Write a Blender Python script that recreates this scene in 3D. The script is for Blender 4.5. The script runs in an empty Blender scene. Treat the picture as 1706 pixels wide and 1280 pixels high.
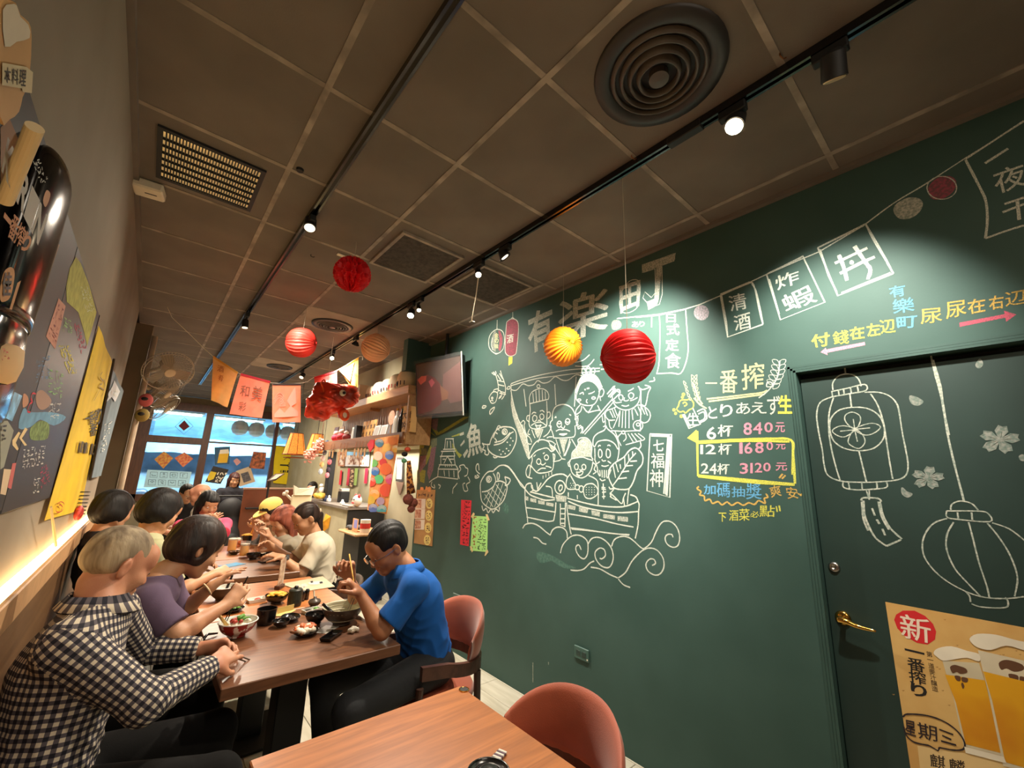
import bpy, math, random
import numpy as np
from mathutils import Vector, Matrix

SC = bpy.context.scene
COL = SC.collection
random.seed(7)
EYE = 1.49            # camera height above the floor
CEIL = 2.965          # ceiling height
WR = 2.27             # chalk wall plane (x)
WL = -0.295           # left wall plane (x)
SF = 11.3             # storefront plane (y)

# ------------------------------------------------------------------ camera
YAW, PIT, ROL, F = 0.70734018, 0.22016937, 0.03134311, 690.97
_f = np.array([math.sin(YAW)*math.cos(PIT), math.cos(YAW)*math.cos(PIT), math.sin(PIT)])
_r = np.array([math.cos(YAW), -math.sin(YAW), 0.0])
_u = np.cross(_r, _f)
RT = _r*math.cos(ROL) + _u*math.sin(ROL)
UP = -_r*math.sin(ROL) + _u*math.cos(ROL)
FW = _f
cam_d = bpy.data.cameras.new('camera')
cam = bpy.data.objects.new('camera', cam_d)
COL.objects.link(cam)
cam_d.sensor_width = 36.0
cam_d.lens = F/1706*36.0
cam_d.clip_start = 0.02
M = Matrix(((RT[0], UP[0], -FW[0], 0), (RT[1], UP[1], -FW[1], 0), (RT[2], UP[2], -FW[2], EYE), (0, 0, 0, 1)))
cam.matrix_world = M
SC.camera = cam

# ------------------------------------------------------------------ colour management, world
SC.view_settings.view_transform = 'Standard'
SC.view_settings.look = 'None'
SC.view_settings.gamma = 1.0
SC.view_settings.exposure = 0.0
SC.view_settings.use_curve_mapping = False
SC.cycles.use_denoising = True
SC.cycles.max_bounces = 6
SC.cycles.diffuse_bounces = 4
SC.cycles.glossy_bounces = 3
SC.cycles.transmission_bounces = 6
SC.cycles.sample_clamp_indirect = 4.0
world = bpy.data.worlds.new('world')
SC.world = world
world.use_nodes = True
world.node_tree.nodes['Background'].inputs[0].default_value = (0.20, 0.33, 0.50, 1)
world.node_tree.nodes['Background'].inputs[1].default_value = 0.5


def light(kind, name, loc, aim, power, color, size=0.05, angle=60, blend=0.6, size_y=None):
    d = bpy.data.lights.new(name, kind)
    d.energy = power
    d.color = color
    if kind == 'SPOT':
        d.spot_size = math.radians(angle); d.spot_blend = blend; d.shadow_soft_size = size
    elif kind == 'AREA':
        d.size = size
        if size_y: d.shape = 'RECTANGLE'; d.size_y = size_y
    else:
        d.shadow_soft_size = size
    o = bpy.data.objects.new(name, d)
    COL.objects.link(o)
    o.location = loc
    if aim is not None:
        v = Vector(aim) - Vector(loc)
        o.rotation_euler = v.to_track_quat('-Z', 'Y').to_euler()
    return o


WARM = (1.0, 0.86, 0.68)
NEUT = (1.0, 0.92, 0.80)
# spots for the track lighting: some near lamp bodies built further down, others without
for nm, loc, aim, pw, co, an in (
        ('wall_picture', (1.45, 1.16, 2.80), (2.27, 1.50, 2.05), 350, (1.0, 0.96, 0.86), 78),  # placed clear of the paper balls to keep their shadows off the ship
        ('wall_menu', (1.50, 0.25, 2.80), (2.27, 0.42, 2.0), 220, (1.0, 0.96, 0.86), 68),
        ('wall_far', (1.50, 3.10, 2.78), (2.25, 3.0, 2.2), 90, NEUT, 120),
        ('near_table', (1.50, 0.62, 2.78), (0.85, 1.20, 0.7), 80, WARM, 95),
        ('mid_table', (1.50, 2.25, 2.78), (0.55, 2.25, 0.8), 175, WARM, 100),
        ('chair_side', (1.50, 2.9, 2.78), (1.75, 1.7, 0.2), 170, NEUT, 90),
        ('back_table', (1.50, 3.05, 2.78), (0.70, 3.80, 0.9), 260, WARM, 100),
        ('shelf', (1.50, 4.7, 2.70), (2.2, 5.3, 1.9), 70, NEUT, 140),
        ('noren', (1.50, 4.0, 2.75), (2.0, 4.6, 1.4), 130, NEUT, 90),
        ('far_table', (1.00, 5.6, 2.80), (0.7, 5.0, 0.9), 260, WARM, 120),
        ('counter', (1.50, 6.4, 2.80), (2.3, 6.2, 1.1), 220, NEUT, 100),
        ('pennants', (0.55, 3.5, 2.76), (1.15, 4.6, 2.15), 100, NEUT, 72),  # aimed to brighten the pennants and peach ball; no lamp body here
        ('wall_left', (0.50, 3.0, 2.80), (-0.25, 2.2, 1.5), 22, WARM, 130)):
    light('SPOT', 'spot_'+nm, loc, aim, pw, co, 0.03, an, 0.9)
light('AREA', 'far_fill', (0.9, 8.3, 2.9), (0.9, 8.3, 0), 160, WARM, 1.2)  # area fill added over the far tables, no fixture modelled
light('AREA', 'kitchen_fill', (2.4, 5.6, 1.76), (2.4, 5.6, 0), 40, NEUT, 0.3, size_y=2.0)  # area fill under the bulkhead, no fixture modelled
light('AREA', 'behind_fill', (0.5, -0.9, 2.9), (0.4, 0.3, 0.3), 30, WARM, 1.0, size_y=0.8)  # unseen area fill added behind the camera

# ------------------------------------------------------------------ colour + material helpers
def lin(h):
    if isinstance(h, str):
        h = h.lstrip('#')
        c = [int(h[i:i+2], 16)/255 for i in (0, 2, 4)]
    else:
        c = [v/255 for v in h]
    return tuple((v/12.92 if v <= 0.04045 else ((v+0.055)/1.055)**2.4) for v in c) + (1.0,)


MATS = {}


def mat(name, col, rough=0.6, metal=0.0, var=0.12, scale=8.0, bump=0.0, bscale=60.0, emit=None, es=0.0,
        stretch=None, col2=None, trans=0.0, spec=0.5, sheen=0.0, coat=0.0, lo=0.35, hi=0.65, detail=3.0, thin=0.0):
    if name in MATS: return MATS[name]
    m = bpy.data.materials.new(name); m.use_nodes = True
    nt = m.node_tree; b = nt.nodes['Principled BSDF']; L = nt.links
    b.inputs['Roughness'].default_value = rough
    b.inputs['Metallic'].default_value = metal
    b.inputs['Specular IOR Level'].default_value = spec
    b.inputs['Coat Weight'].default_value = coat
    if sheen: b.inputs['Sheen Weight'].default_value = sheen
    if trans: b.inputs['Transmission Weight'].default_value = trans
    if thin: b.inputs['Subsurface Weight'].default_value = thin; b.inputs['Subsurface Radius'].default_value = (0.02, 0.01, 0.006); b.inputs['Subsurface Scale'].default_value = 0.6
    c1 = lin(col)
    c2 = lin(col2) if col2 else tuple(v*(1-var) for v in c1[:3]) + (1,)
    if not col2: c1 = tuple(min(1, v*(1+var*0.6)) for v in c1[:3]) + (1,)
    tc = nt.nodes.new('ShaderNodeTexCoord'); mp = nt.nodes.new('ShaderNodeMapping')
    L.new(tc.outputs['Object'], mp.inputs[0])
    if stretch: mp.inputs['Scale'].default_value = stretch
    n = nt.nodes.new('ShaderNodeTexNoise'); n.inputs['Scale'].default_value = scale; n.inputs['Detail'].default_value = detail
    L.new(mp.outputs[0], n.inputs[0])
    r = nt.nodes.new('ShaderNodeMapRange'); r.inputs[1].default_value = lo; r.inputs[2].default_value = hi
    L.new(n.outputs[0], r.inputs[0])
    mx = nt.nodes.new('ShaderNodeMix'); mx.data_type = 'RGBA'
    mx.inputs[6].default_value = c1; mx.inputs[7].default_value = c2
    L.new(r.outputs[0], mx.inputs[0]); L.new(mx.outputs[2], b.inputs['Base Color'])
    if bump:
        nb = nt.nodes.new('ShaderNodeTexNoise'); nb.inputs['Scale'].default_value = bscale; nb.inputs['Detail'].default_value = 2
        L.new(mp.outputs[0], nb.inputs[0])
        bp = nt.nodes.new('ShaderNodeBump'); bp.inputs['Strength'].default_value = bump; bp.inputs['Distance'].default_value = 0.004
        L.new(nb.outputs[0], bp.inputs['Height']); L.new(bp.outputs[0], b.inputs['Normal'])
    if emit:
        b.inputs['Emission Color'].default_value = lin(emit); b.inputs['Emission Strength'].default_value = es
    MATS[name] = m
    return m


def flat(col, rough=0.7, **k):
    return mat('paint_' + (col.lstrip('#') if isinstance(col, str) else '%d_%d_%d' % col) + ('_%d' % int(rough*100)), col, rough, var=k.pop('var', 0.06), **k)


def wood(name, c1, c2, axis=1, scale=3.0, rough=0.4, ring=18.0, coat=0.0):
    if name in MATS: return MATS[name]
    m = bpy.data.materials.new(name); m.use_nodes = True
    nt = m.node_tree; b = nt.nodes['Principled BSDF']; L = nt.links
    b.inputs['Roughness'].default_value = rough; b.inputs['Coat Weight'].default_value = coat; b.inputs['Coat Roughness'].default_value = 0.3
    tc = nt.nodes.new('ShaderNodeTexCoord'); mp = nt.nodes.new('ShaderNodeMapping')
    s = [ring, ring, ring]; s[axis] = ring*0.09
    mp.inputs['Scale'].default_value = s
    L.new(tc.outputs['Object'], mp.inputs[0])
    n1 = nt.nodes.new('ShaderNodeTexNoise'); n1.inputs['Scale'].default_value = 0.55; n1.inputs['Detail'].default_value = 5; n1.inputs['Distortion'].default_value = 0.6
    n2 = nt.nodes.new('ShaderNodeTexNoise'); n2.inputs['Scale'].default_value = 5.0; n2.inputs['Detail'].default_value = 4
    L.new(mp.outputs[0], n1.inputs[0]); L.new(mp.outputs[0], n2.inputs[0])
    mth = nt.nodes.new('ShaderNodeMath'); mth.operation = 'MULTIPLY'; mth.inputs[1].default_value = 9.0
    L.new(n1.outputs[0], mth.inputs[0])
    pp = nt.nodes.new('ShaderNodeMath'); pp.operation = 'PINGPONG'; pp.inputs[1].default_value = 1.0
    L.new(mth.outputs[0], pp.inputs[0])
    a = nt.nodes.new('ShaderNodeMath'); a.operation = 'MULTIPLY_ADD'; a.inputs[1].default_value = 0.55
    L.new(pp.outputs[0], a.inputs[0])
    m2 = nt.nodes.new('ShaderNodeMath'); m2.operation = 'MULTIPLY'; m2.inputs[1].default_value = 0.45
    L.new(n2.outputs[0], m2.inputs[0]); L.new(m2.outputs[0], a.inputs[2])
    mx = nt.nodes.new('ShaderNodeMix'); mx.data_type = 'RGBA'
    mx.inputs[6].default_value = lin(c2); mx.inputs[7].default_value = lin(c1)
    L.new(a.outputs[0], mx.inputs[0]); L.new(mx.outputs[2], b.inputs['Base Color'])
    MATS[name] = m
    return m


def glass(name, col=(235, 240, 240), rough=0.03, ior=1.45, alpha=None):
    if name in MATS: return MATS[name]
    m = bpy.data.materials.new(name); m.use_nodes = True
    nt = m.node_tree; b = nt.nodes['Principled BSDF']
    b.inputs['Base Color'].default_value = lin(col)
    b.inputs['Roughness'].default_value = rough
    b.inputs['IOR'].default_value = ior
    if alpha is not None: b.inputs['Alpha'].default_value = alpha
    else: b.inputs['Transmission Weight'].default_value = 1.0
    n = nt.nodes.new('ShaderNodeTexNoise'); n.inputs['Scale'].default_value = 3
    r = nt.nodes.new('ShaderNodeMapRange'); r.inputs[3].default_value = rough; r.inputs[4].default_value = rough+0.04
    nt.links.new(n.outputs[0], r.inputs[0]); nt.links.new(r.outputs[0], b.inputs['Roughness'])
    MATS[name] = m
    return m


def lamp_mat(name, col, strength):
    if name in MATS: return MATS[name]
    m = bpy.data.materials.new(name); m.use_nodes = True
    b = m.node_tree.nodes['Principled BSDF']
    b.inputs['Base Color'].default_value = lin(col)
    b.inputs['Emission Color'].default_value = lin(col)
    b.inputs['Emission Strength'].default_value = strength
    MATS[name] = m
    return m


# ------------------------------------------------------------------ mesh builder
class MB:
    def __init__(s):
        s.v = []; s.f = []; s.m = []; s.mi = 0; s.uv = None

    def add(s, vs, fs, T=None):
        n = len(s.v)
        for p in vs:
            p = Vector(p)
            if T is not None: p = T @ p
            s.v.append((p.x, p.y, p.z))
        for f in fs:
            s.f.append(tuple(i+n for i in f)); s.m.append(s.mi)
        return s

    def box(s, c, d, T=None, bev=0.0):
        x, y, z = (v/2 for v in d); cx, cy, cz = c
        if bev:
            e = min(bev, x*.9, y*.9, z*.9)
            vs = []; 
            ring = [(-x+e, -y), (x-e, -y), (x, -y+e), (x, y-e), (x-e, y), (-x+e, y), (-x, y-e), (-x, -y+e)]
            ri = [(-x+e, -y+e), (x-e, -y+e), (x-e, -y+e), (x-e, y-e), (x-e, y-e), (-x+e, y-e), (-x+e, y-e), (-x+e, -y+e)]
            for zz, rr in ((-z, ri), (-z+e, ring), (z-e, ring), (z, ri)):
                for a, b in rr: vs.append((cx+a, cy+b, cz+zz))
            fs = [tuple(range(7, -1, -1)), tuple(range(24, 32))]
            for k in range(3):
                for i in range(8):
                    j = (i+1) % 8; fs.append((k*8+i, k*8+j, (k+1)*8+j, (k+1)*8+i))
            return s.add(vs, fs, T)
        vs = [(cx+a*x, cy+b*y, cz+g*z) for a in (-1, 1) for b in (-1, 1) for g in (-1, 1)]
        return s.add(vs, [(0, 1, 3, 2), (4, 6, 7, 5), (0, 4, 5, 1), (2, 3, 7, 6), (0, 2, 6, 4), (1, 5, 7, 3)], T)

    def b2(s, lo, hi, T=None, bev=0.0):
        return s.box([(a+b)/2 for a, b in zip(lo, hi)], [abs(b-a) for a, b in zip(lo, hi)], T, bev)

    def cyl(s, a, b, r1, r2=None, n=14, caps=True):
        return s.tube([a, b], [r1, r1 if r2 is None else r2], n, caps)

    def tube(s, pts, r, n=8, caps=True, closed=False):
        pts = [Vector(p) for p in pts]
        if not hasattr(r, '__len__'): r = [r]*len(pts)
        k = len(pts); vs = []; fs = []
        up = None
        for i, p in enumerate(pts):
            if closed: t = pts[(i+1) % k]-pts[i-1]
            else: t = pts[min(i+1, k-1)]-pts[max(i-1, 0)]
            if t.length < 1e-9: t = Vector((0, 0, 1))
            t.normalize()
            if up is None:
                up = Vector((0, 0, 1)) if abs(t.z) < .9 else Vector((1, 0, 0))
            x = t.cross(up)
            if x.length < 1e-6: x = t.orthogonal()
            x.normalize(); y = x.cross(t); y.normalize(); up = y
            for j in range(n):
                a = 2*math.pi*j/n
                vs.append(p+(x*math.cos(a)+y*math.sin(a))*r[i])
        for i in range(k if closed else k-1):
            i2 = (i+1) % k
            for j in range(n):
                j2 = (j+1) % n
                fs.append((i*n+j, i*n+j2, i2*n+j2, i2*n+j))
        if caps and not closed:
            fs.append(tuple(range(n-1, -1, -1))); fs.append(tuple((k-1)*n+j for j in range(n)))
        return s.add(vs, fs)

    def lathe(s, prof, c=(0, 0, 0), n=24, T=None, sx=1, sy=1, caps=False):
        vs = []; fs = []; k = len(prof)
        for r, z in prof:
            for j in range(n):
                a = 2*math.pi*j/n
                vs.append((c[0]+r*math.cos(a)*sx, c[1]+r*math.sin(a)*sy, c[2]+z))
        for i in range(k-1):
            for j in range(n):
                j2 = (j+1) % n; fs.append((i*n+j, i*n+j2, (i+1)*n+j2, (i+1)*n+j))
        if caps and prof[0][0] > 1e-5: fs.append(tuple(range(n-1, -1, -1)))
        if caps and prof[-1][0] > 1e-5: fs.append(tuple((k-1)*n+j for j in range(n)))
        return s.add(vs, fs, T)

    def ball(s, c, r, n=14, T=None):
        if not hasattr(r, '__len__'): r = (r, r, r)
        vs = []; fs = []; h = max(4, n//2)
        for i in range(h+1):
            t = math.pi*i/h
            for j in range(n):
                a = 2*math.pi*j/n
                vs.append((c[0]+r[0]*math.sin(t)*math.cos(a), c[1]+r[1]*math.sin(t)*math.sin(a), c[2]-r[2]*math.cos(t)))
        for i in range(h):
            for j in range(n):
                j2 = (j+1) % n; fs.append((i*n+j, i*n+j2, (i+1)*n+j2, (i+1)*n+j))
        return s.add(vs, fs, T)

    def prism(s, pts, off, back=0.0):
        """planar polygon (3D points) given thickness along the vector off"""
        pts = [Vector(p) for p in pts]; off = Vector(off); n = len(pts)
        nr = Vector((0, 0, 0))
        for i in range(n): nr += pts[i].cross(pts[(i+1) % n])
        if nr.dot(off) < 0: pts.reverse()
        a = [p+off*back for p in pts]; b = [p+off for p in pts]
        fs = [tuple(range(n-1, -1, -1)), tuple(range(n, 2*n))]
        for i in range(n):
            j = (i+1) % n; fs.append((i, j, n+j, n+i))
        return s.add(a+b, fs)

    def quad(s, a, b, c, d):
        return s.add([a, b, c, d], [(0, 1, 2, 3)])

    def ribbon(s, pts, w, nrm, th=0.0006, closed=False):
        """a chalk or pen stroke lying on a surface of normal nrm"""
        pts = [Vector(p) for p in pts]; nrm = Vector(nrm); k = len(pts)
        if not hasattr(w, '__len__'): w = [w]*k
        vs = []; fs = []
        for i, p in enumerate(pts):
            t = (pts[(i+1) % k]-pts[i-1]) if closed else (pts[min(i+1, k-1)]-pts[max(i-1, 0)])
            if t.length < 1e-9: t = Vector((0, 0, 1))
            sd = t.cross(nrm).normalized()*w[i]/2
            vs += [p+sd+nrm*th, p-sd+nrm*th]
        for i in range(k if closed else k-1):
            j = (i+1) % k
            fs.append((2*i, 2*i+1, 2*j+1, 2*j))
        return s.add(vs, fs)

    def build(s, name, mats, parent=None, origin=None, smooth=False, auto=None):
        me = bpy.data.meshes.new(name)
        v = s.v
        if origin is not None:
            ox, oy, oz = origin
            v = [(a-ox, b-oy, c-oz) for a, b, c in v]
        me.from_pydata(v, [], s.f)
        if not hasattr(mats, '__len__'): mats = [mats]
        for m in mats: me.materials.append(m)
        if any(s.m): me.polygons.foreach_set('material_index', s.m)
        if smooth or auto:
            me.polygons.foreach_set('use_smooth', [True]*len(me.polygons))
        if auto:
            me.set_sharp_from_angle(angle=math.radians(auto))
        me.update()
        o = bpy.data.objects.new(name, me)
        COL.objects.link(o)
        if parent is not None: o.parent = parent
        return o


def tag(o, label=None, cat=None, group=None, kind=None):
    if label: o['label'] = label
    if cat: o['category'] = cat
    if group: o['group'] = group
    if kind: o['kind'] = kind
    return o


def thing(name, label, cat, loc=(0, 0, 0), rz=0.0, group=None):
    o = bpy.data.objects.new(name, None); COL.objects.link(o)
    o.location = loc; o.rotation_euler = (0, 0, rz); o.empty_display_size = 0.1
    return tag(o, label, cat, group)


def part(root, name, mb, m, world_=True, **k):
    """mesh part of a thing; with world_ the mesh was drawn in world coordinates"""
    if world_:
        base = Vector((0, 0, 0)); q = root
        while q is not None: base += q.location; q = q.parent
        return mb.build(name, m, root, origin=base, **k)
    return mb.build(name, m, root, **k)


def solo(name, label, cat, mb, m, group=None, **k):
    a = np.array(mb.v); lo = a.min(0); hi = a.max(0)
    org = ((lo[0]+hi[0])/2, (lo[1]+hi[1])/2, lo[2])
    o = mb.build(name, m, None, origin=org, **k); o.location = org
    return tag(o, label, cat, group)


def struct(name, mb, m, parent=None, **k):
    o = mb.build(name, m, parent, **k)
    o['kind'] = 'structure'
    return o


def copy_tree(o, parent=None, loc=None, rz=None, label=None):
    c = o.copy(); COL.objects.link(c); c.parent = parent
    if loc is not None: c.location = loc
    if rz is not None: c.rotation_euler = (0, 0, rz)
    if label: c['label'] = label
    for ch in list(o.children): copy_tree(ch, c)
    return c


# ------------------------------------------------------------------ picture point -> point on a real plane
def ray(x, y):
    return (x-853)/F*RT - (y-640)/F*UP + FW


def U(x, y, ax, val):
    d = ray(x, y)
    if ax == 2: t = (val-EYE)/d[2]
    else: t = val/d[ax]
    p = d*t
    return Vector((p[0], p[1], p[2]+EYE))


def depth(p):
    return (p[0]*FW[0]+p[1]*FW[1]+(p[2]-EYE)*FW[2])


def smooth_path(P, sub=4, closed=False):
    n = len(P)
    if n < 3 or sub < 2: return [tuple(p) for p in P]
    out = []
    for i in range(n if closed else n-1):
        p0 = P[i-1] if (i > 0 or closed) else P[0]
        p1 = P[i]; p2 = P[(i+1) % n]; p3 = P[(i+2) % n] if (closed or i+2 < n) else P[n-1]
        for k in range(sub):
            t = k/sub
            out.append(tuple(0.5*((2*b)+(-a+c)*t+(2*a-5*b+4*c-d)*t*t+(-a+3*b-3*c+d)*t**3) for a, b, c, d in zip(p0, p1, p2, p3)))
    if not closed: out.append(tuple(P[-1]))
    return out


class Plane:
    """a real flat surface of the room; strokes, letters and sheets are laid out on it"""
    def __init__(s, ax, val, nrm):
        s.ax, s.val, s.n = ax, val, Vector(nrm); s.base = .0006; s.k = 0

    def p(s, x, y): return U(x, y, s.ax, s.val)

    def stroke(s, mb, P, w=2.6, sub=4, closed=False, frm=None, lift=None):
        s.k = (s.k+1) % 50; lift = (s.base if lift is None else lift)+s.k*1.2e-5
        if frm: P = [(frm[0]+x*frm[2], frm[1]+y*frm[2]) for x, y in P]
        Q = smooth_path(P, sub, closed)
        pts = [s.p(*q) for q in Q]
        ws = [.86*w*depth(p)/F*(0.85+0.3*random.random()) for p in pts]
        mb.ribbon(pts, ws, s.n, lift, closed)

    def fill(s, mb, P, sub=0, frm=None, lift=None, th=0.0):
        s.k = (s.k+1) % 50; lift = (s.base-.0003 if lift is None else lift)+s.k*4e-6
        if frm: P = [(frm[0]+x*frm[2], frm[1]+y*frm[2]) for x, y in P]
        if sub: P = smooth_path(P, sub, True)
        pts = [s.p(*q) for q in P]
        if th: mb.prism(pts, s.n*(lift+th), back=0.0)
        else:
            nr = Vector((0, 0, 0))
            for i in range(len(pts)): nr += pts[i].cross(pts[(i+1) % len(pts)])
            if nr.dot(s.n) < 0: pts.reverse()
            mb.add([q+s.n*lift for q in pts], [tuple(range(len(pts)))])

    def text(s, mb, txt, quad, vertical=False, bold=0.0, lift=0.0008, gap=1.12):
        """letters laid in the picture quad TL, TR, BR, BL, brought onto the surface"""
        n = len(txt)
        for i, ch in enumerate(txt):
            if ch == ' ': continue
            V, Fs = glyph(ch, 0.0)
            if not len(V): continue
            many = len(V) > 60 and bold > .008
            if not many: V, Fs = glyph(ch, bold)
            lo = V.min(0); hi = V.max(0); w = hi-lo
            small = ch in '一-・.:ー'
            for k in (0, 1):
                if w[k] < 1e-6: w[k] = 1
            a = (V-lo)/w
            if small:
                c = (V-np.array([0.5 if ord(ch) > 255 else 0.28, 0.36]))/0.86
                a = c+0.5
            pad = (1-1/gap)/2
            a = pad+a*(1-2*pad); a0 = a
            for ci, (ox, oy) in enumerate(((-1, -.6), (1, -.6), (0, .9), (0, 0)) if many else ((0, 0),)):
              a = a0+np.array([ox, oy])*bold*.55
              u = a[:, 0]; v = 1-a[:, 1]
              if vertical: v = (i+v)/n
              else: u = (i+u)/n
              q = np.array(quad, float)
              P = (q[0]*((1-u)*(1-v))[:, None]+q[1]*(u*(1-v))[:, None]+q[2]*(u*v)[:, None]+q[3]*((1-u)*v)[:, None])
              pts = [s.p(*k)+s.n*(lift+ci*3e-5) for k in P]
              mb.add(pts, Fs)


_G = {}


def glyph(ch, bold=0.0):
    k = (ch, bold)
    if k in _G: return _G[k]
    c = bpy.data.curves.new('glyph', 'FONT'); c.body = ch; c.resolution_u = 3; c.offset = bold
    o = bpy.data.objects.new('glyph', c); COL.objects.link(o)
    dg = bpy.context.evaluated_depsgraph_get()
    ev = o.evaluated_get(dg); me = ev.to_mesh()
    V = np.array([(v.co.x, v.co.y) for v in me.vertices]) if len(me.vertices) else np.zeros((0, 2))
    Fs = [tuple(p.vertices) for p in me.polygons]
    ev.to_mesh_clear()
    bpy.data.objects.remove(o); bpy.data.curves.remove(c)
    _G[k] = (V, Fs)
    return _G[k]


P_RIGHT = Plane(0, WR, (-1, 0, 0))
P_LEFT = Plane(0, WL, (1, 0, 0))
# ------------------------------------------------------------------ smooth bodies: blended volumes meshed as one skin
class SDF:
    def __init__(s, vox=0.006):
        s.vox = vox; s.pr = []

    def rc(s, a, b, r1, r2=None, k=0.02, op='+', sq=None, clip=None, g=0):
        """tapered capsule a->b; sq=(axis, factor) flattens it, clip=(point, normal) cuts it flat"""
        s.pr.append(('rc', np.array(a, float), np.array(b, float), r1, r1 if r2 is None else r2, k, op, sq, clip, g)); return s

    def el(s, c, r, R=None, k=0.02, op='+', clip=None, g=0):
        r = np.array([r]*3 if not hasattr(r, '__len__') else r, float)
        s.pr.append(('el', np.array(c, float), r, np.eye(3) if R is None else np.array(R, float), 0, k, op, None, clip, g)); return s

    @staticmethod
    def dist(p, X, Y, Z):
        if p[0] == 'rc':
            _, a, b, r1, r2, k, op, sq, clip, g = p
            ba = b-a; L = float(ba@ba) + 1e-12
            t = np.clip(((X-a[0])*ba[0]+(Y-a[1])*ba[1]+(Z-a[2])*ba[2])/L, 0, 1)
            qx = X-a[0]-t*ba[0]; qy = Y-a[1]-t*ba[1]; qz = Z-a[2]-t*ba[2]
            if sq is not None:
                n = np.array(sq[0], float); n /= np.linalg.norm(n)
                h = (qx*n[0]+qy*n[1]+qz*n[2])*(1/sq[1]-1)
                qx = qx+h*n[0]; qy = qy+h*n[1]; qz = qz+h*n[2]
                d = (np.sqrt(qx*qx+qy*qy+qz*qz)-(r1+(r2-r1)*t))*(0.5+0.5*sq[1])
            else:
                d = np.sqrt(qx*qx+qy*qy+qz*qz)-(r1+(r2-r1)*t)
        else:
            _, c, r, R, _, k, op, sq, clip, g = p
            x = X-c[0]; y = Y-c[1]; z = Z-c[2]
            u = (x*R[0][0]+y*R[0][1]+z*R[0][2]); v = (x*R[1][0]+y*R[1][1]+z*R[1][2]); w = (x*R[2][0]+y*R[2][1]+z*R[2][2])
            k0 = np.sqrt((u/r[0])**2+(v/r[1])**2+(w/r[2])**2)
            k1 = np.sqrt((u/r[0]**2)**2+(v/r[1]**2)**2+(w/r[2]**2)**2)+1e-9
            d = k0*(k0-1)/k1
        if clip is not None:
            cl = clip if isinstance(clip, list) else [clip]
            for cp, cn in cl:
                cn = np.array(cn, float); cn /= np.linalg.norm(cn)
                d = np.maximum(d, (X-cp[0])*cn[0]+(Y-cp[1])*cn[1]+(Z-cp[2])*cn[2])
        return d

    def box(s, p):
        if p[0] == 'rc': r = max(p[3], p[4]); return np.minimum(p[1], p[2])-r, np.maximum(p[1], p[2])+r
        r = max(p[2]); return p[1]-r, p[1]+r

    def mesh(s, noise=None):
        v = s.vox
        bs = [s.box(p) for p in s.pr if p[6] == '+']
        lo = np.min([b[0] for b in bs], 0)-3*v; hi = np.max([b[1] for b in bs], 0)+3*v
        n = np.ceil((hi-lo)/v).astype(int)+1
        D = np.full(n, 1.0, np.float32)
        for p in s.pr:
            k = p[5]; b0, b1 = s.box(p); m = k+2.5*v
            i0 = np.clip(np.floor((b0-m-lo)/v).astype(int), 0, n-1); i1 = np.clip(np.ceil((b1+m-lo)/v).astype(int)+1, 1, n)
            X = (lo[0]+v*np.arange(i0[0], i1[0]))[:, None, None]; Y = (lo[1]+v*np.arange(i0[1], i1[1]))[None, :, None]; Z = (lo[2]+v*np.arange(i0[2], i1[2]))[None, None, :]
            if min(i1-i0) < 1: continue
            d = s.dist(p, X, Y, Z).astype(np.float32)
            sl = (slice(i0[0], i1[0]), slice(i0[1], i1[1]), slice(i0[2], i1[2]))
            A = D[sl]
            if p[6] == '+':
                if k > 1e-6:
                    h = np.clip(0.5+0.5*(A-d)/k, 0, 1); D[sl] = A*(1-h)+d*h-k*h*(1-h)
                else: D[sl] = np.minimum(A, d)
            elif p[6] == '-':
                if k > 1e-6:
                    h = np.clip(0.5-0.5*(A+d)/k, 0, 1); D[sl] = A*(1-h)-d*h+k*h*(1-h)
                else: D[sl] = np.maximum(A, -d)
        return surface_nets(D, lo, v)


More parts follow.
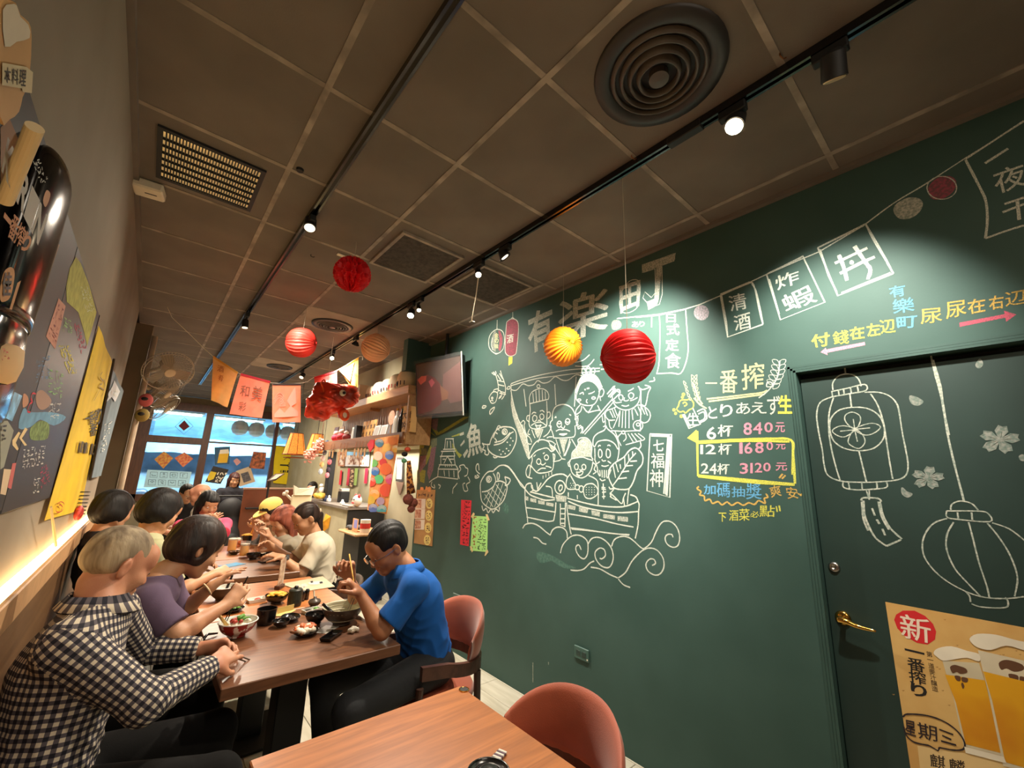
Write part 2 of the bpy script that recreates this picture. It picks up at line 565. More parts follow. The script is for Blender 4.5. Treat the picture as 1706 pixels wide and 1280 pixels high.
def surface_nets(D, lo, v):
    S = D < 0
    nx, ny, nz = (np.array(D.shape)-1)
    corners = [(i, j, k) for i in (0, 1) for j in (0, 1) for k in (0, 1)]
    cnt = np.zeros((nx, ny, nz), np.uint8)
    for i, j, k in corners: cnt += S[i:nx+i, j:ny+j, k:nz+k]
    act = (cnt > 0) & (cnt < 8)
    I = np.argwhere(act)
    if not len(I): return np.zeros((0, 3)), []
    idx = np.full((nx, ny, nz), -1, np.int64); idx[act] = np.arange(len(I))
    P = np.zeros((len(I), 3)); C = np.zeros(len(I))
    val = {c: D[I[:, 0]+c[0], I[:, 1]+c[1], I[:, 2]+c[2]].astype(float) for c in corners}
    for a in corners:
        for ax in range(3):
            if a[ax] == 1: continue
            b = list(a); b[ax] = 1; b = tuple(b)
            va, vb = val[a], val[b]
            m = (va < 0) != (vb < 0)
            t = np.where(m, va/np.where(m, va-vb, 1), 0)
            for q in range(3):
                P[:, q] += np.where(m, a[q]+(t if q == ax else 0), 0)
            C += m
    V = lo+(I+P/C[:, None])*v
    F_ = []
    for ax in range(3):
        o1, o2 = [(1, 2), (2, 0), (0, 1)][ax]
        sl0 = [slice(0, None)]*3; sl1 = [slice(0, None)]*3
        sl0[ax] = slice(0, -1); sl1[ax] = slice(1, None)
        A = S[tuple(sl0)]; B = S[tuple(sl1)]
        E_ = np.argwhere(A != B)
        E_ = E_[(E_[:, o1] > 0) & (E_[:, o2] > 0) & (E_[:, o1] < D.shape[o1]-1) & (E_[:, o2] < D.shape[o2]-1)]
        if not len(E_): continue
        def g(d1, d2):
            Q = E_.copy(); Q[:, o1] -= d1; Q[:, o2] -= d2
            return idx[Q[:, 0], Q[:, 1], Q[:, 2]]
        q = np.stack([g(1, 1), g(0, 1), g(0, 0), g(1, 0)], 1)
        fl = ~A[E_[:, 0], E_[:, 1], E_[:, 2]]
        q[fl] = q[fl][:, ::-1]
        q = q[(q >= 0).all(1)]
        F_.append(q)
    return V, np.concatenate(F_)


def skin(name, sdf, mats, parent, smooth=True, matfn=None, noise=None, uvfn=None):
    V, Fs = sdf.mesh()
    base = np.zeros(3); q = parent
    while q is not None: base += np.array(q.location); q = q.parent
    if noise: V = V + noise(V)
    me = bpy.data.meshes.new(name)
    me.vertices.add(len(V)); me.vertices.foreach_set('co', (V-base).astype(np.float32).ravel())
    nf = len(Fs); me.loops.add(nf*4); me.polygons.add(nf)
    me.loops.foreach_set('vertex_index', np.asarray(Fs).astype(np.int32).ravel())
    me.polygons.foreach_set('loop_start', np.arange(0, nf*4, 4, dtype=np.int32))
    if not hasattr(mats, '__len__'): mats = [mats]
    for m in mats: me.materials.append(m)
    if matfn is not None:
        c = V[np.asarray(Fs)].mean(1)
        me.polygons.foreach_set('material_index', matfn(c).astype(np.int32))
    me.polygons.foreach_set('use_smooth', np.ones(nf, bool))
    if uvfn is not None:
        uv = uvfn(V, np.asarray(Fs))
        l = me.uv_layers.new(name='UVMap'); l.data.foreach_set('uv', uv.astype(np.float32).ravel())
    me.update(calc_edges=True)
    o = bpy.data.objects.new(name, me); COL.objects.link(o); o.parent = parent
    return o
# ------------------------------------------------------------------ THE SETTING
M_tile = mat('ceiling_tile_paint', (112, 103, 93), 0.9, var=0.14, scale=2.5, bump=0.15, bscale=180)
M_tile2 = mat('ceiling_tile_dusty', (160, 148, 132), 0.9, var=0.15, scale=4)
M_tbar = mat('ceiling_grid_dusty', (150, 138, 124), 0.8, var=0.35, scale=9)
M_green = mat('chalkboard_green', (52, 78, 70), 0.62, var=0.10, scale=2.2, bump=0.05, bscale=90, col2=(60, 86, 78), spec=0.35)
M_greend = mat('chalkboard_green_trim', (50, 76, 68), 0.6, var=0.1, scale=5, spec=0.4)
M_door = mat('door_board_paint', (36, 54, 48), 0.5, var=0.12, scale=3, spec=0.4)
M_black = mat('matt_black', (16, 15, 15), 0.6, var=0.2)
M_blackg = mat('gloss_black', (14, 13, 13), 0.18, var=0.1, spec=0.6)
M_plaster = mat('left_wall_plaster', (146, 134, 116), 0.85, var=0.0, scale=1.6, col2=(124, 110, 92), bump=0.12, bscale=14, lo=0.3, hi=0.7)
M_cement = mat('counter_cement', (176, 166, 136), 0.8, scale=3, col2=(150, 140, 112), bump=0.2, bscale=20)
M_beige = mat('beige_far_wall', (168, 160, 132), 0.85, scale=2, col2=(150, 142, 112), bump=0.1, bscale=20)
M_plank = mat('floor_plank_pale', (206, 200, 182), 0.45, var=0, scale=3, col2=(186, 179, 158), stretch=(9, 1, 1), bump=0.05)
M_wframe = wood('storefront_wood', (92, 52, 28), (60, 33, 18), axis=2, ring=30, rough=0.45)
M_bench = wood('bench_back_wood', (120, 88, 58), (92, 64, 40), axis=1, ring=12, rough=0.5)
M_lipw = mat('bench_lip_wood', (196, 152, 108), 0.5, var=.1, scale=20)
M_seat = mat('bench_seat_leather', (38, 30, 26), 0.5, var=0.2, bump=.2)
M_led = lamp_mat('led_diffuser', (255, 214, 150), 14.0)
M_white = mat('off_white_plastic', (226, 214, 190), 0.5, var=0.06)
M_brass = mat('polished_brass', (214, 168, 84), 0.16, metal=1.0, var=0.1)
M_steel = mat('brushed_steel', (176, 172, 166), 0.28, metal=1.0, var=0.1)
M_copper = mat('old_screw', (150, 100, 66), 0.4, metal=1)

# floor, with single planks where the photo shows them
fb = MB().b2((-0.9, -1.4, -0.10), (4.0, SF+0.25, -0.012))
floor = struct('floor', fb, mat('floor_joint_grey', (120, 114, 100), 0.8))
pl = MB().box((0, 0, 0), (0.176, 1.196, 0.012), bev=0.002)
first = None
row = 0
x = -0.8
while x < 3.9:
    y = -1.2 - (row*0.43) % 1.2
    while y < SF+0.2:
        c = (x+0.09, y+0.6, -0.006)
        if x < 2.27 and y+1.2 < 7.3:
            if first is None:
                first = pl.build('floor_plank', M_plank, floor); o = first
            else:
                o = first.copy(); COL.objects.link(o)
            o.location = c
        y += 1.2
    x += 0.18; row += 1
far = MB()
x = -0.8; row = 0
while x < 3.9:
    y = -1.2 - (row*0.43) % 1.2
    while y < SF+0.2:
        if not (x < 2.27 and y+1.2 < 7.3): far.box((x+0.09, y+0.6, -0.006), (0.176, 1.196, 0.012))
        y += 1.2
    x += 0.18; row += 1
o = far.build('far_floor_planks', M_plank, floor); o['kind'] = 'stuff'

# ceiling: slab, single tiles, dusty grid bars
ceiling = struct('ceiling', MB().b2((-0.9, -1.4, CEIL+0.014), (4.0, SF+0.25, CEIL+0.10)), M_black)
GX = [-0.31, 0.295, 0.90, 1.505, 2.11, 2.27]
GXf = [2.27, 2.715, 3.32, 3.75]
GY = [-1.36, -0.905, -0.30, 0.305, 0.91]
while GY[-1] < SF-0.3: GY.append(GY[-1]+0.6045)
tiles = {}
meshes = {}
for j in range(len(GY)-1):
    cols = list(zip(GX[:-1], GX[1:]))
    if GY[j] > 3.9: cols += list(zip(GXf[:-1], GXf[1:]))
    for i, (a, b) in enumerate(cols):
        w = b-a; d = GY[j+1]-GY[j]; key = (round(w, 3), round(d, 3))
        hole = (j, i)
        m = MB().box((0, 0, 0), (w-0.012, d-0.012, 0.012), bev=0.003) if key not in meshes else None
        if m is not None:
            o = m.build('ceiling_tile', M_tile, ceiling); meshes[key] = o
        else:
            o = meshes[key].copy(); COL.objects.link(o)
        o.location = ((a+b)/2, (GY[j]+GY[j+1])/2, CEIL+0.006)
        tiles[hole] = o
bm_ = MB()
for x in GX[1:-1]: bm_.b2((x-0.012, -1.36, CEIL-0.004), (x+0.012, SF, CEIL+0.004))
for x in GXf[:-1]: bm_.b2((x-0.012, 4.3, CEIL-0.004), (x+0.012, SF, CEIL+0.004))
for y in GY[1:-1]:
    bm_.b2((-0.30, y-0.012, CEIL-0.003), (2.27, y+0.012, CEIL+0.004))
    if y > 4.3: bm_.b2((2.27, y-0.012, CEIL-0.003), (3.7, y+0.012, CEIL+0.004))
struct('ceiling_grid', bm_, M_tbar, ceiling)
edge = MB().b2((WL, -1.3, CEIL-0.03), (WL+0.022, 5.2, CEIL)).b2((WR-0.03, -1.3, CEIL-0.022), (WR, 4.2, CEIL))
struct('ceiling_edge_angle', edge, M_tile, ceiling)

# right wall with the door opening
dA = U(1327, 622, 0, WR); dL = dA.y; dTop = dA.z; dR = dL-1.02
wm = MB().b2((WR, dL, 0), (WR+0.14, 4.2, CEIL+0.01)).b2((WR, dR, dTop), (WR+0.14, dL, CEIL+0.01)).b2((WR, -1.4, 0), (WR+0.14, dR, CEIL+0.01))
wall_right = struct('wall_right', wm, M_green)
fr = MB()
for k, (o1, t1) in enumerate(((0.0, 0.016), (0.012, 0.011), (0.024, 0.006))):
    fr.b2((WR-t1, dL+o1, 0), (WR, dL+o1+0.010, dTop+o1+0.010))
    fr.b2((WR-t1, dR-o1, dTop+o1), (WR, dL+o1+0.010, dTop+o1+0.010))
struct('door_frame', fr, M_greend, wall_right)
door = thing('door_1', None, None, (WR+0.03, (dL+dR)/2, 0))
door['kind'] = 'structure'
part(door, 'door_panel', MB().b2((WR+0.028, dR+0.004, 0.01), (WR+0.075, dL-0.004, dTop-0.028), bev=0.002), M_door)
part(door, 'shade_gap', MB().b2((WR+0.09, dR, 0), (WR+0.10, dL, dTop)), M_black)  # black sheet standing in for the shade in the gap above the door
P_DOOR = Plane(0, WR+0.028, (-1, 0, 0))
h = P_DOOR.p(1405, 1030); t_ = P_DOOR.p(1459, 1056)
hb = MB()
rose = [(0.0, 0.0), (0.027, 0.0), (0.028, 0.004), (0.022, 0.009), (0.014, 0.012), (0.0, 0.013)]
TX = Matrix.Translation(h) @ Matrix.Rotation(-math.pi/2, 4, 'Y')
hb.lathe(rose, T=TX, n=24)
neck = h+Vector((-0.045, 0, 0))
hb.tube([h, neck], [0.010, 0.009], 12)
e = Vector((h.x-0.045, t_.y-0.01, h.z-0.012))
path = smooth_path([tuple(neck+Vector((0, 0.008, 0.002))), tuple(neck+Vector((-0.004, -0.02, 0.0))), tuple(neck.lerp(e, .5)+Vector((0, 0, -0.004))), tuple(e)], 5)
hb.tube(path, [0.013, .0135, .013, .0125, .012, .0115, .011, .0105, .010, .009, .0085, .008, .007, .006, .005, .003][:len(path)], 12)
part(door, 'door_handle', hb, M_brass, smooth=True)
k_ = P_DOOR.p(1390, 945)
part(door, 'deadbolt_lock', MB().lathe([(0, 0), (0.021, 0), (0.021, 0.004), (0.016, 0.009), (0.008, 0.010), (0.007, 0.006), (0, 0.006)], T=Matrix.Translation(k_) @ Matrix.Rotation(-math.pi/2, 4, 'Y'), n=24), M_steel, smooth=True)

# other walls
struct('wall_back_right', MB().b2((2.62, 4.2, 0), (2.75, SF, CEIL)), M_beige)
struct('wall_return', MB().b2((WR+0.14, 4.1, 0), (4.0, 4.2, CEIL)), M_beige)
struct('wall_behind', MB().b2((-0.9, -1.52, 0), (4.0, -1.40, CEIL)), mat('wall_behind_paint', (110, 98, 82), 0.9))
struct('wall_left', MB().b2((WL-0.12, -1.4, 1.085), (WL, 5.22, CEIL+0.01)), M_plaster)
struct('wall_left_far', MB().b2((-0.62, 5.22, 0), (-0.50, SF, CEIL)), mat('far_left_wall_paint', (120, 108, 88), .9))
lowl = MB().b2((WL-0.12, -1.4, 0), (WL-0.0, 5.22, 1.03))
struct('trim_1', lowl, M_bench)

# built-in bench along the left wall with its light trough
bench = thing('built_in_bench', 'long built-in wooden bench with a glowing light trough along its back, left wall', 'bench', (-0.15, 1.9, 0))
part(bench, 'backrest', MB().b2((WL+0.001, -1.3, 0.46), (-0.250, 5.15, 1.075), bev=.004), M_bench)
part(bench, 'top_lip', MB().b2((-0.249, -1.3, 1.0), (-0.232, 5.15, 1.095), bev=.004), M_lipw)
part(bench, 'light_trough', MB().b2((WL+0.002, -1.3, 1.078), (-0.251, 5.13, 1.086)), M_led)
for k in range(5):
    y0 = -1.2+k*1.25
    part(bench, 'seat_cushion', MB().b2((-0.249, y0+.004, 0.38), (0.17, y0+1.246, 0.46), bev=.015), M_seat)
part(bench, 'plinth', MB().b2((-0.249, -1.2, 0.0), (0.12, 5.05, 0.379)), M_black)

# column and pipe past the end of the left wall
colm = MB().b2((-0.50, 5.78, 0), (-0.185, 6.15, CEIL))
struct('trim_2', colm, mat('column_brown_paint', (112, 98, 74), .8, var=.15, scale=2))
pip = solo('wall_pipe', 'cream vertical pipe with pencil marks running down the brown column', 'pipe',
           MB().tube([(-0.155, 5.76, 0.3), (-0.155, 5.76, 2.85)], 0.026, 12), mat('pipe_cream', (206, 186, 160), .7, var=.2, scale=6), smooth=True)

# storefront: wooden frame, glass, soffit
PSF = Plane(1, SF, (0, -1, 0))
struct('wall_front', MB().b2((-0.62, SF+0.0, 2.80), (4.0, SF+0.14, CEIL)).b2((2.27, SF, 0), (4.0, SF+0.14, 2.04))
       .b2((-0.62, SF, 0), (4.0, SF+0.14, 0.80)), mat('front_soffit', (132, 120, 96), .9))
fz0, fz1 = 0.80, 2.80
xs = [-0.22, -0.07, 0.83, 0.95, 2.22]
fm = MB()
fm.b2((-0.30, SF-0.06, fz0), (-0.06, SF+0.06, fz1))
fm.b2((0.83, SF-0.06, fz0), (0.96, SF+0.06, fz1))
fm.b2((2.20, SF-0.05, fz0), (2.27, SF+0.06, 2.80))
fm.b2((-0.30, SF-0.07, 2.655), (4.0, SF+0.07, 2.82))
fm.b2((-0.30, SF-0.055, 1.955), (0.83, SF+0.055, 2.10))
fm.b2((0.96, SF-0.03, 2.015), (4.0, SF+0.04, 2.05))
fm.b2((-0.30, SF-0.06, 0.80), (2.27, SF+0.06, 0.93))
win = struct('window_1', fm, M_wframe)
M_glass = glass('window_glass', (250, 252, 252), 0.02, 1.05)
for a, b, c, d in ((-0.06, 0.83, 2.10, 2.655), (0.96, 2.20, 2.05, 2.655), (2.27, 3.75, 2.05, 2.655), (-0.06, 0.83, 0.93, 1.955), (0.96, 2.20, 0.93, 2.015)):
    struct('pane', MB().b2((a, SF-0.003, c), (b, SF+0.003, d)), M_glass, win)

# outside in front of the shop: street, blue awning under tube lights, parked scooters, building
struct('street_ground', MB().b2((-3, SF+0.3, -0.12), (7, SF+9, -0.02)), mat('asphalt', (90, 92, 96), .9))
aw = MB()
for k in range(9):
    x0 = -2.5+k*1.0
    aw.add([(x0, SF+1.6, 3.2), (x0+0.5, SF+1.6, 3.12), (x0+1.0, SF+1.6, 3.2), (x0, SF+4.6, 2.35), (x0+0.5, SF+4.6, 2.29), (x0+1.0, SF+4.6, 2.35), (x0, SF+4.62, 1.9), (x0+.5, SF+4.6, 1.86), (x0+1, SF+4.62, 1.9)],
           [(0, 1, 4, 3), (1, 2, 5, 4), (3, 4, 7, 6), (4, 5, 8, 7)])
solo('street_awning', 'pale blue tarpaulin awning out in the street beyond the shop window', 'awning', aw,
     mat('tarp_blue', (150, 206, 236), .5, var=.2, scale=3, bump=.5, bscale=6, thin=0.3))
for i, (x, y, z) in enumerate(((0.35, SF+2.2, 2.80), (1.75, SF+2.2, 2.78), (3.4, SF+2.3, 2.78))):
    t = thing('tube_light', ('cool tube light under the awning behind the diamond sign in the small top pane', 'cool tube light under the awning behind the middle of the white lantern row', 'cool tube light under the awning at the right end of the front window')[i], 'lamp', (x, y, z))
    part(t, 'tube', MB().tube([(x-0.55, y, z), (x+0.55, y, z)], 0.03, 10), lamp_mat('cool_tube', (200, 235, 255), 30.0))
    part(t, 'housing', MB().box((x, y, z+.05), (1.2, .08, .04)), M_white)
    light('AREA', 'street_tube_glow', (x, y, z-0.06), (x, y+.6, 0), 320, (.62, .86, 1), 1.0, size_y=.2)
hb = MB().b2((-3, SF+6.4, 0), (7, SF+6.6, 3.2))
struct('trim_4', MB().b2((-0.62, SF+.15, 2.87), (4.0, SF+.62, 2.91)), M_white)
struct('facade_across', hb, mat('facade_bluegrey', (170, 200, 224), .8, var=.4, scale=1.5))
# ------------------------------------------------------------------ THINGS ON AND UNDER THE CEILING
def track(x, y0, y1, label):
    t = thing('lighting_track', label, 'light track', (x, y0, CEIL-0.03))
    part(t, 'rail', MB().b2((x-0.018, y0, CEIL-0.036), (x-0.008, y1, CEIL-0.002)).b2((x+0.008, y0, CEIL-0.036), (x+0.018, y1, CEIL-0.002)).b2((x-0.008, y0, CEIL-0.014), (x+0.008, y1, CEIL-0.002)), M_blackg)
    part(t, 'feed_box', MB().b2((x-0.02, y0+1.9, CEIL-0.042), (x+0.02, y0+2.05, CEIL-0.003), bev=.004), M_black)


track(0.49, -1.3, 9.2, 'black lighting track running along the ceiling nearer the plaster wall')
track(1.505, -1.3, 8.4, 'black lighting track along the ceiling nearer the green chalk wall')
M_lens_on = lamp_mat('spot_lens_lit', (255, 232, 190), 60.0)
M_lens_dim = lamp_mat('spot_lens_dim', (255, 240, 214), 1.6)
M_lens_off = mat('spot_lens_plain', (210, 190, 150), .3)


def spot(px, py, tx, aim, label, lens, r=0.033, L=0.085, style='can'):
    p = U(px, py, 0, tx)
    p.z = min(p.z, CEIL-0.10)
    a = (Vector(aim)-p).normalized()
    t = thing('track_spotlight', label, 'spotlight', (tx, p.y, CEIL-0.04), group=None)
    part(t, 'driver_box', MB().b2((tx-0.017, p.y-0.05, CEIL-0.075), (tx+0.017, p.y+0.05, CEIL-0.037), bev=.004), M_black)
    back = p-a*L
    part(t, 'stem', MB().tube([(tx, p.y, CEIL-0.07), (tx, p.y, (CEIL-0.07+p.z)/2+.02), tuple(p-a*L*0.6)], 0.007, 8), M_black)
    hd = MB()
    if style == 'can':
        hd.tube([back, back+a*0.012, p-a*0.01, p], [r*0.55, r*0.95, r, r*1.02], 20)
    else:
        hd.tube([back+a*0.02, p], [r*0.75, r*1.25], 20)
        for k in range(8):
            q = p-a*0.02
        hd.tube([p-a*0.006, p+a*0.006], [r*1.35, r*1.35], 20, caps=False)
    part(t, 'lamp_head', hd, M_black, auto=40)
    part(t, 'lens', MB().tube([p+a*0.001, p+a*0.004], [r*0.86, r*0.8], 20), lens)
    return p


CAMP = (0, 0, EYE)
spot(1223, 211, 1.505, (0.6, 0.6, 0.9), 'brightest black spotlight, glaring beside the large round air vent', M_lens_on, 0.036)
spot(1390, 132, 1.505, (2.27, 0.4, 1.6), 'black spotlight turned away with only its rim showing, top right of the ceiling', M_lens_off, 0.036)
spot(841, 428, 1.505, (2.27, 1.5, 1.8), 'open gimbal spotlight aimed at the chalk wall near the square ceiling panels', M_lens_dim, 0.030, 0.06, 'g')
spot(797, 458, 1.505, (1.0, 1.0, 1.0), 'small lit spotlight with a white cord hanging below it', M_lens_on, 0.022)
spot(684, 526, 1.505, (0.7, 2.0, 0.8), 'larger of the two lit spotlights side by side beyond the square panel', M_lens_on, 0.030)
spot(698, 517, 1.505, (1.2, 1.6, 0.6), 'smaller of the two lit spotlights side by side beyond the square panel', M_lens_on, 0.018)
spot(592, 574, 1.505, (1.4, 5.5, 1.0), 'unlit dark ring spotlight on the track left of the peach paper ball', M_black, 0.030, .05, 'g')
spot(553, 597, 1.505, (0.9, 3.0, 1.0), 'lit spotlight on the track between the red and peach paper balls', M_lens_on, 0.026)
spot(502, 629, 1.505, (0.6, 5.6, 1.0), 'dim black spotlight just above the row of pennants', M_lens_dim, 0.034)
spot(518, 367, 0.49, (0.35, 1.6, 0.8), 'black spotlight with pale lens on the track above the honeycomb ball', M_lens_dim, 0.034)
spot(408, 546, 0.49, (0.6, 4.3, 0.8), 'small black spotlight with pale rim far along the plaster-side track', M_lens_dim, 0.028)

# round air diffusers
M_vent = mat('vent_dark_metal', (40, 34, 30), .5, var=.2)
M_ventr = mat('vent_ring_metal', (74, 64, 56), .45, var=.2)


def diffuser(cx, cy, R, label, light_panel=None):
    t = thing('round_air_vent', label, 'vent', (cx, cy, CEIL-0.03))
    part(t, 'outer_rim', MB().lathe([(R*0.74, -0.004), (R*0.80, -0.016), (R*0.98, -0.012), (R, 0.0)], (cx, cy, CEIL), 40), M_vent, smooth=True)
    part(t, 'recess', MB().lathe([(0, 0), (R*0.78, 0.0)], (cx, cy, CEIL-0.003), 40), M_black)
    for k, f in enumerate((0.66, 0.53, 0.40, 0.27)):
        part(t, 'ring', MB().lathe([(R*f, -0.004), (R*(f+.012), -0.020-0.004*k), (R*(f+.035), -0.020-.004*k), (R*(f+.075), -0.006)], (cx, cy, CEIL), 36), M_ventr, smooth=True)
    part(t, 'centre_disc', MB().lathe([(R*0.15, -0.004), (R*0.15, -0.03), (0, -0.034)], (cx, cy, CEIL), 24), M_ventr)


v = U(1097, 122, 2, CEIL); diffuser(v.x, v.y, 0.235, 'large round dark air vent with concentric rings beside the brightest spotlight')
for px, py, R, lb in ((554, 542, .20, 'round dark air vent in a pale dusty panel behind the red pleated ball'), (466, 611, .17, 'small round dark air vent in a pale panel above the pink pennants')):
    v = U(px, py, 2, CEIL); diffuser(v.x, v.y, R, lb)
    j = max(k for k in range(len(GY)) if GY[k] < v.y); 
    for (jj, i), o in tiles.items():
        if jj == j and GX[:-1][i] < v.x < GX[1:][i] if i < 5 else False:
            o.data = o.data.copy(); o.data.materials[0] = M_tile2

# lit egg-crate grille
g = [U(px, py, 2, CEIL) for px, py in ((275, 212), (437, 290), (411, 345), (268, 292))]
gx0, gx1, gy0, gy1 = -0.19, 0.195, 2.235, 2.635
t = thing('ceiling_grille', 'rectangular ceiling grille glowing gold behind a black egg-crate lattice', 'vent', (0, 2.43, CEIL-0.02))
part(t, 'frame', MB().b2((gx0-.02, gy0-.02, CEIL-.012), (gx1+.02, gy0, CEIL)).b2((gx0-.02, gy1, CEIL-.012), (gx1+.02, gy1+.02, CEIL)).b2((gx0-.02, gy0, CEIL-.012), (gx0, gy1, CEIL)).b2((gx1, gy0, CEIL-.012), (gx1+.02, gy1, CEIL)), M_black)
part(t, 'warm_backing', MB().b2((gx0, gy0, CEIL-.003), (gx1, gy1, CEIL-.001)), mat('grille_lit_aluminium', (214, 186, 132), .35, metal=.6, emit=(230, 190, 120), es=0.35, var=.2, scale=20))  # weak emission put in so the vent backing looks lit
for k in range(1, 7):
    y = gy0+(gy1-gy0)*k/7
    part(t, 'slat', MB().b2((gx0, y-.0025, CEIL-.016), (gx1, y+.0025, CEIL-.003)), M_black)
for k in range(1, 32):
    x = gx0+(gx1-gx0)*k/32
    part(t, 'slat', MB().b2((x-.0024, gy0, CEIL-.014), (x+.0024, gy1, CEIL-.003)), M_black)

# two square access panels
for (x0, y0, x1, y1), lb in (((0.985, 2.235, 1.40, 2.72), 'square recessed ceiling panel with raised rim beside the honeycomb ball'), ((1.60, 2.22, 2.05, 2.68), 'dark square ceiling panel next to the small lit spotlight with a hanging cord')):
    t = thing('ceiling_panel', lb, 'ceiling panel', ((x0+x1)/2, (y0+y1)/2, CEIL-.02))
    w = .022
    part(t, 'rim', MB().b2((x0-w, y0-w, CEIL-.016), (x1+w, y0, CEIL)).b2((x0-w, y1, CEIL-.016), (x1+w, y1+w, CEIL)).b2((x0-w, y0, CEIL-.016), (x0, y1, CEIL)).b2((x1, y0, CEIL-.016), (x1+w, y1, CEIL)), M_tbar)
    part(t, 'grey_mesh', MB().b2((x0, y0, CEIL-.008), (x1, y1, CEIL-.001)), mat('panel_mesh_grey', (66, 60, 52), .9, var=.35, scale=40))

# cream emergency lamp at the plaster wall edge, small holders and hooks
c = U(246, 312, 2, CEIL-.02)
t = thing('emergency_lamp', 'cream plastic box fixed where the plaster wall meets the ceiling', 'lamp', (WL+.1, c.y, CEIL-.05))
Tm = Matrix.Translation((WL+.062, c.y, CEIL-.030)) @ Matrix.Rotation(math.radians(-8), 4, 'Z')
part(t, 'housing', MB().box((0, 0, 0), (.13, .115, .05), Tm, bev=.008), M_white)
part(t, 'slot', MB().box((0.012, 0, -.0255), (.05, .006, .002), Tm), M_black)
c = U(571, 425, 2, CEIL)
solo('cream_tag', 'small cream plastic tag on the ceiling beside the honeycomb ball', 'tag', MB().box((c.x, c.y, CEIL-.006), (.075, .03, .01), bev=.002), M_white)
c = U(500, 282, 2, CEIL)
solo('ceiling_socket', 'small black round socket in the ceiling by the glowing grille', 'socket', MB().lathe([(0, -.012), (.016, -.012), (.018, 0)], (c.x, c.y, CEIL), 16), M_black)
for px, py, lb in ((1299, 88, 'orange screw hook in the ceiling above the brightest spotlight'), (1052, 258, 'orange screw hook in the ceiling by the chalk-side track'), (518, 424, 'small dark screw hook in the ceiling left of the honeycomb ball')):
    c = U(px, py, 2, CEIL)
    solo('screw_hook', lb, 'hook', MB().tube([(c.x, c.y, CEIL), (c.x, c.y, CEIL-.012), (c.x+.016, c.y-.005, CEIL-.018), (c.x+.022, c.y-.012, CEIL-.014)], .0025, 6), M_copper if px != 518 else M_black)
p0 = U(797, 462, 0, 1.505); p1 = U(786, 535, 0, 1.52)
solo('loose_wire', 'loose white cord with a frayed end dangling below a small lit spotlight', 'cord', MB().tube([p0, p0.lerp(p1, .5)+Vector((.004, 0, 0)), p0.lerp(p1, .93), p1], .0035, 6).tube([p1, p1+Vector((.018, -.01, -.004))], .002, 5).tube([p1, p1+Vector((-.012, .012, -.008))], .002, 5), M_white)


# ------------------------------------------------------------------ paper balls
def pleat_ball(c, R, axis, N, m, label, kind='pleat', string_px=None, top=None, ring=True):
    c = Vector(c); ax = Vector(axis).normalized(); u = ax.orthogonal().normalized(); w = ax.cross(u)
    t = thing('paper_ball', label, 'paper lantern', c, group=None)
    mb = MB(); vs = []; fs = []
    H = 70 if kind != 'pleat' else 34; K = N*4 if kind == 'pleat' else N*8
    for i in range(H+1):
        th = math.pi*i/H
        for j in range(K):
            ph = 2*math.pi*j/K
            if kind == 'pleat':
                ss = math.sin(th)
                wav = abs(((ph*N/(2*math.pi)+0.10*math.sin(3*th)) % 1)*2-1)
                rr = R*(1-0.085*(1-wav)*(0.35+.65*ss)*(1+.25*math.sin(5*ph+th)))
                rr *= 1+0.015*math.sin(2*ph)
            else:
                z = abs(((i/H*5) % 1)*2-1)*0.25
                wav = max(abs(((j/8+z) % 1)*2-1), abs(((j/8-z) % 1)*2-1))
                rr = R*(1-0.42*(1-wav))
            vs.append(c+ax*(rr*math.cos(th))*(0.95 if kind == 'pleat' else 1)+(u*math.cos(ph)+w*math.sin(ph))*rr*math.sin(th))
    for i in range(H):
        for j in range(K):
            j2 = (j+1) % K; fs.append((i*K+j, i*K+j2, (i+1)*K+j2, (i+1)*K+j))
    mb.add(vs, fs)
    part(t, 'paper_shell', mb, m, auto=28)
    if kind == 'pleat':
        for sgn in (-1, 1):
            q = c+ax*(R*0.93*sgn)
            part(t, 'end_tab', MB().tube([q-ax*.004*sgn, q+ax*.006*sgn], [.018, .012], 10), m)
    part(t, 'string', MB().tube([c+Vector((0, 0, R*0.9)), (c.x+.003, c.y, (c.z+R+CEIL)/2), (c.x, c.y, CEIL)], 0.0016, 5), mat('thread_pale', (170, 160, 140), .7))
    return t


M_pred = mat('paper_red', (222, 22, 26), .55, var=.1, thin=.15, spec=.4)
M_porg = mat('paper_orange', (255, 136, 14), .55, var=.08, thin=.15)
M_ppch = mat('paper_peach', (255, 184, 138), .6, var=.06, thin=.15)
M_phon = mat('paper_deep_red', (224, 18, 28), .5, var=.1, thin=.1)


def under(px, py, cpx, cpy):
    cp = U(cpx, cpy, 2, CEIL)
    p = U(px, py, 1, cp.y) if abs(px-853) < 0 else None
    # on the vertical line below the ceiling point: closest depth match
    d = ray(px, py); 
    tt = (cp.x*d[0]+cp.y*d[1])/(d[0]**2+d[1]**2)
    return Vector((d[0]*tt, d[1]*tt, d[2]*tt+EYE))


def pxr(c, rpx): return rpx*depth(c)/F


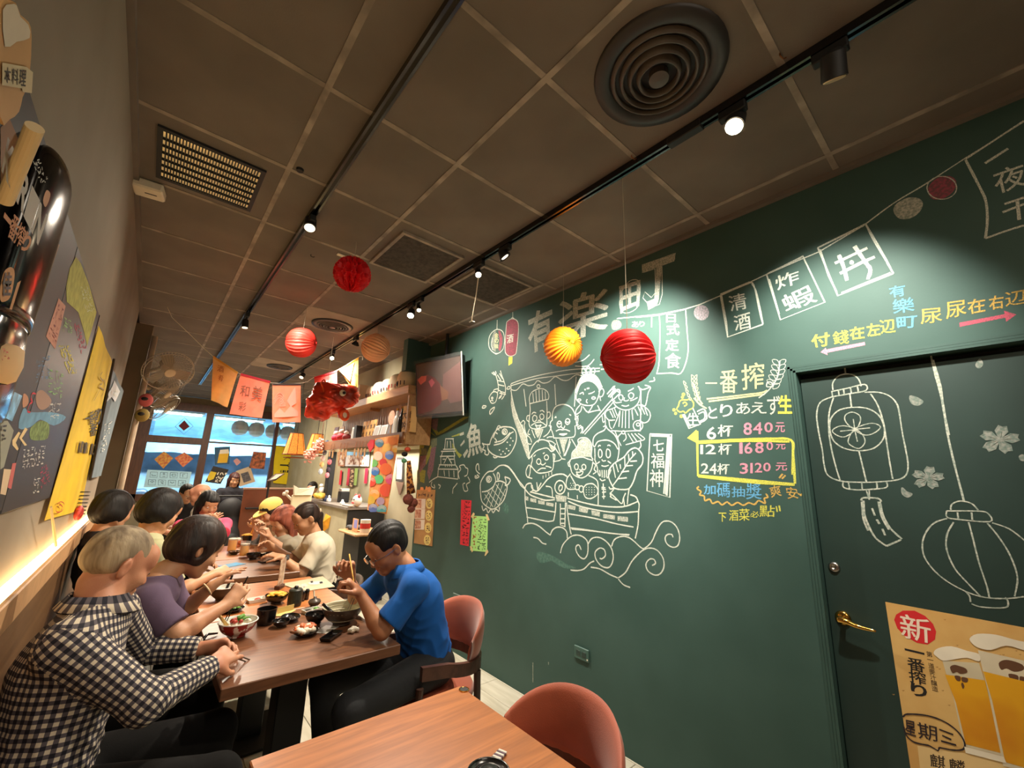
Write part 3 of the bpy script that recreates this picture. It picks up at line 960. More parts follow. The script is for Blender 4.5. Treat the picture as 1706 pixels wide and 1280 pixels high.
c = under(1046, 594, 1040, 290); BR_ = pxr(c, 50)*0.93
pleat_ball(c, BR_, (0.80, -0.75, 0.10), 30, M_pred, 'largest red pleated paper ball hanging before the chalk ship')
c = under(938, 578, 943, 447)
pleat_ball(c, pxr(c, 35)*.96, (-0.35, -1.0, -0.02), 28, M_porg, 'orange pleated paper ball hanging beside the largest red one')
c = under(626, 580, 628, 545)
pleat_ball(c, pxr(c, 24), (0.9, -0.42, -0.35), 26, M_ppch, 'peach pleated paper ball hanging above the top shelf')
c = under(502, 571, 513, 507)
pleat_ball(c, pxr(c, 25), (0.9, -0.55, 0.03), 26, mat('paper_coral_red', (236, 48, 34), .6, var=.08, thin=.15), 'smaller coral-red pleated paper ball in front of a round air vent')
c = under(587, 457, 590, 402)
pleat_ball(c, pxr(c, 30.5), (0, 0, 1), 12, M_phon, 'red honeycomb paper ball below the plain part of the ceiling', kind='honey')

# ------------------------------------------------------------------ pennants on a string
PF = Plane(1, 4.9, (0, -1, 0))
line = [(277, 520), (315, 556), (355, 594), (398, 622), (452, 638), (505, 638), (523, 629), (562, 617), (600, 594), (604, 600)]
pts = [PF.p(*q) for q in smooth_path(line, 3)]
pts[0].z = min(pts[0].z+.05, CEIL)
solo('pennant_string', 'thin pale string carrying the row of pennants from the ceiling', 'string', MB().tube(pts, .003, 5), M_white)


def cloth(px4, nx=10, ny=12, y0=4.9, amp=0.012, ph=0.0):
    q = [PF.p(*k) for k in px4]
    vs = []; fs = []
    for i in range(ny+1):
        v = i/ny
        for j in range(nx+1):
            u = j/nx
            P = (q[0]*((1-u)*(1-v)))+(q[1]*(u*(1-v)))+(q[2]*(u*v))+(q[3]*((1-u)*v))
            vs.append(P+Vector((0, amp*math.sin(u*7+ph+v*2)*(.3+v), 0)))
    for i in range(ny):
        for j in range(nx):
            a = i*(nx+1)+j; fs.append((a, a+1, a+nx+2, a+nx+1))
    return vs, fs


flags = [
    ('pennant', 'cream pennant at the left end of the string, tip folded', [(355, 594), (396, 621), (379, 679), (352, 667)], (214, 172, 116)),
    ('pennant', 'pink pennant with a red top hem and brown characters', [(401, 623), (450, 636), (436, 697), (382, 690)], (232, 142, 124)),
    ('pennant', 'salmon pennant with pale waves and a dark top hem, middle of the string', [(454, 640), (501, 640), (500, 704), (453, 704)], (238, 158, 136)),
    ('pennant', 'red pennant partly behind the crumpled foil balloon', [(523, 629), (561, 618), (562, 662), (528, 664)], (228, 92, 84)),
    ('pennant', 'yellow and cream pennant with a pointed tip at the right end of the string', [(565, 617), (597, 596), (597, 646), (582, 640)], (226, 176, 96))]
for k, (nm, lb, q, col) in enumerate(flags):
    cen = (PF.p(*q[0])+PF.p(*q[1]))/2
    t = thing(nm, lb, 'pennant', cen, group=None)
    vs, fs = cloth(q, ph=k*1.3)
    part(t, 'cloth', MB().add([v+Vector((0, .001, 0)) for v in vs], fs).add([v+Vector((0, -.001, 0)) for v in vs], fs), mat('pennant_cloth_%d' % (k+1), col, .85, var=.12, scale=9, thin=.3), smooth=True)
    hem = MB(); a, b = PF.p(*q[0]), PF.p(*q[1])
    hem.prism([a+Vector((0, -.014, .004)), b+Vector((0, -.014, .004)), b+Vector((0, -.014, -.018)), a+Vector((0, -.014, -.018))], (0, -.002, 0))
    part(t, 'hem', hem, flat(((226, 160, 60), (206, 30, 50), (60, 44, 40), (206, 40, 50), (226, 160, 40))[k]))
PFt = Plane(1, 4.875, (0, -1, 0))
def pen_text(parent_label, fn, name, m):
    par = [o for o in COL.objects if o.get('label', '').startswith(parent_label)][0]
    mb = MB(); fn(mb); part(par, name, mb, m)
pen_text('pink pennant', lambda m: (PFt.text(m, '和', [(401, 640), (418, 643), (415, 663), (398, 661)]), PFt.text(m, '美', [(421, 640), (440, 645), (436, 671), (417, 667)]), PFt.text(m, '彩', [(398, 668), (412, 670), (409, 687), (396, 685)])), 'lettering', flat((150, 92, 74)))
pen_text('cream pennant', lambda m: (PFt.text(m, '酒', [(362, 607), (374, 611), (373, 622), (361, 619)]), PFt.text(m, '肴', [(364, 623), (374, 626), (371, 637), (362, 634)])), 'lettering', flat((140, 80, 50)))
pen_text('salmon pennant', lambda m: ([PFt.stroke(m, [(457, 665+4*i), (464, 655+4*i), (472, 660+4*i), (466, 668+4*i), (476, 672+2*i)], 1.6) for i in range(3)], PFt.fill(m, [(457, 690), (466, 680), (474, 688), (484, 676), (497, 686), (497, 694), (457, 696)]), PFt.fill(m, [(478, 668), (488, 650), (492, 645), (494, 672), (484, 678)])), 'wave_print', flat((248, 190, 168)))
pen_text('yellow and cream', lambda m: (PFt.fill(m, [(567, 619), (590, 604), (583, 636)]), ), 'cream_panel', flat((226, 196, 150)))
pen_text('yellow and cream', lambda m: (PFt.text(m, '大', [(588, 622), (595, 619), (595, 628), (588, 631)]), ), 'lettering', flat((150, 60, 30)))
pen_text('red pennant', lambda m: (PFt.text(m, '祭', [(536, 634), (552, 630), (552, 650), (536, 652)]), ), 'lettering', flat((246, 170, 160)))

# crumpled red foil balloon
bc = PF.p(545, 668); bc = Vector(U(545, 668, 1, 4.7))
t = thing('foil_balloon', 'crumpled glossy red foil balloon with a round orange spout, hanging by the pennants', 'balloon', bc)
s = SDF(0.008)
fx = Vector((0.80, -0.2, 0.42)).normalized()   # runs up to the right
def at_(px, py, y=4.7): return np.array(U(px, py, 1, y))
s.rc(at_(552, 664), at_(578, 660, 4.66), 0.155, 0.13, k=.05)
s.rc(at_(530, 672), at_(553, 668), 0.115, 0.14, k=.05)
s.el(at_(540, 650), (.11, .08, .09), k=.04)
s.el(at_(572, 690, 4.6), (.06, .05, .06), k=.02)
s.rc(at_(517, 688), at_(536, 688), .055, .09, k=.04)
def crum(V):
    f = 17.0
    n = np.sin(V[:, 0]*f*1.7+np.sin(V[:, 2]*f*2.3)*1.6)*np.cos(V[:, 2]*f*1.9+V[:, 0]*9+np.sin(V[:, 1]*f))
    d = V-np.array(bc); d /= np.linalg.norm(d, axis=1)[:, None]
    return d*(np.abs(n)[:, None]*0.011)
M_foil = mat('red_foil', (232, 62, 34), .24, metal=.4, var=.0, scale=7, col2=(150, 50, 32), spec=.8, lo=.45, hi=.6)
M_foil2 = mat('orange_foil', (238, 92, 46), .25, metal=.4, var=.1)
skin('crumpled_body', s, M_foil, t, noise=crum)
c1 = Vector(at_(574, 692, 4.52))
s2 = MB(); axd = Vector((.45, -1, .1)).normalized(); u1 = axd.orthogonal().normalized(); u2 = axd.cross(u1)
s2.tube([c1+(u1*math.cos(a)+u2*math.sin(a))*.047 for a in [2*math.pi*i/20 for i in range(20)]], .018, 8, closed=True)
part(t, 'round_spout', s2, M_foil2, smooth=True)
part(t, 'spout_hole', MB().tube([c1-axd*.01, c1+axd*.006], [.034, .03], 16), M_white)
e1 = Vector(at_(571, 655, 4.53))
part(t, 'eye', MB().ball(e1, (.035, .02, .035)), M_white, smooth=True)
part(t, 'pupil', MB().ball(e1+Vector((.008, -.02, 0)), (.017, .012, .017)), M_black, smooth=True)
part(t, 'curl', MB().tube(smooth_path([tuple(at_(541, 660, 4.6)), tuple(at_(538, 646, 4.6)), tuple(at_(535, 638, 4.6)), tuple(at_(540, 633, 4.6)), tuple(at_(542, 638, 4.6))], 4), .008, 6), M_foil2)
tp = at_(545, 645)
part(t, 'string', MB().tube([tp, (tp[0], tp[1], CEIL)], .002, 5), M_white)
# ------------------------------------------------------------------ CHALK ON THE GREEN WALL AND DOOR
def chalk(name, col, under_=(46, 78, 68), lo=0.36, hi=0.60, scale=260):
    return mat(name, col, 0.95, var=0, scale=scale, col2=tuple(int(a*0.62+b*0.38) for a, b in zip(col, under_)), lo=lo, hi=hi, spec=.1)


C_white = chalk('chalk_white', (226, 224, 208))
C_fill = chalk('chalk_white_rubbed', (188, 186, 170), lo=.35, hi=.62, scale=120)
C_yel = chalk('chalk_yellow', (232, 222, 90))
C_cream = chalk('chalk_cream', (232, 220, 160))
C_org = chalk('chalk_orange', (226, 178, 92))
C_pink = chalk('chalk_pink', (236, 150, 170))
C_dpink = chalk('chalk_deep_pink', (214, 92, 112))
C_mauve = chalk('chalk_mauve', (156, 78, 92), scale=120)
C_blue = chalk('chalk_blue', (110, 176, 222))
C_grey = chalk('chalk_grey', (140, 140, 130), scale=100)
C_dim = chalk('chalk_faint', (84, 112, 100), scale=60)
K1 = (680, 420, .28136); K2 = (840, 580, .1875); K3 = (840, 740, .1875); K4 = (1060, 440, .2031); K5 = (1100, 580, .23445)
K6 = (1320, 400, .23437); K7 = (1306, 600, .3125); K8 = (660, 620, .234375); K9 = (800, 380, .2031); K10 = (1180, 200, .30832)


def D(mb, pl, frm, w, s):
    """strokes: 'x,y x,y ...' separated by ';'  prefix o closed, - straight, ! filled, c x,y,r circle"""
    for st in s.split(';'):
        st = st.strip()
        if not st: continue
        mode = ''
        while st[0] in 'o-!c': mode += st[0]; st = st[1:]
        P = [tuple(float(q) for q in k.split(',')) for k in st.split()]
        if 'c' in mode:
            x, y, r = P[0][:3]; ry = P[0][3] if len(P[0]) > 3 else r
            P = [(x+r*math.cos(a), y+ry*math.sin(a)) for a in [2*math.pi*i/12 for i in range(12)]]
            mode += 'o'
        if '!' in mode: pl.fill(mb, P, sub=0 if '-' in mode else 3, frm=frm); continue
        pl.stroke(mb, P, w, 1 if '-' in mode else 4, 'o' in mode, frm)


def T(mb, pl, frm, s, bold=0.012, lift=.0009):
    """letters: 'char x0,y0 x1,y1' boxes, or four corners"""
    for st in s.split(';'):
        st = st.strip()
        if not st: continue
        ch, *co = st.split()
        co = [tuple(float(q) for q in k.split(',')) for k in co]
        if len(co) == 2: (a, b), (c, d) = co; co = [(a, b), (c, b), (c, d), (a, d)]
        co = [(frm[0]+x*frm[2], frm[1]+y*frm[2]) for x, y in co]
        pl.text(mb, ch, co, bold=bold, lift=lift, gap=1.0)


def chalkpart(name, fn, m, parent=wall_right):
    mb = MB(); fn(mb)
    if parent is wall_right: return mb.build(name, m, parent)
    return part(parent, name, mb, m)


R_ = P_RIGHT
# shop name
chalkpart('chalk_lettering', lambda m: (T(m, R_, K9, '有 385,715 590,620 600,950 400,1045', .028), T(m, R_, K9, '楽 640,590 1060,470 1040,830 650,960', .024),
    T(m, R_, K9, '田 1140,480 1315,425 1305,640 1150,705', .03), T(m, R_, K1, '丁 1385,75 1585,5 1540,290 1385,360', .04)), C_fill)
chalkpart('chalk_outline', lambda m: (D(m, R_, K9, 1.3, 'o1165,520 1220,440 1280,425 1312,460 1308,560 1290,650 1220,695 1160,685 1143,610'),
    D(m, R_, K1, 1.3, 'o-1392,78 1572,10 1580,42 1503,80 1505,250 1488,310 1440,328 1390,272 1402,236 1440,270 1465,240 1462,100 1392,122')), C_white)
# bunting
chalkpart('chalk_bunting', lambda m: (
    D(m, R_, (0, 0, 1), 2.4, '-1028,531 1098,524 1142,515; -1142,515 1165,508 1200,493 1248,471 1278,457 1335,432 1364,420 1440,375; 1440,375 1490,338 1540,308 1608,264 1706,203'),
    D(m, R_, K4, 2.2, '190,415 195,560 188,800 170,895; 405,370 418,560 427,690 410,800 365,897 290,895 165,900; -190,418 405,372; -0,438 190,420; 128,435 126,520'),
    D(m, R_, K4, 2.6, '-690,255 930,155; 930,155 965,175 1010,380 1040,495; 950,160 985,230 1020,390 1040,495; -690,255 750,600 1040,495; -700,262 740,480 750,600; -690,248 930,148'),
    D(m, R_, K10, 2.6, '-315,835 510,735 630,985 390,1080 315,835; -322,830 505,742; -330,860 384,1050'),
    D(m, R_, K10, 2.8, '-592,690 850,562; 850,562 900,660 960,760 1000,830; -592,690 700,950 1000,830; -600,688 840,572; 858,575 925,690 985,800; -604,700 650,840 694,930; 720,935 850,880 985,825'),
    D(m, R_, K10, 3.6, '1390,215 1470,370 1500,440 1508,540 1498,640; -1390,212 1706,5; 1498,640 1610,600 1706,570'),
    D(m, R_, K10, 1.5, 'c1262,367,80,62'),
    D(m, R_, K10, 6.0, '-684,775 860,692; -712,830 830,770; 830,770 900,740; 705,730 730,790 750,868; 790,682 850,770 876,810 862,862'), D(m, R_, K10, 3, '!c775,770,12'),
    D(m, R_, K10, 5.0, '-1495,235 1620,155; -1600,455 1706,420; -1590,500 1706,455; -1670,440 1680,540')), C_white)
chalkpart('chalk_lettering', lambda m: (
    T(m, R_, K4, '日 245,410 325,480; 式 250,490 355,585; 定 240,615 350,715; 食 238,730 365,855', .016),
    T(m, R_, K4, '清 750,265 890,230 915,365 775,392; 酒 795,430 930,390 945,525 812,550', .018),
    T(m, R_, K10, '炸 355,850 485,805 492,880 375,922; 蝦 385,960 545,885 592,980 425,1040', .02),
    T(m, R_, K10, '夜 1530,285 1700,225 1730,350 1560,405', .012),
    T(m, R_, K9, 'あ 1245,765 1300,815; り 1305,765 1350,810', .016),
    T(m, R_, K9, '酒 218,880 275,868 270,935 222,950', .02)), C_white)
chalkpart('chalk_dot', lambda m: (D(m, R_, K4, 2, '!c535,400,62')), chalk('chalk_lilac', (176, 160, 166), scale=130))
chalkpart('chalk_dot', lambda m: (D(m, R_, K10, 2, '!1000,490 1020,450 1080,420 1140,425 1160,455 1140,500 1090,532 1030,532')), C_fill)
chalkpart('chalk_dot', lambda m: (D(m, R_, K10, 2, '!1185,385 1210,335 1260,305 1320,308 1342,345 1320,390 1270,425 1215,428')), C_mauve)
chalkpart('chalk_lantern', lambda m: (D(m, R_, K9, 2, '!215,800 225,765 265,745 305,765 315,830 300,1000 285,1040 245,1052 212,1030 205,980'), D(m, R_, K9, 2, '-!148,840 165,845 185,900 180,960 165,1010 150,1000 160,920')), C_mauve)
chalkpart('chalk_lantern_outline', lambda m: (D(m, R_, K9, 1.6, 'o215,800 225,765 265,745 305,765 315,830 300,1000 285,1040 245,1052 212,1030 205,980; -268,745 268,690; 255,745 265,735 280,745; o140,832 185,850 200,910 190,990 150,1028 110,1022 75,980 72,910 95,860; -138,830 140,755; 100,900 92,960 105,1000; 120,1030 135,1034 150,1026')), C_white)
chalkpart('chalk_lantern_stripe', lambda m: (D(m, R_, K9, 2, '!-112,850 130,842 128,1018 98,1000 96,900')), C_grey)
chalkpart('chalk_lantern_lettering', lambda m: T(m, R_, K9, '金 118,862 150,900; の 118,905 150,945; 味 118,950 150,990', .01), C_cream)
chalkpart('chalk_tassel', lambda m: (D(m, R_, K9, 2, '!-234,1060 266,1056 263,1110 232,1130')), C_yel)
chalkpart('chalk_dot', lambda m: (D(m, R_, K9, 2, '!1075,790 1100,755 1150,765 1158,810 1120,835 1085,832')), C_grey)
# directions over the door
chalkpart('chalk_lettering', lambda m: T(m, R_, K6, '付 122,680 268,650 262,752 150,768; 錢 283,655 398,635 402,735 298,745; 在 403,625 510,605 515,700 410,712; 左 520,598 620,585 628,675 535,690; 辺 618,572 728,558 735,655 632,668', .024), C_yel)
chalkpart('chalk_lettering', lambda m: T(m, R_, K6, '有 682,335 800,312 805,395 700,415; 樂 704,425 865,405 868,505 722,528; 町 738,552 888,535 880,622 748,632', .014), C_blue)
chalkpart('chalk_lettering', lambda m: T(m, R_, K6, '尿 905,495 1062,480 1065,580 915,600; 尿 1085,445 1235,425 1238,530 1095,565; 在 1240,430 1370,405 1372,510 1255,530; 右 1392,402 1500,385 1505,485 1400,500; 辺 1508,375 1660,345 1665,450 1518,475', .016), C_org)
chalkpart('chalk_arrow', lambda m: D(m, R_, K6, 2, '!-200,798 238,765 242,778 515,725 518,748 248,802 250,818'), C_pink)
chalkpart('chalk_arrow', lambda m: D(m, R_, K6, 2, '!-1188,588 1508,528 1505,502 1592,530 1520,582 1515,552 1190,618'), C_dpink)
# beer offer
chalkpart('chalk_lettering', lambda m: (T(m, R_, K5, '番 425,155 548,320; 搾 575,118 738,98 735,285 585,300; 一 325,215 400,290', .014),
    D(m, R_, K5, 3.0, '330,362 470,348 620,330 720,318 760,300; -345,380 740,330; 240,355 280,400 330,430; 235,250 262,330 280,370 300,400'),
    *[D(m, R_, K5, 1.2, 'o%d,%d %d,%d %d,%d' % (a, b, a+18, b+16, a+6, b+26)) for a, b in ((165, 235), (175, 262), (182, 292), (192, 320), (205, 345))],
    *[D(m, R_, K5, 1.2, 'o%d,%d %d,%d %d,%d' % (a, b, a-20, b+16, a-6, b+28)) for a, b in ((262, 190), (262, 218), (264, 248), (268, 280), (276, 312), (284, 345))],
    *[D(m, R_, K5, 1.2, 'o%d,%d %d,%d %d,%d' % (a, b, a+20, b+16, a+4, b+28)) for a, b in ((222, 190), (222, 218), (226, 248), (234, 280), (244, 312), (254, 345))]), C_cream)
chalkpart('chalk_wheat', lambda m: (D(m, R_, K5, 2.2, '700,355 760,310 810,250 840,180 850,90; 760,245 758,275 800,270 790,245 762,242'),
    *[D(m, R_, K5, 1.2, 'o%d,%d %d,%d %d,%d %d,%d' % (a, b, a+q*14, b-34, a+q*48, b-36, a+q*36, b-8)) for a, b, q in ((845, 120, 1), (845, 120, -1), (842, 155, 1), (840, 158, -1), (838, 190, 1), (834, 195, -1), (826, 225, 1), (820, 230, -1), (812, 258, 1), (808, 262, -1), (800, 290, 1))]), C_white)
chalkpart('chalk_lettering', lambda m: T(m, R_, K5, 'と 340,415 405,502; り 425,400 515,490; あ 540,388 638,470; え 645,385 755,465; ず 760,340 850,475; 6 330,560 398,650; 杯 408,545 520,630; 1 285,688 305,755; 2 322,685 395,755; 杯 412,680 510,758; 2 290,820 345,892; 4 350,820 402,898; 杯 405,820 495,898; 生 190,462 275,552', .012), C_white)
chalkpart('chalk_lettering', lambda m: T(m, R_, K5, '生 835,335 948,468', .024), C_yel)
chalkpart('chalk_lettering', lambda m: (T(m, R_, K5, '8 592,530 652,618; 4 660,528 725,612; 0 740,528 800,600; 元 818,528 886,600; 1 562,672 586,752; 6 598,670 655,752; 8 675,668 735,748; 0 755,666 802,726; 元 822,665 890,722; 3 565,818 625,895; 1 640,818 658,890; 2 672,816 725,885; 0 732,815 785,878; 元 820,815 902,872', .014)), C_pink)
chalkpart('chalk_box', lambda m: (D(m, R_, K5, 4.5, '-262,590 268,905 600,935 955,968; 262,668 500,655 780,645 930,655 945,760 958,965; 262,675 600,660 920,665; 270,912 650,955 955,972; 945,680 940,900; -262,588 200,640 262,668'), D(m, R_, K5, 2, '!-260,592 204,640 260,662')), C_yel)
chalkpart('chalk_mug', lambda m: (D(m, R_, K5, 2.6, '-160,472 205,572 285,542 232,428; 270,470 310,455 315,500 275,525; 262,452 312,435 330,500 285,530; -170,470 214,560')), C_white)
chalkpart('chalk_foam', lambda m: (D(m, R_, K5, 2.4, 'o130,410 118,435 140,455 165,450 180,462 205,440 232,425 236,390 215,365 185,370 160,368 138,380; 160,395 175,385 190,400 170,415; c98,440,7; c110,465,6; c150,485,8; c165,330,8; c158,350,6')), C_yel)
chalkpart('chalk_lettering', lambda m: T(m, R_, K5, '加 308,972 395,1042; 碼 402,960 496,1062; 抽 508,985 602,1060; 獎 612,960 720,1075', .016), C_blue)
chalkpart('chalk_lettering', lambda m: (T(m, R_, K5, '爽 770,985 850,970 865,1050 790,1065; 安 890,985 970,995 985,1070 905,1072', .016), D(m, R_, K5, 3.0, '275,985 262,1000 290,1020 280,1045 312,1052 318,1085 352,1075 372,1105 410,1092 440,1115 475,1095 510,1118 550,1098 590,1118 630,1100 670,1112 700,1085 745,1105 740,1070 765,1060 750,1035; -980,1035 1005,1050; -1000,1035 1018,1048; 845,925 870,895; 865,930 890,905')), C_org)
chalkpart('chalk_lettering', lambda m: (T(m, R_, K5, '下 415,1170 470,1235; 酒 490,1152 555,1228; 菜 560,1142 635,1228; 必 640,1160 702,1205; 點 705,1118 815,1200', .012), D(m, R_, K5, 2.6, '-825,1125 832,1165; -845,1120 852,1160')), C_yel)
chalkpart('chalk_plaque', lambda m: (D(m, R_, (0, 0, 1), 2.6, '-1083,723 1119,724 1116,829 1078,818 1083,723; -1113,727 1106,823'), D(m, R_, (0, 0, 1), 3.5, '-1117,728 1111,826; -1115,728 1109,824; -1086,724 1116,725; -1085,726 1116,727'),
    T(m, R_, K2, '七 1325,815 1418,918; 福 1305,935 1422,1068; 神 1295,1080 1412,1235', .014)), C_white)
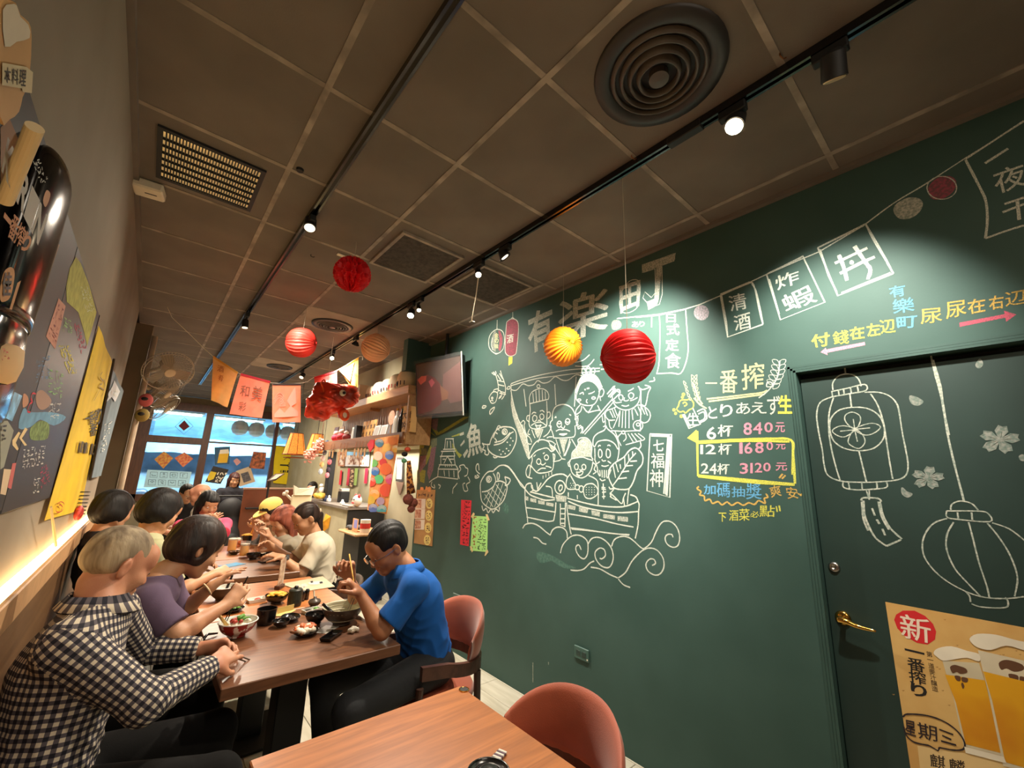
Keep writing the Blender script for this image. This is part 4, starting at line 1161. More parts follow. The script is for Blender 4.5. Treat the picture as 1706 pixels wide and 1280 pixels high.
# the ship of seven gods
SHIP = [
 (K2, 1.9, '62,318 150,285 300,245 450,215 620,190 850,180; 62,335 180,300 300,270 455,250 640,225 850,205; 60,320 62,370; o48,340 30,350 25,365 50,362; 62,370 110,375 165,320 215,335 265,325 298,290 345,312 400,300 455,255 515,285 570,285 640,238 700,250 740,240; 60,375 85,500 120,620 190,760 215,880 222,980; -175,365 195,520; -450,322 460,510; -640,255 625,520; 850,150 980,140; 860,190 985,180; 630,160 740,160 800,100; 620,130 700,110 760,60'),
 # tall-headed old man
 (K2, 1.9, '228,495 225,440 245,395 285,370 315,362 350,365 385,390 398,430 390,460; 228,495 290,480 395,455; c305,340,14; 228,495 232,560 222,640 225,690 250,715 300,718 350,705 378,690 380,620 382,560 378,470; 255,400 262,480; 282,380 288,478; 310,372 314,472; 338,372 342,466; 365,385 368,462; 225,600 205,605 202,640 225,655; 382,575 405,570 410,605 388,630; 245,590 262,572 285,578; 318,562 340,555 358,572; o255,612 272,598 290,612 288,640 268,655 255,640; o318,598 335,585 352,600 350,625 332,635 320,622; 240,690 270,670 300,660 335,662 375,690; 275,680 300,692 330,682; 278,685 300,715 330,685; 300,650 312,640 325,655'),
 (K2, 1.9, '150,665 170,645 185,665 178,690 195,760 230,800 245,840; 160,680 175,740 200,790; 205,770 200,830 225,855 242,850; 225,720 210,760 230,770; 395,690 420,700 390,760 350,790; 245,725 262,770 275,800; 345,720 320,790 300,840'),
 # bald man
 (K2, 2.1, '428,640 430,580 455,525 510,502 560,508 605,540 632,600 630,640; 430,640 412,660 410,700 425,740 435,770 440,800; 632,600 655,620 652,665 638,690; 630,690 632,760 620,790; 440,800 520,800 590,795 620,790; o472,665 490,650 508,662 508,690 488,705 472,690; o545,645 562,628 582,640 582,665 562,680 546,668; 470,665 490,675 508,665; 545,650 565,662 582,650; 460,740 490,725 520,728 545,725 585,740; -490,765 560,762; 490,765 525,775 560,762; 505,700 528,715 540,690; 450,622 460,610 462,622; 580,590 595,600; 660,700 680,690 690,720 700,760'),
 (K2, 1.9, '460,850 450,880 500,960 515,985; 590,830 575,880 540,960; 515,985 545,990; 460,810 500,940; 585,805 560,900 530,960; 440,1010 490,1000 510,985; 380,800 400,790 430,790; 365,820 420,830 450,850; 600,810 640,880 650,930'),
 # lady
 (K2, 2.1, '650,390 680,320 740,292 800,310 845,370 835,440 800,500 740,512 680,495 640,450 650,390; 840,390 870,360 888,390 870,430 845,430; 640,400 650,330 680,270 720,240 760,230 800,240 840,280 870,350; o700,235 690,200 705,180 722,200 725,230; o735,225 730,185 748,165 765,185 762,225; o775,225 780,185 800,180 808,205 795,235; 670,410 700,395 705,415; 750,408 780,400 805,385; 738,455 730,475 742,490; c668,462,14,9; c795,445,16,10; c720,370,3; c740,360,3; c752,358,3; 690,515 680,560 640,590 640,550 680,500; 700,520 745,570 790,505; 830,510 855,560; 745,575 800,560 855,550; 660,600 640,640 650,700; 850,430 858,470'),
 # sword
 (K2, 2.3, '-965,450 700,755; -985,465 715,768; -1000,380 940,440; 960,470 1000,430 1030,400 1020,370 985,380 950,430; 915,410 975,340; 925,435 985,360; -980,340 915,410; -990,360 925,430; 655,700 660,720 690,700 700,720 680,760; 640,690 660,680'),
 # warrior
 (K2, 2.0, '985,335 960,400 970,480 1010,530 1080,552 1150,530 1195,480 1212,400 1200,350; o1018,435 1035,415 1055,430 1050,460 1030,462; o1105,420 1125,398 1150,412 1145,440 1120,450; 1000,380 1030,400; 1100,385 1140,365 1150,355; 1070,440 1065,465 1090,470 1108,460; 985,480 1000,488 1045,480; 1120,468 1150,460 1185,440; 1045,510 1080,518 1110,508; 1215,360 1215,520 1210,740; 1250,330 1300,350 1280,400 1265,480 1250,515 1215,500; 1190,340 1230,370 1300,345; 1330,260 1335,290 1290,300'),
 (K2, 1.9, '1000,520 960,540 910,560 900,600 930,640 985,640; 940,560 970,620; 960,545 990,620; 980,535 1005,600; 1030,555 1000,640 970,710; 1030,560 1020,700; 1055,560 1048,710; 1080,560 1078,712; 1110,555 1110,712; 1135,550 1145,640; 1140,545 1180,510 1230,515 1280,550 1300,600 1280,650 1240,665 1200,640; 1160,540 1190,600; 1190,520 1220,590; 1220,520 1250,590; 1250,535 1275,600; c1190,690,42,44; c1190,680,14; 950,735 1060,740 1180,735 1205,740; c1060,750,14; -985,740 1010,800; 1045,755 1010,800 1040,870; 1075,760 1085,800 1060,830; 1100,760 1150,840; 1130,760 1180,830; 1160,760 1220,815; 1190,760 1250,808 1190,830 1080,860; 930,640 940,700 960,720; 870,600 880,660 900,640; 890,580 900,680 880,700'),
 # man with hat, left
 (K2, 2.1, '220,955 250,880 290,830 340,815 390,830 410,860 440,880 450,900 420,920 385,890 340,895 280,920 220,985 220,955; 245,950 250,1000 240,1040 265,1080 300,1110 350,1110 400,1100 430,1080 440,1020 435,940; o290,1000 305,985 322,995 325,1020 308,1035 290,1020; o358,965 375,950 392,962 392,985 375,995 360,985; 262,965 280,950; 345,940 360,930; 320,1025 345,1040 370,1020; 295,1095 330,1070 370,1070; 370,1050 395,1055 420,1065; 430,940 450,950 448,990 435,1010; o195,1090 215,1045 232,1050 230,1110 215,1150 198,1130; 232,1050 250,1060; 215,1150 250,1160'),
 # boy
 (K2, 2.1, '600,985 605,930 640,890 660,850 655,820 680,800 730,800 765,830 780,880 775,960 790,990; 600,985 690,970 740,985 790,1000; 680,850 695,830 720,840 718,865 700,862; 600,985 580,1010 590,1060 605,1110 640,1140 690,1155 740,1130 775,1080 790,1010; 590,1005 568,1020 575,1050 592,1050; 790,1020 812,1040 800,1080 820,1100 790,1120; o625,1050 642,1030 658,1045 655,1075 635,1080; o690,1050 708,1035 725,1048 722,1075 702,1080; 640,1100 660,1130 690,1125 700,1095 665,1105 640,1100; 670,1075 680,1090 695,1075'),
 # man with pointed cap and fan
 (K2, 2.2, '905,690 920,720 980,770 1010,830 1022,890; 905,690 890,730 830,760 795,800 790,860 805,880; 805,880 830,835 880,820 930,822 980,850 1010,900; 805,890 808,960 805,1000; 1010,900 1022,890 1015,960 1005,1000; o840,920 850,900 868,920 868,960 850,975 838,950; o908,920 918,898 940,915 942,960 922,975 908,955; 835,880 845,865 858,870; 918,870 930,862 945,872; 868,990 880,1005 905,1000; 822,1030 850,1010; 920,1005 950,1025; 865,1045 895,1052 930,1042; 810,1000 830,1070; 830,1070 835,1110 850,1140; 950,1080 935,1120 915,1160; 850,1085 855,1140; 870,1085 872,1150; 890,1085 890,1155; 910,1085 908,1150; 930,1080 925,1130; 850,1160 870,1180 900,1170'),
 (K3, 2.6, '960,370 930,300 935,230 980,170 1060,120 1110,60 1160,35 1200,55 1232,110 1225,180 1180,240 1150,330 1110,395 1050,405 985,395 960,370'),
 (K3, 2.3, '965,370 1010,310 1060,230 1110,150 1170,80; -965,180 990,300; -990,165 1015,250; -1030,180 1035,220; -1070,110 1075,200; -1105,90 1110,150; -1140,65 1145,110; -1005,310 1090,300; -1040,250 1110,240; -1085,195 1145,190; -1120,155 1180,150; 1190,50 1215,20 1210,-20; 930,380 945,400 975,395 960,420 940,440; 950,440 1000,490 1045,530 1060,480 1080,435; 1060,480 1070,550; 1110,400 1100,470 1095,535; 940,440 950,460 945,470 1000,500'),
 # hull and bow
 (K3, 2.6, '185,400 200,360 240,350 245,390 290,420 340,370 390,310 450,275 520,268 560,290; 185,400 230,450 300,480 370,500 450,495; 230,425 330,450 450,480; 560,480 700,520 850,550 1000,560 1090,550 1190,510; 570,510 700,560 900,600 1050,610 1190,600; 1190,510 1170,470 1120,450; 1195,600 1200,540 1190,510; 185,400 188,520 205,640 210,700; 1195,600 1190,720 1165,840; 460,520 455,600 440,680; 555,520 565,620 590,780 600,800; c497,385,46,60; 495,420 515,400 515,370 495,370 485,400 500,425'),
 (K3, 2.3, '190,565 300,580 450,605; 200,650 320,675 390,688 440,682; 570,620 800,660 1000,710 1150,738; 590,745 750,765 950,795 1115,805; 600,755 800,775 1110,812; -500,530 500,720 545,735; -545,520 540,730; -500,575 540,575; -500,620 540,620; -500,665 540,665; -500,705 540,705; 250,365 260,420; 290,340 300,420; 330,345 300,400; 240,430 260,400; 370,375 420,390 430,470; 560,300 550,360 570,400 640,400; c650,385,20,22; c685,400,20,28; 700,400 730,360 790,355 830,400 825,450 770,485 720,470 700,400; 750,280 810,310 835,360 835,540; 590,265 560,300; 590,280 640,370; 640,270 670,290; 570,430 570,470; 650,455 652,490; 880,350 885,490; -865,385 900,390; -865,400 905,405; -870,430 905,425; -870,470 900,465'),
 (K3, 1.9, '0,190 40,210 80,260 120,320 150,370 185,400'),
 # waves
 (K3, 2.4, '165,750 190,715 250,705 310,730 370,780 410,810; 410,810 430,765 470,740 520,745 555,780 562,840; 500,970 520,900 570,840 620,812 680,815 730,850 745,900 740,980 710,1020 670,1000 640,950 640,910 665,898 685,940; 745,890 780,840 840,830 900,860 950,920 970,1000 955,1070 920,1100 860,1080 815,1020 810,960 850,925 890,940 900,990 870,1020 850,1015; 955,910 980,850 1040,822 1100,828 1150,860 1215,920 1250,925 1310,870 1350,780 1390,710 1430,685 1490,695 1540,750 1560,830 1545,900 1500,918 1450,890 1430,840 1450,805 1490,805 1500,830; 1015,1190 1080,1140 1130,1050 1180,990 1240,940 1300,925 1360,945 1410,1010 1420,1090 1390,1150 1340,1165 1280,1130 1260,1070 1290,1025 1330,1025 1345,1060 1315,1080; 590,1120 650,1125 710,1110 760,1060 800,1040; 260,830 300,840 340,880 375,890; 770,1095 850,1110 940,1160 1010,1190; 1015,1200 1060,1250 1120,1275'),
]
for i, (kf, w, s) in enumerate(SHIP):
    chalkpart('chalk_figure' if 0 < i < 12 else 'chalk_ship', (lambda kf, w, s: lambda m: D(m, R_, kf, w, s))(kf, w, s), C_white)
chalkpart('chalk_shading', lambda m: (D(m, R_, K2, 2, '!-62,380 82,500 120,600 130,640 175,740 195,770 218,880 228,975 205,975 185,920 150,820 130,760 100,680 75,600 60,500; !-650,390 680,320 740,292 800,310 845,370 875,345 840,280 800,245 760,230 700,245 660,300 638,370; !-602,980 610,920 650,880 660,830 700,802 750,815 778,870 775,970 700,965; !-395,860 440,880 450,900 425,915; !-490,810 565,808 545,860 530,950 505,860; !-268,725 340,718 318,770 300,800 280,770'),
    D(m, R_, K3, 2, '-!188,462 215,470 215,505 192,500; -!232,480 285,488 285,522 232,512; -!302,500 360,508 358,540 302,530; -!375,518 440,528 438,558 372,545; -!455,450 555,465 550,515 465,510; -!568,540 635,552 630,588 568,575; -!665,558 748,575 740,615 665,600; -!775,590 850,602 850,645 778,632; -!880,622 985,635 982,672 880,658; -!1008,640 1100,650 1100,692 1008,682; -!1250,380 1262,300'.replace('-!1250,380 1262,300', ''))), C_fill)
dots = [(590+22*i+(j % 2)*8, 350+18*j) for i in range(2) for j in range(3)]+[(730+24*i, 385+22*j) for i in range(4) for j in range(4)]+[(345+26*i, 285+10*j-12*i) for i in range(4) for j in range(3)]
chalkpart('chalk_dots', lambda m: [D(m, R_, K3, 2, '!c%d,%d,4' % q) for q in dots], C_white)
# fishes, castle, sun rays
chalkpart('chalk_fish', lambda m: (D(m, R_, K8, 2.0, '665,200 662,180 680,150 700,140 720,150 718,180 705,215 680,222 665,200; c683,185,6; 720,150 728,120 722,70 708,20 690,0; 775,160 778,110 765,60 750,20 742,-10; 728,130 745,140 750,170 730,190 745,165; 745,140 775,150 765,175 750,195; 735,150 780,160; 720,60 765,70; 724,90 770,100; 690,140 700,125 725,120; -720,20 745,60; -735,10 758,50; 680,5 700,20 712,10 705,-5; 672,205 685,200 690,210'),
    D(m, R_, K8, 2.4, '665,515 675,480 700,430 740,395 790,390 830,400 852,430 855,480 840,530 810,580 770,605 720,600 680,580 655,550 650,520; 695,520 750,505 790,470 810,440 835,425; 700,500 745,490 780,465 810,430; 700,470 715,490 710,505; c772,425,18,20; c770,427,9; 700,430 690,470 725,385 750,400; -715,400 735,415; -708,430 722,440; 665,515 640,515 615,510; 612,505 625,530 615,550 635,560 630,580 650,590 660,570 650,545; 690,600 700,610 720,605; 618,240 612,255 630,255 640,242 618,240; 665,290 670,270 700,250 690,275 670,300 665,290'),
    D(m, R_, K8, 2.4, '600,860 600,790 625,740 655,710 690,705; 690,705 705,690 740,665 790,668 830,710 870,770 915,825; 600,860 610,920 650,960 690,975 730,950 765,910 785,850 790,810; 610,852 650,845 690,815 708,780; 708,780 705,750 690,720; 708,780 740,775 775,790 788,815; c660,762,18,20; c658,762,8; 645,780 665,785; 772,745 800,755 812,770 795,800 775,805 782,780 772,745; 722,770 718,730 725,715 735,735 728,768; 575,745 562,738 565,755 590,745 575,730; 595,725 570,700 570,665 585,655 590,700; 610,950 620,985 640,970 655,1000 675,975 690,1000 710,975 730,990 735,960'),
    D(m, R_, K8, 1.4, '-630,870 690,960; -650,850 725,945; -680,830 750,915; -710,800 770,880; -640,950 700,800; -670,960 730,790; -700,960 760,790; -625,910 665,850; -728,950 778,830')), C_white)
chalkpart('chalk_fish_dots', lambda m: [D(m, R_, K8, 2, '!c%d,%d,5' % q) for q in ((735, 555), (760, 565), (785, 545), (810, 520), (830, 490), (800, 560), (775, 580), (815, 470), (790, 500), (745, 585))], C_white)
chalkpart('chalk_castle', lambda m: D(m, R_, K8, 2.0, '-350,475 410,475; -352,478 345,548; -405,478 415,548; -335,550 420,548; -320,565 425,562; -312,600 418,598; -330,570 322,600; -410,565 418,600; -305,660 425,662; -318,602 318,660; -412,600 420,660; -365,600 340,650; -365,600 395,650; -300,690 440,692; -310,665 298,690; -425,665 442,692; -298,745 440,762; -300,692 296,745; -440,692 440,760; -340,700 345,740; -375,700 378,745; -410,702 412,748; -365,490 362,540; -385,490 390,540; -330,620 350,620; -380,620 410,620; 296,745 260,765 235,785; -350,655 350,675; -365,655 365,675; -380,655 380,675; -395,655 395,675; 450,760 442,720 460,690 450,670 480,660 495,680 510,690 505,730 485,742; 510,745 525,780 500,800 510,840 485,845 475,800 490,790; 435,790 420,810 405,830 402,865; 255,780 250,810 275,825 270,800; 300,800 315,810 305,830'), C_white)
chalkpart('chalk_rays', lambda m: D(m, R_, K8, 2, '!-295,450 300,430 480,320 520,318 340,430; !-290,452 210,340 235,320 300,430; !-285,460 170,390 175,360; !-392,458 480,425 478,445 400,462; !-400,505 440,570 468,590 450,612 400,540; !-270,470 255,560 215,660 200,640 240,520; !-170,430 220,460 190,560 165,600; !-165,690 210,700 200,790 170,780'), chalk('chalk_rays_yellow', (158, 158, 74), scale=60, lo=.3, hi=.7))
chalkpart('chalk_rays', lambda m: D(m, R_, K8, 2, '!-250,540 285,530 262,700 235,770 220,720; !-170,600 215,590 210,660 165,720; !-235,340 300,330 290,420 255,400'), chalk('chalk_rays_pink', (142, 104, 116), scale=60, lo=.3, hi=.7))
chalkpart('chalk_rays', lambda m: D(m, R_, K8, 2, '!-190,470 290,470 290,520 260,540 220,500 180,520; !-175,540 215,545 225,590 180,590; !-150,700 165,690 160,790 148,790'), chalk('chalk_rays_grey', (120, 124, 100), scale=60, lo=.3, hi=.7))
chalkpart('chalk_lettering', lambda m: (T(m, R_, K8, '魚 500,380 600,350 615,570 510,610', .05), D(m, R_, K8, 2, '!-455,520 485,480 488,500 460,530; !-450,440 480,425 482,445 455,455; !-475,590 505,545 512,565 485,612')), C_fill)
chalkpart('chalk_smudge', lambda m: (D(m, R_, K3, 2, '!290,1010 330,1060 420,1040 480,1080 560,1110 640,1100 560,1070 480,1020 400,980 300,960'), D(m, R_, K8, 2, '!770,930 800,960 790,1010 760,980')), C_dim)
solo_scr = MB(); D(solo_scr, R_, (0, 0, 1), 1.6, '-888,1104 888,1137; -914,1103 914,1108'); solo_scr.build('wall_scratch', C_fill, wall_right)

# door drawings
Dp = P_DOOR
chalkpart('chalk_lantern', lambda m: (D(m, Dp, K7, 2.3, '-325,38 328,75; 262,160 260,125 285,90 325,75 370,80 400,105 412,140; 255,165 260,195; 255,168 340,150 430,130 438,162 350,180 262,195; -290,160 295,190; -318,155 322,185; -355,148 360,178; -392,142 398,172; 262,195 195,225 175,290 185,380 205,480 215,560 235,615 300,645 400,652 500,650 600,640 650,615 662,560 650,480 630,380 615,280 600,230 560,190 500,172 430,172; 265,200 242,280 240,380 255,480 280,580 300,642; -352,182 360,250; -400,485 440,650; 462,180 500,240 530,330 545,420 560,520 580,635; o385,252 300,265 252,310 245,370 265,430 320,470 400,484 480,470 530,420 535,360 510,300 455,262; 315,652 320,680 380,692 460,690 545,680 548,652; -345,655 350,685; -415,655 418,690; -495,655 498,688; -440,695 455,745; -455,695 455,745'),
    D(m, Dp, K7, 3.2, '412,750 425,735 500,738 520,755; 425,750 430,820 450,880 490,950 548,992; 415,755 425,850 450,910; 512,755 530,830 570,900 630,955; 505,755 520,830 560,905; 548,992 625,958; 470,790 485,830; 495,850 510,875; 525,900 540,935'),
    D(m, Dp, K7, 1.8, 'o378,370 330,330 328,295 365,278 405,298 405,335; o378,370 330,352 290,355 258,378 290,405 330,408; o378,370 345,420 350,450 400,472 432,440 420,400; o378,370 430,345 480,338 515,358 480,390 430,400; -378,370 370,315; -378,372 300,380; -378,372 392,435; -378,370 460,362; c378,372,8')), C_fill)
chalkpart('chalk_lantern', lambda m: (D(m, Dp, K7, 2.4, '890,800 895,770 940,752 1000,765 1035,800; 868,805 870,838 930,850 1098,862 1090,820 1040,806 868,805; -925,812 930,850; -1000,812 1005,852; 870,845 800,870 752,930 738,1000 760,1070 830,1150 930,1215 1050,1262 1180,1272 1280,1262; 905,865 870,930 868,1010 910,1110 980,1190 1050,1262; 985,865 1010,960 1040,1080 1080,1200 1095,1265; 1085,870 1150,950 1210,1050 1245,1160 1230,1260; 1110,868 1200,900 1280,960 1330,1010; 970,1235 990,1260 995,1290; 1000,1300 1060,1318 1180,1320 1195,1290 1180,1265')), C_fill)
chalkpart('chalk_cord', lambda m: D(m, Dp, K7, 3.0, '782,-35 800,50 845,220 870,380 905,540 960,752; 795,0 835,140 850,260 880,400'), C_fill)
chalkpart('chalk_petals', lambda m: [D(m, Dp, K7, 1.6, '!'+q) or D(m, Dp, K7, 1.4, 'o'+q) for q in ('672,192 680,230 715,242 742,222 710,200', '1025,20 1045,-5 1060,20 1045,42 1028,38', '630,680 632,715 660,732 684,715 655,702', '1255,515 1275,505 1290,535 1265,535')], C_grey)
def blossom(m, cx, cy, r, ry):
    for k in range(5):
        a = -math.pi/2+2*math.pi*k/5+.15
        P = [(0, 0), (.62, -.32), (1.0, -.2), (.9, 0), (1.0, .2), (.62, .32)]
        Q = [(cx+r*(u*math.cos(a)-v*math.sin(a)), cy+ry*(u*math.sin(a)+v*math.cos(a))) for u, v in P]
        Dp.fill(m, Q, frm=K7); Dp.stroke(m, Q+[Q[0]], 1.8, 1, False, K7, lift=.001)
        Dp.stroke(m, [(cx, cy), (cx+r*.6*math.cos(a), cy+ry*.6*math.sin(a))], 1.5, 1, False, K7, lift=.0014)
chalkpart('chalk_blossom', lambda m: blossom(m, 1150, 425, 105, 75), C_grey)
chalkpart('chalk_blossom', lambda m: blossom(m, 768, 628, 85, 60), C_grey)
# ------------------------------------------------------------------ SHEETS, POSTERS, SIGNS
def PX(q, frm):
    return [(frm[0]+x*frm[2], frm[1]+y*frm[2]) for x, y in q]


def lerpq(q, u, v):
    q = [np.array(k, float) for k in q]
    return tuple(q[0]*(1-u)*(1-v)+q[1]*u*(1-v)+q[2]*u*v+q[3]*(1-u)*v)


def scribble(mb, pl, quad, rows, cols, w=1.4, seed=1, lift=.0012, frm=None, fill=.72):
    """small handwriting too small to read: bunches of short strokes set out in rows"""
    if frm: quad = PX(quad, frm)
    r = random.Random(seed)
    for i in range(rows):
        for j in range(cols):
            for k in range(3):
                u0, v0 = (j+.1+r.random()*fill)/cols, (i+.1+r.random()*fill)/rows
                if r.random() < .5: u1, v1 = u0+r.uniform(.3, .6)/cols, v0+r.uniform(-.1, .1)/rows
                else: u1, v1 = u0+r.uniform(-.2, .2)/cols, v0+r.uniform(.3, .6)/rows
                pl.stroke(mb, [lerpq(quad, min(u0, .98), min(v0, .98)), lerpq(quad, min(u1, 1), min(v1, 1))], w, 1, lift=lift)


def sheet(name, label, cat, pl, quad, m, th=0.0012, group=None, frm=None):
    if frm: quad = PX(quad, frm)
    pts = [pl.p(*q) for q in quad]
    c = sum(pts, Vector())/len(pts); c = Vector((c.x, c.y, min(p.z for p in pts)))+pl.n*0.001
    t = thing(name, label, cat, c, group=group)
    mb = MB(); mb.prism([p+pl.n*0.0008 for p in pts], pl.n*th)
    part(t, 'sheet', mb, m)
    t['lift'] = th+0.0012
    return t


def ink(t, name, fn, m, label=None):
    mb = MB(); fn(mb)
    if mb.v:
        o = part(t, name, mb, m)
        if label: o['label'] = label
        return o


def fillq(pl, q, frm=None, lift=.0026, sub=0):
    return lambda m: pl.fill(m, q, sub, frm, lift)


# --- door poster
PD = Plane(0, WR+0.028, (-1, 0, 0)); P6 = (1480, 1000, .2188)
a = PD.p(1475, 1003); PD.base = .0042
t = thing('beer_poster', 'golden beer poster with a red disc and two full glasses on the green door', 'poster', (WR+.026, a.y-.24, a.z-.66))
part(t, 'sheet', MB().b2((WR+0.0255, a.y-.48, a.z-.66), (WR+0.0272, a.y, a.z)), mat('poster_gold', (216, 176, 108), .55, var=0, scale=5, col2=(200, 152, 84), detail=4))
L6 = .0030
ink(t, 'red_disc', fillq(PD, [(45, 150), (60, 110), (110, 80), (200, 80), (280, 120), (340, 180), (365, 240), (355, 300), (300, 338), (220, 325), (130, 275), (70, 215)], P6, L6), flat((206, 30, 34)))
ink(t, 'lettering', lambda m: T(m, PD, P6, '新 85,98 318,150 325,330 102,285', .02, .0036), flat((238, 214, 190)), 'white character on the red disc')
ink(t, 'lettering', lambda m: (PD.text(m, '一番搾り', PX([(128, 330), (262, 362), (300, 752), (178, 720)], P6), True, .028, L6, 1.0),), flat((26, 22, 18)), 'heavy black vertical lettering')
ink(t, 'lettering', lambda m: (PD.text(m, '第一道麥汁釀造', PX([(286, 385), (332, 395), (384, 702), (334, 690)], P6), True, 0, L6, 1.05), T(m, PD, P6, '麒 312,1165 430,1190 432,1290 325,1265; 麟 458,1200 582,1225 585,1320 470,1300', .02, L6)), flat((56, 40, 24)))
ink(t, 'lettering', lambda m: (T(m, PD, P6, '星 122,905 208,925 212,1040 132,1015; 期 218,925 368,960 375,1078 235,1050', .012, .0040),
    D(m, PD, P6, 2.8, '-388,982 495,1022; -410,1028 480,1060; -402,1070 518,1102'), D(m, PD, P6, 2.6, '112,888 150,866 300,878 430,925 530,1000 580,1080 572,1132 500,1140 390,1120; -390,1120 380,1145 312,1105; 312,1105 200,1080 140,1030 118,960')), flat((40, 26, 30)), 'hand-inked weekday in a speech bubble')
ink(t, 'label_panel', fillq(PD, [(222, 1105), (560, 1160), (1300, 1330), (1300, 1700), (290, 1700)], P6, L6-.0004), flat((224, 190, 130)))
M_beer = mat('printed_beer', (222, 160, 24), .5, var=0, scale=3, col2=(196, 112, 14), lo=.4, hi=.6)
M_foam = mat('printed_foam', (232, 220, 196), .5, var=.1, scale=8)
ink(t, 'printed_glass', fillq(PD, [(412, 460), (690, 478), (742, 640), (880, 1190), (575, 1112), (500, 760)], P6, L6+.0002), mat('printed_glass_edge', (206, 192, 160), .5))
ink(t, 'printed_beer', fillq(PD, [(432, 565), (735, 610), (868, 1165), (590, 1095), (515, 780)], P6, L6+.0006), M_beer)
ink(t, 'printed_foam', fillq(PD, [(345, 400), (380, 365), (480, 350), (600, 385), (690, 410), (692, 465), (600, 438), (500, 450), (420, 460), (370, 430)], P6, L6+.0012, 3), M_foam)
ink(t, 'printed_glass', fillq(PD, [(682, 380), (1300, 520), (1420, 1400), (875, 1260), (760, 700)], P6, L6+.0009), mat('printed_glass_edge2', (214, 200, 170), .5))
ink(t, 'printed_beer', fillq(PD, [(722, 540), (1290, 680), (1400, 1380), (890, 1230), (790, 760)], P6, L6+.0014), M_beer)
ink(t, 'printed_foam', fillq(PD, [(620, 290), (680, 255), (820, 262), (960, 300), (1060, 320), (1200, 340), (1200, 420), (1033, 380), (900, 345), (780, 378), (690, 362), (640, 330)], P6, L6+.0020, 3), M_foam)
ink(t, 'printed_base', fillq(PD, [(578, 1112), (880, 1190), (900, 1240), (590, 1160)], P6, L6+.0018), M_foam)
ink(t, 'printed_crest', lambda m: (D(m, PD, P6, 3, '!470,510 500,492 540,500 590,520 600,550 550,560 520,545 490,555; !505,575 548,580 548,615 520,610; !560,585 605,595 600,625 562,618; !555,640 565,625 580,655 568,675')), flat((96, 60, 34)))
ink(t, 'printed_crest', lambda m: (D(m, PD, P6, 3, '!840,480 880,455 940,460 1020,490 1030,530 960,545 900,520 860,530; !915,560 985,572 985,615 935,605; !985,640 1000,620 1020,660 1005,690; !1000,580 1040,590 1040,640 1005,625')), flat((96, 60, 34)))
bub = MB()
rr = random.Random(3)
for k in range(46):
    x, y = rr.uniform(20, 1000), rr.uniform(20, 850)
    if 50 < x < 360 and 80 < y < 350 or y < 60+x*.2: continue
    PD.stroke(bub, PX([(x, y), (x+9, y+6), (x+14, y)], P6), 1.0, 2, lift=L6-.0006)
part(t, 'bubble_print', bub, flat((170, 124, 66)))

# --- papers on the chalk wall
G6 = (640, 780, .171875)
t = sheet('red_paper_strip', 'narrow red paper strip with black handwriting taped on the chalk wall', 'notice', P_RIGHT, [(748, 308), (848, 315), (820, 758), (738, 742)], mat('paper_strip_red', (226, 44, 60), .7, var=.05, scale=6), frm=G6)
ink(t, 'handwriting', lambda m: (scribble(m, P_RIGHT, [(760, 320), (838, 326), (815, 745), (748, 735)], 12, 2, 1.3, 5, .0026, G6),), flat((60, 14, 26)))
t = sheet('green_paper_notice', 'light green handwritten notice taped at its four corners on the chalk wall', 'notice', P_RIGHT, [(860, 462), (1008, 472), (1000, 815), (835, 800)], mat('paper_green', (170, 226, 130), .7, var=.05, scale=6), frm=G6)
ink(t, 'handwriting', lambda m: (scribble(m, P_RIGHT, [(915, 480), (995, 485), (985, 800), (900, 790)], 11, 2, 1.2, 6, .0026, G6),), flat((30, 60, 40)))
ink(t, 'handwriting', lambda m: (scribble(m, P_RIGHT, [(865, 470), (912, 475), (895, 780), (850, 770)], 8, 1, 1.8, 7, .0026, G6),), flat((160, 70, 30)), 'orange-brown handwriting')
for q in ([(843, 470), (868, 430), (882, 445), (858, 490)], [(985, 450), (1005, 447), (1026, 505), (1005, 512)], [(832, 760), (845, 755), (866, 805), (852, 818)], [(975, 850), (985, 852), (1014, 815), (1005, 790), (990, 800)]):
    ink(t, 'tape', fillq(P_RIGHT, q, G6, .0030), flat((222, 196, 140)))
t = sheet('cork_menu_board', 'brown cardboard menu with three food photos and four yellow tags on the chalk wall', 'menu board', P_RIGHT, [(322, 212), (498, 210), (468, 758), (293, 728)], mat('cardboard_brown', (186, 138, 84), .85, var=.1, scale=12), th=.006, frm=G6)
for k, y in enumerate((298, 396, 500)):
    mb = MB(); P_RIGHT.fill(mb, PX([(310-k, y), (408-k*4, y+2), (402-k*5, y+98), (304-k, y+96)], G6), lift=.008, th=.003); part(t, 'photo_card', mb, flat((236, 224, 210)))
    ink(t, 'photo_print', fillq(P_RIGHT, [(312-k, y+6), (372-k*3, y+8), (370-k*3, y+90), (308-k, y+88)], G6, .0116), mat('food_photo_print', (170, 90, 66), .5, var=0, scale=45, col2=(226, 190, 160), detail=4))
for cx, cy in ((443, 345), (440, 462), (432, 580), (425, 698)):
    mb = MB(); P_RIGHT.fill(mb, PX([(cx+32*math.cos(a), cy+52*math.sin(a)) for a in [2*math.pi*i/12 for i in range(12)]], G6), lift=.008, th=.002); o = part(t, 'yellow_tag', mb, flat((240, 214, 130)))
    ink(t, 'handwriting', lambda m: (scribble(m, P_RIGHT, [(cx-22, cy-28), (cx+22, cy-28), (cx+20, cy+34), (cx-20, cy+34)], 3, 2, 1.2, cx, .0108, G6),), flat((80, 40, 20)))
